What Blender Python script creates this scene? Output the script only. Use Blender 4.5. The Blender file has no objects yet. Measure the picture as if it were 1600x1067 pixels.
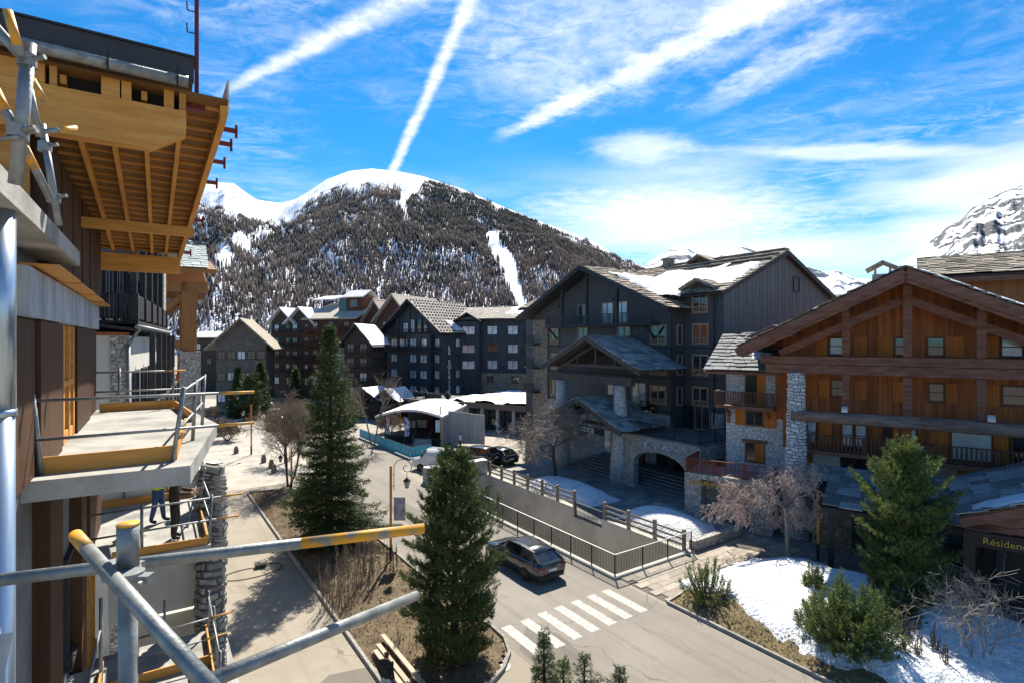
import bpy, bmesh, math, random
import numpy as np
from mathutils import Vector, Matrix, noise as mnoise
R = math.radians
scene = bpy.context.scene
COL = scene.collection
random.seed(7)

# ------------------------------------------------------------------ camera
CAM_H = 12.0; FPX = 850.0; CX = 800.0; CY = 533.5          # photo pixels (1600 wide)
cam_d = bpy.data.cameras.new('camera'); cam = bpy.data.objects.new('camera', cam_d); COL.objects.link(cam)
cam.location = (0, 0, CAM_H); cam.rotation_euler = (R(90), 0, 0)
cam_d.sensor_width = 36.0; cam_d.lens = 36.0 * FPX / 1600.0
cam_d.clip_start = 0.05; cam_d.clip_end = 30000
scene.camera = cam

# ------------------------------------------------------------------ sun, sky, exposure
SUN_EL = 47.0; SUN_AZ = 2.0           # azimuth clockwise from +Y
sd = bpy.data.lights.new('sun', 'SUN'); sun = bpy.data.objects.new('sun', sd); COL.objects.link(sun)
sd.energy = 3.9; sd.angle = R(0.53); sd.color = (1.0, 0.93, 0.80)
sun.rotation_euler = (R(90 - SUN_EL), 0, R(180 - SUN_AZ)); sun.location = (0, 40, 80)
scene.view_settings.view_transform = 'Standard'; scene.view_settings.look = 'None'
scene.view_settings.gamma = 1.0; scene.view_settings.exposure = 1.4

def build_world():
    w = bpy.data.worlds.new('World'); scene.world = w; w.use_nodes = True; w.cycles.sampling_method = 'MANUAL'; w.cycles.sample_map_resolution = 512
    nt = w.node_tree; nt.nodes.clear(); N = nt.nodes; K = nt.links
    def node(t, **kw):
        n = N.new(t)
        for k, v in kw.items(): setattr(n, k, v)
        return n
    def math_(op, a, b=None, c=None, clamp=False):
        n = node('ShaderNodeMath', operation=op, use_clamp=clamp)
        for i, v in enumerate((a, b, c)):
            if v is None: continue
            if isinstance(v, (int, float)): n.inputs[i].default_value = v
            else: K.new(v, n.inputs[i])
        return n.outputs[0]
    def sstep(x, a, b):
        n = node('ShaderNodeMapRange', interpolation_type='SMOOTHSTEP')
        K.new(x, n.inputs[0]); n.inputs[1].default_value = a; n.inputs[2].default_value = b
        return n.outputs[0]
    sky = node('ShaderNodeTexSky', sky_type='NISHITA', sun_disc=False)
    sky.sun_elevation = R(SUN_EL); sky.sun_rotation = R(SUN_AZ); sky.altitude = 1850; sky.air_density = 1.0
    sky.dust_density = 0.3; sky.ozone_density = 2.5
    tc = node('ShaderNodeTexCoord'); sp = node('ShaderNodeSeparateXYZ'); K.new(tc.outputs['Generated'], sp.inputs[0])
    z = math_('MAXIMUM', sp.outputs[2], 0.02)
    u = math_('DIVIDE', sp.outputs[0], z); v = math_('DIVIDE', sp.outputs[1], z)      # the cloud layer, a flat sheet high above
    cb = node('ShaderNodeCombineXYZ'); K.new(u, cb.inputs[0]); K.new(v, cb.inputs[1])
    def noise_(scale, sx=1, sy=1, rot=0, det=6, rough=.6, off=(0, 0, 0), dist=0.0):
        m = node('ShaderNodeMapping'); m.inputs['Scale'].default_value = (sx, sy, 1); m.inputs['Rotation'].default_value = (0, 0, R(rot)); m.inputs['Location'].default_value = off
        K.new(cb.outputs[0], m.inputs[0])
        t = node('ShaderNodeTexNoise'); t.inputs['Scale'].default_value = scale; t.inputs['Detail'].default_value = det; t.inputs['Roughness'].default_value = rough
        t.inputs['Distortion'].default_value = dist
        K.new(m.outputs[0], t.inputs[0]); return t.outputs[0]
    nf = noise_(7.0, det=8, rough=.65); nh = noise_(16.0, 1, 1, 20, 8, .72, (7, 3, 0), .8); ng = noise_(2.2, off=(3, 1, 0), det=6)
    def streak(A, B, w0, w1, amp, t0=-.2, t1=1.6, soft=1.0, fade=0.05):
        ax, ay = A; dx, dy = B[0] - ax, B[1] - ay; L2 = dx * dx + dy * dy; L = math.sqrt(L2)
        pu = math_('SUBTRACT', u, ax); pv = math_('SUBTRACT', v, ay)
        t = math_('DIVIDE', math_('ADD', math_('MULTIPLY', pu, dx), math_('MULTIPLY', pv, dy)), L2)
        c = math_('DIVIDE', math_('SUBTRACT', math_('MULTIPLY', pu, dy), math_('MULTIPLY', pv, dx)), L)
        wob = math_('MULTIPLY', math_('SUBTRACT', ng, .5), w0 * 1.2)
        c = math_('ABSOLUTE', math_('ADD', c, wob))
        width = math_('ADD', math_('MULTIPLY', t, w1 - w0), w0); width = math_('MAXIMUM', width, 0.004)
        q = math_('DIVIDE', c, width)
        q = math_('ADD', q, math_('MULTIPLY', math_('SUBTRACT', nf, .5), 2.6 * soft))
        q = math_('ADD', q, math_('MULTIPLY', math_('SUBTRACT', ng, .5), 2.0 * soft))
        m = math_('SUBTRACT', 1.0, sstep(q, 0.0, 1.0 + .9 * soft))
        m = math_('MULTIPLY', m, math_('MULTIPLY', sstep(t, t0 - fade, t0 + fade), math_('SUBTRACT', 1.0, sstep(t, t1 - .25, t1))))
        m = math_('MULTIPLY', m, math_('ADD', .62, math_('MULTIPLY', .4, sstep(nh, .34, .62))))
        return math_('MULTIPLY', m, amp)
    def union(a, b):    # 1-(1-a)(1-b)
        return math_('SUBTRACT', 1.0, math_('MULTIPLY', math_('SUBTRACT', 1.0, a), math_('SUBTRACT', 1.0, b)), clamp=True)
    cl = streak((-.69, 3.17), (-.122, 1.595), .030, .026, .95, t0=-.4, t1=1.9, soft=.5)
    cl = union(cl, streak((-1.12, 2.163), (-.338, 1.595), .022, .052, .8, t0=.0, t1=1.9, soft=.8, fade=.25))
    cl = union(cl, streak((-.05, 2.66), (.75, 1.595), .036, .062, .9, t0=.05, t1=2.2, soft=1.4, fade=.15))
    cl = union(cl, streak((.0, 2.3), (.62, 1.45), .14, .24, .45, t0=.1, t1=2.0, soft=2.2, fade=.2))
    cl = union(cl, streak((.84, 2.36), (1.09, 1.66), .03, .06, .42, t0=.05, t1=1.05, soft=2.4, fade=.3))
    # thin rippled cirrus veil
    ripple = noise_(4.2, 1.0, 1.5, 32, 9, .72, (2, 5, 0), .9); veil = noise_(.55, 1, 1, 0, 4, .5, (4.2, 1.5, 0))
    vm = math_('MULTIPLY', sstep(ripple, .38, .75), sstep(veil, .42, .66))
    cl = union(cl, math_('MULTIPLY', vm, .5))
    # lower bank of soft cloud, thickening toward the horizon
    el = sp.outputs[2]
    mp = node('ShaderNodeMapping'); mp.inputs['Scale'].default_value = (1.6, 1.6, 9.0); mp.inputs['Location'].default_value = (1.1, .4, .55); K.new(tc.outputs['Generated'], mp.inputs[0])
    tb = node('ShaderNodeTexNoise'); tb.inputs['Scale'].default_value = 1.5; tb.inputs['Detail'].default_value = 7; tb.inputs['Roughness'].default_value = .52; K.new(mp.outputs[0], tb.inputs[0])
    az = math_('DIVIDE', sp.outputs[0], math_('MAXIMUM', math_('ABSOLUTE', sp.outputs[1]), .05))
    band = math_('SUBTRACT', 1.0, sstep(el, .2, .37))
    side = math_('ADD', .25, math_('MULTIPLY', .75, sstep(az, -.1, .32)))
    low = math_('MULTIPLY', math_('MULTIPLY', band, side), sstep(tb.outputs[0], .34, .68))
    cl = union(cl, math_('MULTIPLY', low, .85))
    # blob clouds of that bank
    def blob(cx, cy, rx, ry, amp):
        dx, dz = (cx - 800) / 850.0, (533.5 - cy) / 850.0
        yy = math_('MAXIMUM', sp.outputs[1], .05)
        a = math_('DIVIDE', math_('SUBTRACT', math_('DIVIDE', sp.outputs[0], yy), dx), rx / 850.0)
        b = math_('DIVIDE', math_('SUBTRACT', math_('DIVIDE', el, yy), dz), ry / 850.0)
        d = math_('SQRT', math_('ADD', math_('MULTIPLY', a, a), math_('MULTIPLY', b, b)))
        d = math_('ADD', d, math_('MULTIPLY', math_('SUBTRACT', tb.outputs[0], .5), 3.0))
        d = math_('ADD', d, math_('MULTIPLY', math_('SUBTRACT', nf, .5), 1.1))
        front = sstep(sp.outputs[1], .05, .2)
        return math_('MULTIPLY', math_('MULTIPLY', math_('SUBTRACT', 1.0, sstep(d, .1, 1.25)), front), amp)
    cl = union(cl, blob(1035, 335, 200, 55, .9)); cl = union(cl, blob(1010, 238, 80, 34, .62)); cl = union(cl, blob(1330, 238, 300, 12, .6))
    cl = union(cl, blob(1250, 400, 220, 40, .5))
    tint = node('ShaderNodeMix', data_type='RGBA', blend_type='MULTIPLY'); tint.inputs[0].default_value = 1.0
    K.new(sky.outputs[0], tint.inputs[6]); tint.inputs[7].default_value = (.062, .315, .455, 1)
    mix = node('ShaderNodeMix', data_type='RGBA'); K.new(cl, mix.inputs[0]); K.new(tint.outputs[2], mix.inputs[6]); mix.inputs[7].default_value = (3.25, 3.35, 3.5, 1)
    bg = node('ShaderNodeBackground'); bg.inputs[1].default_value = 0.15; K.new(mix.outputs[2], bg.inputs[0])
    out = node('ShaderNodeOutputWorld'); K.new(bg.outputs[0], out.inputs[0])
build_world()

# ------------------------------------------------------------------ materials
MATS = {}
def M(name, c1, c2=None, rough=.8, scale=4.0, stretch=(1, 1, 1), bump=0.0, bscale=None, metal=0.0, isl=0.0, obr=0.0, spec=.3, ramp=(.35, .65), coat=0.0, transl=0.0, hue=0.0, bdist=.03):
    if name in MATS: return MATS[name]
    m = bpy.data.materials.new(name); m.use_nodes = True; nt = m.node_tree; N = nt.nodes; K = nt.links
    p = N['Principled BSDF']; p.inputs['Roughness'].default_value = rough; p.inputs['Metallic'].default_value = metal
    p.inputs['Specular IOR Level'].default_value = spec; p.inputs['Coat Weight'].default_value = coat
    if coat: p.inputs['Coat Roughness'].default_value = .05
    tc = N.new('ShaderNodeTexCoord'); mp = N.new('ShaderNodeMapping'); mp.inputs['Scale'].default_value = stretch; K.new(tc.outputs['Object'], mp.inputs[0])
    col = None
    c1 = tuple(c1) + (1,)
    if c2 is not None:
        t = N.new('ShaderNodeTexNoise'); t.inputs['Scale'].default_value = scale; t.inputs['Detail'].default_value = 8; t.inputs['Roughness'].default_value = .62; K.new(mp.outputs[0], t.inputs[0])
        r = N.new('ShaderNodeValToRGB'); r.color_ramp.elements[0].position = ramp[0]; r.color_ramp.elements[1].position = ramp[1]
        r.color_ramp.elements[0].color = c1; r.color_ramp.elements[1].color = tuple(c2) + (1,); K.new(t.outputs[0], r.inputs[0]); col = r.outputs[0]
    else: p.inputs['Base Color'].default_value = c1
    if isl or obr or hue:
        h = N.new('ShaderNodeHueSaturation')
        if col is not None: K.new(col, h.inputs['Color'])
        else: h.inputs['Color'].default_value = c1
        if obr: src = N.new('ShaderNodeObjectInfo').outputs['Random']; a = obr
        else: src = N.new('ShaderNodeNewGeometry').outputs['Random Per Island']; a = isl
        mr = N.new('ShaderNodeMapRange'); mr.inputs[3].default_value = 1 - a; mr.inputs[4].default_value = 1 + a; K.new(src, mr.inputs[0]); K.new(mr.outputs[0], h.inputs['Value'])
        if hue:
            w = N.new('ShaderNodeTexWhiteNoise'); w.noise_dimensions = '1D'; K.new(src, w.inputs['W'])
            mh = N.new('ShaderNodeMapRange'); mh.inputs[3].default_value = .5 - hue; mh.inputs[4].default_value = .5 + hue; K.new(w.outputs[0], mh.inputs[0]); K.new(mh.outputs[0], h.inputs['Hue'])
        col = h.outputs[0]
    if col is not None: K.new(col, p.inputs['Base Color'])
    if bump:
        b = N.new('ShaderNodeBump'); b.inputs['Strength'].default_value = bump; b.inputs['Distance'].default_value = bdist
        t2 = N.new('ShaderNodeTexNoise'); t2.inputs['Scale'].default_value = bscale or scale * 6; t2.inputs['Detail'].default_value = 6; K.new(mp.outputs[0], t2.inputs[0])
        K.new(t2.outputs[0], b.inputs['Height']); K.new(b.outputs[0], p.inputs['Normal'])
    if transl:
        tr = N.new('ShaderNodeBsdfTranslucent'); mx = N.new('ShaderNodeMixShader'); mx.inputs[0].default_value = transl
        if col is not None: K.new(col, tr.inputs[0])
        else: tr.inputs[0].default_value = c1
        K.new(p.outputs[0], mx.inputs[1]); K.new(tr.outputs[0], mx.inputs[2]); K.new(mx.outputs[0], N['Material Output'].inputs[0])
    MATS[name] = m; return m

def stone_mat(name, scale, cols, mortar, stretch=(1, 1, 1.7), bump=.8):
    if name in MATS: return MATS[name]
    m = bpy.data.materials.new(name); m.use_nodes = True; nt = m.node_tree; N = nt.nodes; K = nt.links
    p = N['Principled BSDF']; p.inputs['Roughness'].default_value = .85; p.inputs['Specular IOR Level'].default_value = .2
    tc = N.new('ShaderNodeTexCoord'); mp = N.new('ShaderNodeMapping'); mp.inputs['Scale'].default_value = stretch; K.new(tc.outputs['Object'], mp.inputs[0])
    wn = N.new('ShaderNodeTexNoise'); wn.inputs['Scale'].default_value = scale * 1.3; K.new(mp.outputs[0], wn.inputs[0])
    va = N.new('ShaderNodeVectorMath'); va.operation = 'SCALE'; va.inputs['Scale'].default_value = .25 / scale * 1.6; K.new(wn.outputs['Color'], va.inputs[0])
    vb = N.new('ShaderNodeVectorMath'); vb.operation = 'ADD'; K.new(mp.outputs[0], vb.inputs[0]); K.new(va.outputs[0], vb.inputs[1])
    v1 = N.new('ShaderNodeTexVoronoi'); v1.inputs['Scale'].default_value = scale; K.new(vb.outputs[0], v1.inputs[0])
    v2 = N.new('ShaderNodeTexVoronoi'); v2.feature = 'DISTANCE_TO_EDGE'; v2.inputs['Scale'].default_value = scale; K.new(vb.outputs[0], v2.inputs[0])
    sx = N.new('ShaderNodeSeparateColor'); K.new(v1.outputs['Color'], sx.inputs[0])
    r = N.new('ShaderNodeValToRGB'); el = r.color_ramp.elements
    while len(el) < len(cols): el.new(.5)
    for i, c in enumerate(cols): el[i].position = i / (len(cols) - 1); el[i].color = tuple(c) + (1,)
    K.new(sx.outputs[0], r.inputs[0])
    n3 = N.new('ShaderNodeTexNoise'); n3.inputs['Scale'].default_value = scale * 5; n3.inputs['Detail'].default_value = 6; K.new(mp.outputs[0], n3.inputs[0])
    mul = N.new('ShaderNodeMix'); mul.data_type = 'RGBA'; mul.blend_type = 'OVERLAY'; mul.inputs[0].default_value = .6; K.new(r.outputs[0], mul.inputs[6]); K.new(n3.outputs[0], mul.inputs[7])
    mr = N.new('ShaderNodeMapRange'); mr.interpolation_type = 'SMOOTHSTEP'; mr.inputs[1].default_value = .02; mr.inputs[2].default_value = .09; K.new(v2.outputs[0], mr.inputs[0])
    mx = N.new('ShaderNodeMix'); mx.data_type = 'RGBA'; K.new(mr.outputs[0], mx.inputs[0]); mx.inputs[6].default_value = tuple(mortar) + (1,); K.new(mul.outputs[2], mx.inputs[7])
    K.new(mx.outputs[2], p.inputs['Base Color'])
    ad = N.new('ShaderNodeMath'); ad.operation = 'MULTIPLY_ADD'; K.new(n3.outputs[0], ad.inputs[0]); ad.inputs[1].default_value = .35; K.new(mr.outputs[0], ad.inputs[2])
    b = N.new('ShaderNodeBump'); b.inputs['Strength'].default_value = bump; b.inputs['Distance'].default_value = .05; K.new(ad.outputs[0], b.inputs['Height']); K.new(b.outputs[0], p.inputs['Normal'])
    MATS[name] = m; return m

def brick_mat(name, c1, c2, mortar, w, h, rough=.85, off=.5, bump=.4, msize=.02):
    if name in MATS: return MATS[name]
    m = bpy.data.materials.new(name); m.use_nodes = True; nt = m.node_tree; N = nt.nodes; K = nt.links
    p = N['Principled BSDF']; p.inputs['Roughness'].default_value = rough; p.inputs['Specular IOR Level'].default_value = .25
    tc = N.new('ShaderNodeTexCoord')
    b = N.new('ShaderNodeTexBrick'); b.offset = off; b.inputs['Scale'].default_value = 1.0; b.inputs['Brick Width'].default_value = w; b.inputs['Row Height'].default_value = h
    b.inputs['Mortar Size'].default_value = msize; b.inputs['Color1'].default_value = tuple(c1) + (1,); b.inputs['Color2'].default_value = tuple(c2) + (1,); b.inputs['Mortar'].default_value = tuple(mortar) + (1,)
    K.new(tc.outputs['Object'], b.inputs[0])
    t = N.new('ShaderNodeTexNoise'); t.inputs['Scale'].default_value = .6; t.inputs['Detail'].default_value = 8; K.new(tc.outputs['Object'], t.inputs[0])
    mx = N.new('ShaderNodeMix'); mx.data_type = 'RGBA'; mx.blend_type = 'OVERLAY'; mx.inputs[0].default_value = .55; K.new(b.outputs[0], mx.inputs[6]); K.new(t.outputs[0], mx.inputs[7])
    K.new(mx.outputs[2], p.inputs['Base Color'])
    bp = N.new('ShaderNodeBump'); bp.inputs['Strength'].default_value = bump; bp.inputs['Distance'].default_value = .01; bp.invert = True; K.new(b.outputs['Fac'], bp.inputs['Height']); K.new(bp.outputs[0], p.inputs['Normal'])
    MATS[name] = m; return m

def ground_mat(name, base, dark, light, patch=.25, crack=True, rough=.9):
    if name in MATS: return MATS[name]
    m = bpy.data.materials.new(name); m.use_nodes = True; nt = m.node_tree; N = nt.nodes; K = nt.links
    p = N['Principled BSDF']; p.inputs['Roughness'].default_value = rough; p.inputs['Specular IOR Level'].default_value = .25
    tc = N.new('ShaderNodeTexCoord')
    def nz(s, d=6, rg=.6):
        t = N.new('ShaderNodeTexNoise'); t.inputs['Scale'].default_value = s; t.inputs['Detail'].default_value = d; t.inputs['Roughness'].default_value = rg; K.new(tc.outputs['Object'], t.inputs[0]); return t.outputs[0]
    def mixc(f, a, b, lo, hi):
        mr = N.new('ShaderNodeMapRange'); mr.inputs[1].default_value = lo; mr.inputs[2].default_value = hi; K.new(f, mr.inputs[0])
        x = N.new('ShaderNodeMix'); x.data_type = 'RGBA'; K.new(mr.outputs[0], x.inputs[0])
        for i, c in ((6, a), (7, b)):
            if isinstance(c, tuple): x.inputs[i].default_value = c + (1,)
            else: K.new(c, x.inputs[i])
        return x.outputs[2]
    c = mixc(nz(.22), tuple(base), tuple(light), .4, .7)
    c = mixc(nz(.9, 8, .7), c, tuple(dark), .56, .82)
    mt = N.new('ShaderNodeMapping'); mt.inputs['Scale'].default_value = (1.3, .05, 1); K.new(tc.outputs['Object'], mt.inputs[0]); tt = N.new('ShaderNodeTexNoise'); tt.inputs['Scale'].default_value = 1.0; tt.inputs['Detail'].default_value = 5; K.new(mt.outputs[0], tt.inputs[0])
    c = mixc(tt.outputs[0], c, tuple(k * .72 for k in base), .52, .74)
    c = mixc(nz(2.6, 8, .75), c, tuple(k * .6 for k in base), .66, .8)
    fine = nz(38, 3, .7); g = mixc(fine, (.38, .38, .38), (.62, .62, .62), .3, .7)
    x = N.new('ShaderNodeMix'); x.data_type = 'RGBA'; x.blend_type = 'OVERLAY'; x.inputs[0].default_value = .5; K.new(c, x.inputs[6]); K.new(g, x.inputs[7]); c = x.outputs[2]
    if crack:
        mp = N.new('ShaderNodeMapping'); K.new(tc.outputs['Object'], mp.inputs[0])
        wn = N.new('ShaderNodeTexNoise'); wn.inputs['Scale'].default_value = .8; K.new(tc.outputs['Object'], wn.inputs[0])
        va = N.new('ShaderNodeVectorMath'); va.operation = 'MULTIPLY_ADD'; va.inputs[1].default_value = (1.5, 1.5, 0); K.new(wn.outputs['Color'], va.inputs[0]); K.new(tc.outputs['Object'], va.inputs[2])
        v = N.new('ShaderNodeTexVoronoi'); v.feature = 'DISTANCE_TO_EDGE'; v.inputs['Scale'].default_value = .16; K.new(va.outputs[0], v.inputs[0])
        c = mixc(v.outputs[0], tuple(k * .62 for k in base), c, .0005, .003)
    K.new(c, p.inputs['Base Color'])
    b = N.new('ShaderNodeBump'); b.inputs['Strength'].default_value = .25; b.inputs['Distance'].default_value = .01; K.new(fine, b.inputs['Height']); K.new(b.outputs[0], p.inputs['Normal'])
    MATS[name] = m; return m

def glass_mat(name, c, rough=.06, spec=.7):
    return M(name, c, tuple(min(1, k * 1.9 + .01) for k in c), rough=rough, scale=1.3, spec=spec, obr=.35, coat=.6)

SNOW = M('snow', (.74, .76, .80), (.58, .60, .64), rough=.7, scale=1.6, bump=1.0, bscale=6, ramp=(.48, .8), bdist=.08)
SNOW_D = M('snow_dirty', (.70, .72, .75), (.38, .34, .29), rough=.8, scale=2.2, bump=1.0, bscale=7, ramp=(.53, .78), bdist=.1)
CONC = M('concrete', (.52, .485, .42), (.33, .31, .27), rough=.85, scale=.55, stretch=(1, 1, .8), bump=.2, bscale=14, ramp=(.4, .75))
CONC_L = M('concrete_light', (.37, .36, .335), (.20, .196, .185), rough=.85, scale=1.1, bump=.3, bscale=20, ramp=(.42, .66))
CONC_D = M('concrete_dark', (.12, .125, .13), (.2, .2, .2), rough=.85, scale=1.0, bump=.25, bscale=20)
PLASTER = M('plaster', (.62, .6, .55), (.5, .48, .44), rough=.9, scale=.7, bump=.1, bscale=30)
CHAR = M('charcoal_wood', (.048, .050, .054), (.092, .094, .098), rough=.6, scale=2.0, stretch=(9, 9, .25), bump=.5, bscale=4)
CHAR2 = M('charcoal_cladding', (.024, .031, .042), (.045, .055, .068), rough=.5, scale=1.2, stretch=(1, 1, .4), bump=.15, bscale=10)
GREYWOOD = M('grey_weathered_boards', (.085, .096, .11), (.14, .15, .165), rough=.75, scale=1.2, stretch=(7, 7, .22), bump=.6, bscale=3)
DARKTRIM = M('dark_timber', (.022, .024, .028), (.04, .04, .043), rough=.65, scale=3, bump=.2)
BROWNWOOD = M('brown_larch', (.42, .13, .036), (.22, .066, .021), rough=.7, scale=1.1, stretch=(8, 8, .3), bump=.5, bscale=3)
REDBEAM = M('reddish_beam', (.13, .052, .033), (.23, .115, .08), rough=.75, scale=1.2, stretch=(1, 1, 5), bump=.4, bscale=8)
GREYLOG = M('weathered_log', (.27, .21, .18), (.14, .095, .075), rough=.8, scale=1.5, stretch=(.6, 4, 4), bump=.5, bscale=6)
ORANGEWOOD = M('orange_shutter_wood', (.58, .175, .022), (.42, .118, .017), rough=.6, scale=1.5, stretch=(7, 7, .4), bump=.3, bscale=4, obr=.25)
PINE = M('fresh_pine', (.60, .30, .075), (.44, .19, .038), rough=.65, scale=1.3, stretch=(.7, 5, 6), bump=.15, bscale=8, obr=.14)
PINE_Y = M('fresh_pine_long', (.60, .30, .075), (.44, .19, .038), rough=.65, scale=1.3, stretch=(6, .7, 6), bump=.15, bscale=8, obr=.14)
PANELW = M('brown_facade_board', (.078, .033, .012), (.042, .018, .007), rough=.65, scale=1.2, stretch=(6, 6, .35), bump=.2, bscale=6, obr=.2)
TRIMW = M('pale_window_wood', (.44, .315, .20), (.32, .21, .13), rough=.7, scale=3)
STEEL = M('galvanised_steel', (.30, .31, .30), (.16, .17, .165), rough=.5, scale=9, metal=.45, bump=.1, bscale=60)
STEEL_D = M('dull_steel_tube', (.19, .21, .22), (.31, .32, .32), rough=.5, scale=10, metal=.55, bump=.1, bscale=50)
ALU = M('bright_aluminium', (.46, .54, .62), (.36, .43, .5), rough=.3, scale=6, stretch=(10, 10, .4), metal=.85)
YELLOW = M('yellow_paint_worn', (.68, .31, .02), (.27, .23, .17), rough=.55, scale=13, ramp=(.47, .62))
REDSTEEL = M('red_steel', (.16, .018, .02), (.1, .014, .015), rough=.5, scale=8)
BLACKM = M('black_metal', (.018, .018, .02), (.03, .03, .03), rough=.45, scale=20, metal=.3)
RAILTOP = M('sunlit_rail_top', (.42, .42, .42), (.3, .3, .3), rough=.35, scale=12, metal=.5)  # pale tone paints the sunlit look onto the black railing's top rail
ORANGEPOST = M('orange_post_paint', (.62, .27, .045), (.42, .17, .03), rough=.55, scale=5)
SLATE = M('slate_slab', (.165, .175, .19), (.095, .105, .115), rough=.75, scale=3, bump=.5, bscale=9, isl=.35, hue=.02)
SLATE_D = M('dark_slate_single', (.15, .16, .17), (.085, .092, .10), rough=.75, scale=3, bump=.5, bscale=9, obr=.5, hue=.03)
SLATE_O = M('slate_slab_single', (.36, .355, .345), (.21, .208, .203), rough=.75, scale=3, bump=.5, bscale=9, obr=.4, hue=.03)
LAUZE = M('lauze_slab', (.40, .335, .26), (.20, .17, .135), rough=.85, scale=3, bump=.5, bscale=9, isl=.55, hue=.02)
TILE_L = M('pale_roof_tile', (.46, .40, .34), (.34, .29, .24), rough=.85, scale=2, bump=.2, isl=.18)
METALROOF = M('dark_metal_sheet', (.028, .027, .028), (.04, .038, .038), rough=.5, scale=3, spec=.4)
STONE = stone_mat('rubble_stone', 4.2, [(.29, .275, .255), (.47, .45, .425), (.38, .36, .335), (.60, .58, .55)], (.20, .19, .175))
STONE_W = stone_mat('whitewashed_stone', 3.8, [(.46, .46, .46), (.64, .64, .63), (.55, .545, .54), (.72, .72, .71)], (.33, .325, .32))
STONE_B = stone_mat('brown_stone', 3.0, [(.19, .15, .10), (.33, .27, .19), (.26, .24, .21), (.42, .36, .27)], (.14, .12, .1))
GLASS = glass_mat('dark_glass', (.016, .02, .026))
GLASS_C = glass_mat('curtained_glass', (.32, .35, .38), rough=.12)
WHITEP = M('white_paint', (.72, .72, .72), (.6, .6, .6), rough=.6, scale=8)
ROADPAINT = M('road_paint', (.46, .445, .41), (.24, .225, .2), rough=.8, scale=6, ramp=(.44, .68))
SOIL = M('dry_soil', (.085, .06, .038), (.16, .125, .075), rough=.95, scale=1.6, bump=1.0, bscale=9)
BARK = M('bark', (.085, .066, .052), (.05, .04, .032), rough=.9, scale=5, stretch=(4, 4, .6), bump=.6)
BARK_L = M('pale_bark', (.34, .30, .26), (.16, .135, .115), rough=.9, scale=4, bump=.4)
TWIG = M('bare_twigs', (.27, .215, .165), (.16, .125, .095), rough=.9, scale=3, isl=.3)
TWIG_P = M('pinkish_twigs', (.56, .45, .40), (.40, .30, .265), rough=.9, scale=3, isl=.3)
TWIG_G = M('grey_twigs', (.36, .31, .27), (.22, .18, .15), rough=.9, scale=3, isl=.3)
NEEDLE = M('spruce_needles', (.034, .062, .024), (.075, .105, .030), rough=.6, scale=1.4, isl=.45, transl=.3, hue=.02)
NEEDLE_P = M('pine_needles', (.075, .12, .036), (.16, .20, .055), rough=.55, scale=1.2, isl=.45, transl=.3, hue=.02)
NEEDLE_M = M('backlit_pine_needles', (.040, .066, .022), (.095, .125, .036), rough=.6, scale=1.2, isl=.5, transl=.25, hue=.02)  # darkened copy of the pine needles, backlit shade put into the colour
NEEDLE_F = M('far_spruce_needles', (.020, .028, .026), (.032, .040, .032), rough=.8, scale=.05, isl=.4)
LARCH_F = M('far_bare_larch', (.155, .118, .105), (.085, .066, .066), rough=.9, scale=.01, isl=.45)
TYRE = M('tyre_rubber', (.015, .015, .016), rough=.8)
RIM = M('alloy_rim', (.09, .09, .095), rough=.3, metal=.9)

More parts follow.
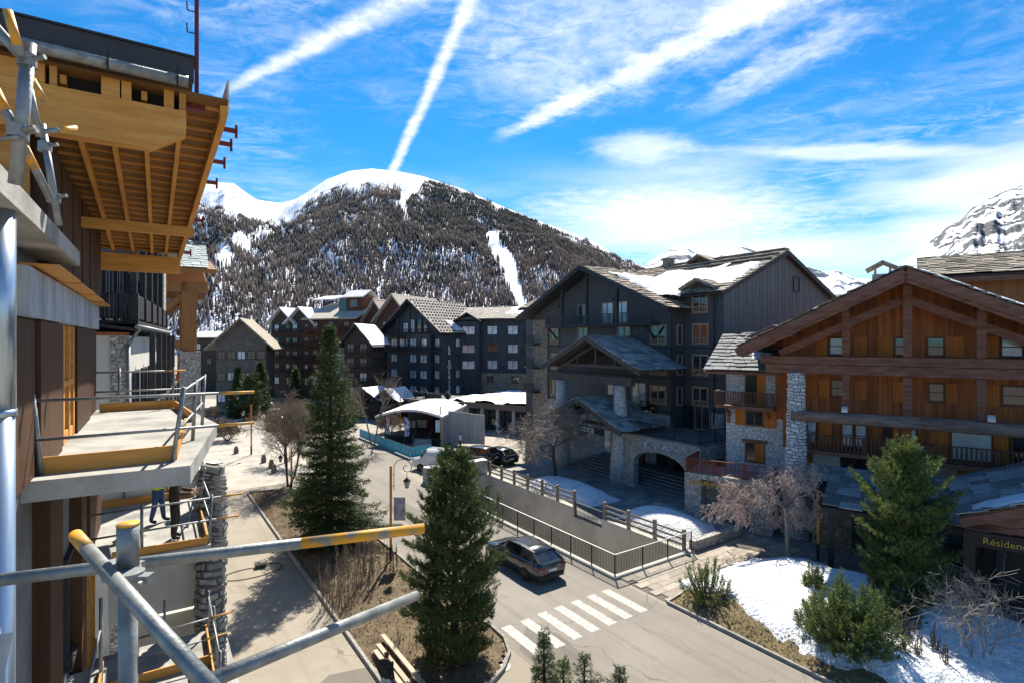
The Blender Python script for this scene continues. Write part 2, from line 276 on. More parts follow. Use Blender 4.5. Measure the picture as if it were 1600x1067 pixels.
# ------------------------------------------------------------------ mesh builder and scene helpers
class MB:
    def __init__(s): s.v = []; s.f = []
    def add(s, vs, fs):
        o = len(s.v); s.v.extend([tuple(p) for p in vs]); s.f.extend([tuple(i + o for i in f) for f in fs]); return s
    def box(s, x0, x1, y0, y1, z0, z1):
        if x0 > x1: x0, x1 = x1, x0
        if y0 > y1: y0, y1 = y1, y0
        if z0 > z1: z0, z1 = z1, z0
        return s.add([(x0, y0, z0), (x1, y0, z0), (x1, y1, z0), (x0, y1, z0), (x0, y0, z1), (x1, y0, z1), (x1, y1, z1), (x0, y1, z1)],
                     [(0, 3, 2, 1), (4, 5, 6, 7), (0, 1, 5, 4), (1, 2, 6, 5), (2, 3, 7, 6), (3, 0, 4, 7)])
    def hexa(s, p):      # 8 corners, bottom ring then top ring
        return s.add(p, [(0, 3, 2, 1), (4, 5, 6, 7), (0, 1, 5, 4), (1, 2, 6, 5), (2, 3, 7, 6), (3, 0, 4, 7)])
    def beam(s, a, b, w, h, up=(0, 0, 1)):
        a = Vector(a); b = Vector(b); d = (b - a).normalized(); u = Vector(up)
        sd = d.cross(u)
        if sd.length < 1e-4: sd = d.cross(Vector((1, 0, 0)))
        sd.normalize(); u = sd.cross(d).normalized(); sd *= w / 2; u *= h / 2
        return s.hexa([a - sd - u, a + sd - u, b + sd - u, b - sd - u, a - sd + u, a + sd + u, b + sd + u, b - sd + u])
    def tube(s, a, b, r0, r1=None, n=10, cap=True):
        r1 = r0 if r1 is None else r1; a = Vector(a); b = Vector(b); d = (b - a)
        if d.length < 1e-6: return s
        d.normalize(); p = d.orthogonal().normalized(); q = d.cross(p); vs = []
        for c, r in ((a, r0), (b, r1)):
            for i in range(n):
                t = 2 * math.pi * i / n; vs.append(c + p * (math.cos(t) * r) + q * (math.sin(t) * r))
        fs = [(i, (i + 1) % n, n + (i + 1) % n, n + i) for i in range(n)]
        if cap: fs += [tuple(range(n - 1, -1, -1)), tuple(range(n, 2 * n))]
        return s.add(vs, fs)
    def path(s, pts, r, n=8):
        for a, b in zip(pts[:-1], pts[1:]): s.tube(a, b, r, r, n)
        return s
    def prism(s, poly, y0, y1):      # poly in (x,z), extruded along y
        n = len(poly); vs = [(x, y0, z) for x, z in poly] + [(x, y1, z) for x, z in poly]
        ar = sum(poly[i][0] * poly[(i + 1) % n][1] - poly[(i + 1) % n][0] * poly[i][1] for i in range(n))
        fs = [tuple(range(n)), tuple(range(2 * n - 1, n - 1, -1))] + [(i, n + i, n + (i + 1) % n, (i + 1) % n) for i in range(n)]
        if ar < 0: fs = [tuple(reversed(f)) for f in fs]
        return s.add(vs, fs)
    def slab(s, poly, z0, z1):       # poly in (x,y)
        n = len(poly); ar = sum(poly[i][0] * poly[(i + 1) % n][1] - poly[(i + 1) % n][0] * poly[i][1] for i in range(n))
        if ar < 0: poly = poly[::-1]
        vs = [(x, y, z0) for x, y in poly] + [(x, y, z1) for x, y in poly]
        fs = [tuple(range(n - 1, -1, -1)), tuple(range(n, 2 * n))] + [(i, (i + 1) % n, n + (i + 1) % n, n + i) for i in range(n)]
        return s.add(vs, fs)
    def plate(s, p, t):              # quad corners + thickness along its normal, downwards
        p = [Vector(q) for q in p]; nr = (p[1] - p[0]).cross(p[3] - p[0]).normalized()
        if nr.z < 0: p = [p[0], p[3], p[2], p[1]]; nr = -nr
        return s.hexa([q - nr * t for q in p] + p)
    def lathe(s, prof, n=16, c=(0, 0, 0)):
        vs = []
        for r, z in prof:
            for i in range(n):
                t = 2 * math.pi * i / n; vs.append((c[0] + r * math.cos(t), c[1] + r * math.sin(t), c[2] + z))
        fs = []
        for k in range(len(prof) - 1):
            for i in range(n): fs.append((k * n + i, k * n + (i + 1) % n, (k + 1) * n + (i + 1) % n, (k + 1) * n + i))
        fs.append(tuple(range(n - 1, -1, -1))); fs.append(tuple((len(prof) - 1) * n + i for i in range(n)))
        return s.add(vs, fs)
    def mesh(s, name, smooth=False):
        me = bpy.data.meshes.new(name); me.from_pydata(s.v, [], s.f); me.update()
        if smooth: me.polygons.foreach_set('use_smooth', [True] * len(me.polygons))
        return me

def np_mesh(name, verts, tris):
    me = bpy.data.meshes.new(name); nv = len(verts); nf = len(tris); k = tris.shape[1]
    me.vertices.add(nv); me.vertices.foreach_set('co', np.ascontiguousarray(verts, dtype=np.float32).ravel())
    me.loops.add(nf * k); me.loops.foreach_set('vertex_index', np.ascontiguousarray(tris, dtype=np.int32).ravel())
    me.polygons.add(nf); me.polygons.foreach_set('loop_start', np.arange(0, nf * k, k, dtype=np.int32)); me.polygons.foreach_set('loop_total', np.full(nf, k, dtype=np.int32))
    me.update(calc_edges=True); return me

def put(name, me, mat, parent=None, loc=(0, 0, 0), rot=0.0, label=None, stuff=False):
    if isinstance(me, MB): me = me.mesh(name)
    if mat is not None and len(me.materials) == 0: me.materials.append(mat)
    o = bpy.data.objects.new(name, me); COL.objects.link(o); o.location = loc
    if isinstance(rot, (int, float)): o.rotation_euler = (0, 0, rot)
    else: o.rotation_euler = rot
    if parent is not None: o.parent = parent
    if label: o['label'] = label
    if stuff: o['kind'] = 'stuff'
    return o
def tag(o, label, cat, group=None):
    o['label'] = label; o['category'] = cat
    if group: o['group'] = group
    return o
def struct(name, me, mat, loc=(0, 0, 0), rot=0.0):
    o = put(name, me, mat, None, loc, rot); o['kind'] = 'structure'; return o
def thing(name, label, cat, loc=(0, 0, 0), rot=0.0, group=None):
    o = bpy.data.objects.new(name, None); COL.objects.link(o); o.location = loc; o.rotation_euler = (0, 0, rot); o.empty_display_size = .3
    return tag(o, label, cat, group)
def copy_tree(o, parent=None):
    c = o.copy(); COL.objects.link(c); c.parent = parent
    for ch in list(o.children): copy_tree(ch, c)
    return c

TH = R(34.3); DV = (-math.sin(TH), math.cos(TH)); NV = (math.cos(TH), math.sin(TH))
def SR(s, r, z=0.0): return (r * NV[0] + s * DV[0], r * NV[1] + s * DV[1], z)      # along the street, across the street
def ground_px(x, y, z=0.0):
    t = (CAM_H - z) * FPX / (y - CY); return ((x - CX) * t / FPX, t, z)
def at_depth(x, y, t): return ((x - CX) * t / FPX, t, CAM_H - (y - CY) * t / FPX)

# ---- shared building pieces
_wc = {}
def window(parent, x, y, z, w, h, rot=0.0, fm=None, gm=None, mull=1, trans=0, fw=.07, d=.09, balus=False, name='window'):
    """a window standing in a wall: frame (name) with its pane(s) as sub-parts; (x, y, z) is its lower left corner on the wall face, outside is -y"""
    fm = fm or TRIMW; gm = gm or GLASS
    key = (round(w, 2), round(h, 2), mull, trans, fw, d, balus, fm.name)
    if key not in _wc:
        b = MB(); b.box(0, fw, -d, .02, 0, h); b.box(w - fw, w, -d, .02, 0, h); b.box(fw, w - fw, -d, .02, 0, fw); b.box(fw, w - fw, -d, .02, h - fw, h)
        for i in range(mull):
            c = w * (i + 1) / (mull + 1); b.box(c - fw * .45, c + fw * .45, -d + .015, .018, fw, h - fw)
        for i in range(trans):
            c = h * (i + 1) / (trans + 1); b.box(fw, w - fw, -d + .03, .016, c - .025, c + .025)
        b.box(-.05, w + .05, -d - .05, .0, -.05, -.003)
        if balus:
            b.box(-.02, w + .02, -d - .09, -d - .04, h * .28, h * .31); n = max(4, int(w / .16))
            for i in range(n): c = w * (i + .5) / n; b.box(c - .022, c + .022, -d - .085, -d - .045, .02, h * .28)
        g = MB(); c0 = fw
        for i in range(mull + 1):
            e = w - fw if i == mull else w * (i + 1) / (mull + 1) - fw * .45
            g.box(c0, e, -d * .35, .0, fw, h - fw); c0 = e + fw * .9
        _wc[key] = (b.mesh('window_frame'), g)
    fme, g = _wc[key]
    if len(fme.materials) == 0: fme.materials.append(fm)
    o = put(name, fme, fm, parent, (x, y, z), rot)
    gk = key + (gm.name,)
    if gk not in _wc: _wc[gk] = g.mesh('pane'); _wc[gk].materials.append(gm)
    put('pane', _wc[gk], gm, o)
    return o
def shutter(parent, x, y, z, w, h, rot=0.0, mat=None):
    key = ('sh', round(w, 2), round(h, 2))
    if key not in _wc:
        b = MB(); n = max(2, round(w / .16))
        for i in range(n): b.box(w * i / n + .006, w * (i + 1) / n - .006, -.05, -.012, 0, h)
        b.box(.03, w - .03, -.075, -.05, h * .14, h * .22); b.box(.03, w - .03, -.075, -.05, h * .78, h * .86); _wc[key] = b.mesh('shutter')
    return put('shutter', _wc[key], mat or ORANGEWOOD, parent, (x, y, z), rot)
def railing(parent, a, b, z, h, mat, step=.14, bw=.03, name='balustrade', post=None, top=.07, rails=True):
    m = MB(); a = Vector((a[0], a[1], z)); c = Vector((b[0], b[1], z)); L = (c - a).length; n = max(2, int(L / step)); up = Vector((0, 0, 1))
    m.beam(a + up * h, c + up * h, top, .06)
    if rails: m.beam(a + up * .1, c + up * .1, .04, .05)
    for i in range(n + 1):
        p = a.lerp(c, i / n); m.beam(p + up * .1, p + up * (h - .03), bw, bw, up=(c - a))
    if post:
        k = max(1, round(L / post))
        for i in range(k + 1): p = a.lerp(c, i / k); m.beam(p, p + up * (h + .03), bw * 2.4, bw * 2.4, up=(c - a))
    return put(name, m, mat, parent)
def slab_rows(m, o, U, V, W, L, sw, sl, t, seed, jit=.35, skip=None):
    """overlapping stone slabs on a sloping plane: o lower corner, U along the eave, V up the slope"""
    rnd = random.Random(seed); U = Vector(U).normalized(); V = Vector(V).normalized(); Nn = U.cross(V).normalized()
    if Nn.z < 0: Nn = -Nn
    o = Vector(o); rows = max(1, int(L / sl)); out = []
    for j in range(rows + 1):
        x = -rnd.random() * sw * .6
        while x < W:
            w = sw * (1 + (rnd.random() - .5) * 2 * jit); v0 = j * sl + (rnd.random() - .5) * sl * .25
            x0 = max(0, x); x1 = min(W, x + w); v1 = min(L + .05, v0 + sl * 1.35)
            if x1 - x0 > .08 and v1 - v0 > .08 and not (skip and skip((x0 + x1) / 2, v0)):
                tt = t * (.7 + .6 * rnd.random()); a = .012; k = (rnd.random() - .5) * .12 * sl
                lift0 = t * 1.3 + rnd.random() * t * .6; lift1 = .005
                p = [o + U * (x0 + a) + V * v0 + Nn * lift0, o + U * (x1 - a) + V * (v0 + k) + Nn * lift0, o + U * (x1 - a) + V * v1 + Nn * lift1, o + U * (x0 + a) + V * v1 + Nn * lift1]
                if m is None: out.append((p, Nn * tt))
                else: m.hexa(p + [q + Nn * tt for q in p])
            x += w
    return out
def slab_parts(parent, name, mat, *args, **kw):
    """the same slabs, each an object of its own"""
    for p, n in slab_rows(None, *args, **kw):
        c = (p[0] + p[1] + p[2] + p[3]) / 4; m = MB().hexa([q - c for q in p] + [q - c + n for q in p]); put(name, m, mat, parent, c)
def snow_patch(parent, zf, x0, x1, y0, y1, th, seed, res=.22, lvl=0.0, name='snow_cover', mat=None, mask=None):
    """snow lying on a surface z = zf(x, y), with a ragged edge"""
    nx = int((x1 - x0) / res); ny = int((y1 - y0) / res); V = []; idx = {}
    def hgt(x, y):
        e = min(x - x0, x1 - x, y - y0, y1 - y) / (min(x1 - x0, y1 - y0) * .5)
        q = e * 1.6 + mnoise.fractal(Vector((x * .45 + seed, y * .45, seed)), .9, 2.1, 4) * .8 - .3 - lvl
        if mask: q = min(q, mask(x, y))
        return q
    m = MB(); H = [[hgt(x0 + i * res, y0 + j * res) for j in range(ny + 1)] for i in range(nx + 1)]
    for i in range(nx + 1):
        for j in range(ny + 1):
            if H[i][j] > -.3:
                x = x0 + i * res; y = y0 + j * res; t = th * max(-.62, min(1.0, H[i][j] * 2.2)) * (1 + .35 * mnoise.noise(Vector((x * 1.1, y * 1.1, seed))))
                idx[i, j] = len(m.v); m.v.append((x, y, zf(x, y) + t))
    for i in range(nx):
        for j in range(ny):
            q = [(i, j), (i + 1, j), (i + 1, j + 1), (i, j + 1)]
            if all(k in idx for k in q): m.f.append(tuple(idx[k] for k in q))
    me = m.mesh(name, True)
    return put(name, me, mat or SNOW, parent) if parent is not None else me
def text_mesh(txt, size, depth=.02, align='LEFT'):
    c = bpy.data.curves.new('lettering', 'FONT'); c.body = txt; c.size = size; c.extrude = depth; c.align_x = align; c.resolution_u = 3
    o = bpy.data.objects.new('lettering', c); COL.objects.link(o); dg = bpy.context.evaluated_depsgraph_get(); me = bpy.data.meshes.new_from_object(o.evaluated_get(dg))
    bpy.data.objects.remove(o); bpy.data.curves.remove(c); return me

# ================================================================== the setting
ASPH = ground_mat('asphalt_road', (.205, .184, .157), (.145, .128, .108), (.255, .23, .197))
ASPH2 = ground_mat('asphalt_pavement', (.265, .23, .185), (.18, .155, .125), (.33, .29, .235))
PLAZA = brick_mat('plaza_paving', (.36, .32, .265), (.30, .265, .22), (.2, .18, .15), .8, .4)
PLAZA_D = brick_mat('slate_paving', (.29, .28, .262), (.20, .195, .185), (.11, .107, .1), 1.0, .5)
PAVER = M('paving_slab', (.37, .32, .26), (.27, .235, .195), rough=.85, scale=2, bump=.3, bscale=14, obr=.22)
KERB = M('kerb_stone', (.34, .32, .29), (.22, .21, .19), rough=.85, scale=4, bump=.3, obr=.2)
FLOORR = brick_mat('far_street', (.40, .37, .32), (.35, .32, .28), (.27, .25, .22), 1.2, .6)

def rects(b, z, *rs):
    for (r0, r1, s0, s1) in rs: b.add([(r0, s0, z), (r1, s0, z), (r1, s1, z), (r0, s1, z)], [(0, 1, 2, 3)])
    return b
PIT = (19.95, 25.7, 19.95, 41.5)
BIG = 5000
struct('ground', rects(MB(), 0, (-BIG, PIT[0], -BIG, BIG), (PIT[1], BIG, -BIG, BIG), (PIT[0], PIT[1], -BIG, PIT[2]), (PIT[0], PIT[1], PIT[3], BIG)), ASPH2, rot=TH)
struct('road', rects(MB(), .004, (11.95, 19.75, -30, 48), (8.0, 24, 48, 160)), ASPH, rot=TH)
struct('plaza', rects(MB(), .006, (26.05, 60, -20, 43), (19.9, 26.05, 41.9, 43)), PLAZA_D, rot=TH)
struct('square', rects(MB(), .008, (22.5, 60, 43.0, 85)), PLAZA, rot=TH)
struct('far_pavement', rects(MB(), .006, (2.6, 14.0, 49.0, 130)), FLOORR, rot=TH)

def inpoly(x, y, P):
    c = False; n = len(P); j = n - 1
    for i in range(n):
        if (P[i][1] > y) != (P[j][1] > y) and x < (P[j][0] - P[i][0]) * (y - P[i][1]) / (P[j][1] - P[i][1]) + P[i][0]: c = not c
        j = i
    return c
def edge_dist(x, y, P):
    best = 1e9
    for i in range(len(P)):
        a = P[i]; b = P[(i + 1) % len(P)]; dx, dy = b[0] - a[0], b[1] - a[1]; t = max(0, min(1, ((x - a[0]) * dx + (y - a[1]) * dy) / (dx * dx + dy * dy + 1e-9)))
        best = min(best, math.hypot(x - a[0] - t * dx, y - a[1] - t * dy))
    return best
def bed(name, P, hf, mat, res=.3):
    xs = [p[0] for p in P]; ys = [p[1] for p in P]; m = MB(); idx = {}
    nx = int((max(xs) - min(xs)) / res) + 2; ny = int((max(ys) - min(ys)) / res) + 2
    for i in range(nx):
        for j in range(ny):
            x = min(xs) + i * res; y = min(ys) + j * res; ins = inpoly(x, y, P); d = edge_dist(x, y, P)
            if ins or d < res * .8:
                idx[i, j] = len(m.v); m.v.append((x, y, hf(x, y, d if ins else -d)))
    for i in range(nx):
        for j in range(ny):
            q = [(i, j), (i + 1, j), (i + 1, j + 1), (i, j + 1)]
            if all(k in idx for k in q): m.f.append(tuple(idx[k] for k in q))
    return struct(name, m.mesh(name, True), mat, rot=TH)
def kerb(name, pts, w=.16, h=.14, step=1.0, closed=False):
    e = bpy.data.objects.new(name, None); COL.objects.link(e); e.rotation_euler = (0, 0, TH); e['kind'] = 'structure'
    P = [Vector((p[0], p[1], 0)) for p in pts]
    for a, b in zip(P[:-1], P[1:]):
        L = (b - a).length; n = max(1, round(L / step)); d = (b - a).normalized()
        for i in range(n):
            p = a.lerp(b, i / n); q = a.lerp(b, (i + 1) / n) - d * .012
            key = ('kerb', round((q - p).length, 3), h)
            if key not in _wc:
                l = (q - p).length; _wc[key] = MB().hexa([(0, -w / 2, -.05), (l, -w / 2, -.05), (l, w / 2, -.05), (0, w / 2, -.05), (0, -w / 2 + .02, h), (l, -w / 2 + .02, h), (l, w / 2 - .02, h), (0, w / 2 - .02, h)]).mesh('kerb_stone')
            put('kerb_stone', _wc[key], KERB, e, p + Vector((0, 0, random.uniform(-.008, .008))), math.atan2(d.y, d.x))
BEDL = [(7.05, 8), (7.05, 47.2), (9.6, 46.8), (11.2, 44), (11.75, 40), (11.8, 20.6), (12.05, 19.4), (12.0, 18.3), (11.6, 17.4), (10.9, 16.7), (10, 16.2), (9.2, 14.5), (8.8, 8)]
def hl(x, y, d): return .04 + min(.22, max(-.1, d) * .2) + .09 * mnoise.fractal(Vector((x * .9, y * .9, 3)), .9, 2, 4)
bed('planted_bed', BEDL, hl, SOIL)
kerb('bed_kerb', [(6.97, 8), (6.97, 47.3)] + [(9.65, 46.9), (11.3, 44.0), (11.85, 40), (11.9, 20.6), (12.15, 19.4), (12.1, 18.25), (11.68, 17.3), (10.95, 16.6), (10.05, 16.1), (9.3, 14.5), (8.9, 8)])
# dry litter in the bed: clods and leaves beyond counting
def litter(name, P, n, size, mat, seed, zf, only=None):
    rnd = np.random.RandomState(seed); V = []; T = []
    xs = [p[0] for p in P]; ys = [p[1] for p in P]; k = 0
    while k < n:
        x = rnd.uniform(min(xs), max(xs)); y = rnd.uniform(min(ys), max(ys))
        if not inpoly(x, y, P) or (only and not only(x, y)): n -= .2; continue
        z = zf(x, y, edge_dist(x, y, P)); a = rnd.uniform(0, 6.28); s = size * rnd.uniform(.4, 1.4); t = rnd.uniform(-.5, .5); o = len(V)
        c, d = math.cos(a) * s, math.sin(a) * s; h = s * rnd.uniform(.1, .9)
        V += [(x, y, z + .01), (x + c, y + d, z + h * .6 + .01), (x - d * .35, y + c * .35, z + h + .01)]; T.append((o, o + 1, o + 2)); k += 1
    o = put(name, np_mesh(name, np.array(V), np.array(T)), mat, None, rot=TH, stuff=True); return o
LIT = M('dry_leaf', (.27, .18, .09), (.15, .09, .045), rough=.9, scale=2, isl=.5, transl=.4)
GRASSD = M('dry_grass', (.32, .25, .12), (.2, .16, .07), rough=.9, scale=.8, isl=.4, transl=.45)
tag(litter('leaf_litter', BEDL, 14000, .075, LIT, 5, hl), 'brown dry leaves and clods strewn over the planted bed', 'leaf litter')

# right-hand bed with its snow bank
BEDR = [(20.05, -2), (20.05, 16.55), (22.5, 16.9), (25.5, 17.3), (28.4, 17.2), (29.8, 15.6), (30.4, 13.5), (30.5, 8), (30.8, -2)]
def hr(x, y, d):
    return .05 + min(.75, max(-.1, d) * .33) + .12 * mnoise.fractal(Vector((x * .45, y * .45, 8)), .9, 2, 4)
bed('verge', BEDR, hr, M('dry_verge', (.20, .155, .08), (.11, .085, .05), rough=.95, scale=.9, bump=.9, bscale=8))
kerb('verge_kerb', [(19.95, -2), (19.95, 16.6), (22.5, 17.0), (25.5, 17.4), (28.5, 17.3)])
tag(litter('verge_grass', BEDR, 12000, .08, GRASSD, 6, hr, only=lambda x, y: x < 22.6), 'dry straw coloured grass along the kerb of the snowy verge', 'grass')
sm = snow_patch(None, lambda x, y: hr(x, y, edge_dist(x, y, BEDR)) , 20.3, 30.6, -2.5, 17.4, .16, 2.3, res=.13, lvl=-.3,
                mask=lambda x, y: (1.0 if inpoly(x, y, BEDR) else -1) if x > 23 else min(1.0, (x - 20.55 - 1.3 * max(0, min(1, (y - 11.5) / 3.5)) - .5 * mnoise.noise(Vector((y * .6, 0, 1)))) * 1.3))
o = struct('snow_bank', sm, SNOW_D, rot=TH)

# paved walk between the railing and the verge: single slabs
pw = bpy.data.objects.new('paved_walk', None); COL.objects.link(pw); pw.rotation_euler = (0, 0, TH); pw['kind'] = 'structure'
BASEP = M('joint_sand', (.12, .105, .09), rough=.95)
put('joint_bed', rects(MB(), .010, (19.98, 31.5, 16.4, 19.75)), BASEP, pw)
rp = random.Random(3); s = 16.45; j = 0
while s < 19.6:
    rw = .46; r = 20.08 + (.35 if j % 2 else 0)
    while r < 31.3:
        w = rp.choice((.7, .85, 1.0)); w = min(w, 31.4 - r)
        if not inpoly(r + w / 2, s + rw / 2, BEDR) and w > .2:
            key = ('pav', round(w, 2))
            if key not in _wc: _wc[key] = MB().box(0, w - .02, 0, rw - .02, 0, .03).mesh('paving_slab')
            put('paving_slab', _wc[key], PAVER, pw, (r, s, .012 + rp.uniform(0, .008)), R(rp.uniform(-.4, .4)))
        r += w
    s += rw; j += 1

# road markings
cw = bpy.data.objects.new('crosswalk', None); COL.objects.link(cw); cw.rotation_euler = (0, 0, TH); cw['kind'] = 'structure'
for i in range(7):
    rc = 18.52 - .97 * i
    m = MB(); n = 9; 
    for k in range(n):
        s0 = 16.68 + 2.5 * k / n; s1 = 16.68 + 2.5 * (k + 1) / n
        m.add([(rc - .24, s0, 0), (rc + .24, s0, 0), (rc + .24, s1, 0), (rc - .24, s1, 0)], [(0, 1, 2, 3)])
    put('stripe', m, ROADPAINT, cw, (0, -.25 * (i > 4) * .3, .0085))
# repaired patches in the asphalt
PATCH = ground_mat('asphalt_patch', (.15, .135, .115), (.11, .098, .085), (.18, .162, .138), crack=False)
pt = MB()
for P in ([(12.0, 15.2), (13.9, 15.0), (14.2, 17.4), (13.4, 18.6), (12.2, 17.4)], [(14.6, 33.0), (16.4, 33.1), (16.3, 38.2), (14.5, 38.0)]): pt.add([(r, s, .0065) for r, s in P], [tuple(range(len(P)))])
struct('road_patch', pt, PATCH, rot=TH)
pt = MB(); P = [(3.6, 16.8), (6.8, 17.0), (6.85, 19.6), (5.6, 19.9), (4.4, 19.0)]; pt.add([(r, s, .0045) for r, s in P], [tuple(range(len(P)))]); struct('pavement_patch', pt, PATCH, rot=TH)
# manhole cover
mh = MB().lathe([(.0, 0), (.36, 0), (.36, .012), (.0, .012)], 20); tag(put('manhole_cover', mh, M('cast_iron', (.16, .15, .14), rough=.6, metal=.6), None, (ground_px(783, 1041)[0], ground_px(783, 1041)[1], .006)), 'round iron manhole cover in asphalt beside the kerb of the planted bed', 'manhole cover')

# ---- ramp cutting beside the road
pitm = MB(); r0, r1, s0, s1 = PIT
pitm.box(r1 - .02, r1 + .33, s0 - .3, 26.9, -6, .05); pitm.box(r1 - .02, r1 + .33, 26.9, 29.8, -6, -.55); pitm.box(r1 - .02, r1 + .33, 29.8, s1, -6, .12)
struct('retaining_wall', pitm, CONC, rot=TH)
pm = MB(); pm.box(r0 - .25, r0 + .02, s0 - .25, s1 + .3, -6, .13); pm.box(r0 + .02, r1 + .3, s0 - .25, s0 + .02, -6, .13); pm.box(r0 + .02, r1 + .3, s1, s1 + .3, -6, .1)
struct('ramp_wall', pm, CONC, rot=TH)
struct('ramp_floor', MB().add([(r0, s0, -4.6), (r1, s0, -4.6), (r1, s1, -4.0), (r0, s1, -4.0)], [(0, 1, 2, 3)]), ASPH, rot=TH)

# ------------------------------------------------------------------ mountains
def interp(pts, x):
    if x <= pts[0][0]: return pts[0][1]
    for (a, b), (c, d) in zip(pts[:-1], pts[1:]):
        if x <= c: t = (x - a) / (c - a); return b + (d - b) * t
    return pts[-1][1]
def mountain(name, ridge, dist, near, mat, dx=3.0, rows=120, rough=30, power=1.1, seed=1, gul=.8, base=-6, sc=260):
    """a mountainside: ridge line of heights over bearings, falling to the valley floor, with gullies running down the slope"""
    xs = np.arange(ridge[0][0], ridge[-1][0] + .1, dx); V = np.zeros((len(xs), rows + 1, 3))
    for i, x in enumerate(xs):
        d1 = dist(x) if callable(dist) else dist; zr = CAM_H + (CY - interp(ridge, x)) * d1 / FPX
        for k in range(rows + 1):
            t = k / rows; d = near + (d1 - near) * t; X = (x - CX) / FPX * d; Y = d
            z = base + (zr - base) * t ** power
            env = math.sin(math.pi * min(1, t * 1.02)) ** .6 * min(1, (1 - t) * 5 + .04)
            az = X / d * 2600
            z += rough * env * (mnoise.fractal(Vector((X / sc, Y / sc, seed)), .9, 2.1, 6) + gul * mnoise.fractal(Vector((az / 110, d / 900, seed + 5)), .8, 2.1, 5))
            V[i, k] = (X, Y, z)
    q = []
    n = rows + 1
    I = np.arange(len(xs) - 1)[:, None] * n + np.arange(rows)[None, :]
    F = np.stack([I, I + n, I + n + 1, I + 1], -1).reshape(-1, 4)
    back = V[:, -1].copy()
    me = np_mesh(name, V.reshape(-1, 3), F); me.polygons.foreach_set('use_smooth', [True] * len(me.polygons))
    o = struct(name, me, mat); return o, V, xs
def rock_snow(name, thr, rock=(.10, .10, .11), scale=.012, steep=.62, st2=.1):
    m = bpy.data.materials.new(name); m.use_nodes = True; nt = m.node_tree; N = nt.nodes; K = nt.links; p = N['Principled BSDF']; p.inputs['Roughness'].default_value = .8; p.inputs['Specular IOR Level'].default_value = .15
    tc = N.new('ShaderNodeTexCoord'); mp = N.new('ShaderNodeMapping'); mp.inputs['Scale'].default_value = (1, 1, 1.6); K.new(tc.outputs['Object'], mp.inputs[0])
    t = N.new('ShaderNodeTexNoise'); t.inputs['Scale'].default_value = scale; t.inputs['Detail'].default_value = 12; t.inputs['Roughness'].default_value = .68; t.inputs['Distortion'].default_value = .4; K.new(mp.outputs[0], t.inputs[0])
    g = N.new('ShaderNodeNewGeometry'); sp = N.new('ShaderNodeSeparateXYZ'); K.new(g.outputs['Normal'], sp.inputs[0])
    st = N.new('ShaderNodeMath'); st.operation = 'MULTIPLY_ADD'; K.new(sp.outputs[2], st.inputs[0]); st.inputs[1].default_value = -st2; K.new(t.outputs[0], st.inputs[2])
    mr = N.new('ShaderNodeMapRange'); mr.inputs[1].default_value = thr; mr.inputs[2].default_value = thr + .035; K.new(st.outputs[0], mr.inputs[0])
    t2 = N.new('ShaderNodeTexNoise'); t2.inputs['Scale'].default_value = scale * 6; t2.inputs['Detail'].default_value = 8; K.new(mp.outputs[0], t2.inputs[0])
    rr = N.new('ShaderNodeValToRGB'); rr.color_ramp.elements[0].position = .3; rr.color_ramp.elements[1].position = .7; rr.color_ramp.elements[0].color = tuple(k * .5 for k in rock) + (1,); rr.color_ramp.elements[1].color = tuple(k * 1.6 for k in rock) + (1,); K.new(t2.outputs[0], rr.inputs[0])
    mx = N.new('ShaderNodeMix'); mx.data_type = 'RGBA'; K.new(mr.outputs[0], mx.inputs[0]); mx.inputs[6].default_value = (.88, .9, .94, 1); K.new(rr.outputs[0], mx.inputs[7]); K.new(mx.outputs[2], p.inputs['Base Color'])
    b = N.new('ShaderNodeBump'); b.inputs['Strength'].default_value = .6; b.inputs['Distance'].default_value = 8.0; K.new(t.outputs[0], b.inputs['Height']); K.new(b.outputs[0], p.inputs['Normal'])
    return m
RIDGE = [(150, 380), (230, 330), (300, 296), (330, 285), (365, 287), (385, 302), (402, 313), (440, 318), (462, 312), (480, 301), (510, 281), (545, 268), (580, 264), (620, 268), (660, 276), (720, 295), (780, 321), (840, 345), (900, 367), (940, 385), (970, 405), (1000, 415), (1040, 425), (1120, 445), (1240, 480)]
mo, MV, mxs = mountain('mountain', RIDGE, lambda x: 2150 - 300 * abs(x - 600) / 400, 480, rock_snow('mountain_snow', .535, (.11, .095, .085), .01), rough=30, power=.98, seed=4, gul=.55)
RR = [(1395, 440), (1425, 402), (1440, 388), (1470, 366), (1485, 352), (1500, 346), (1520, 325), (1540, 316), (1560, 303), (1600, 288), (1660, 262), (1760, 235), (1900, 250)]
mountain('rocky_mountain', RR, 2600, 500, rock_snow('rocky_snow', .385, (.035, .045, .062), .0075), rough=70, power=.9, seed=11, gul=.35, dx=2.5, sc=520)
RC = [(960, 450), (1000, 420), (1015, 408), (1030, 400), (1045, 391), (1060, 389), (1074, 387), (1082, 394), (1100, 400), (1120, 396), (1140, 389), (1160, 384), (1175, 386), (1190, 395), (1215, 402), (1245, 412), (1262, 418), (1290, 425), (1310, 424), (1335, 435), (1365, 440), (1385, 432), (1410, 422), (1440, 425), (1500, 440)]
mountain('distant_peaks', RC, 6000, 1500, rock_snow('distant_snow', .42, (.05, .075, .12), .0028), rough=150, power=1.0, seed=21, gul=.2, dx=2.5, rows=80, sc=1300)

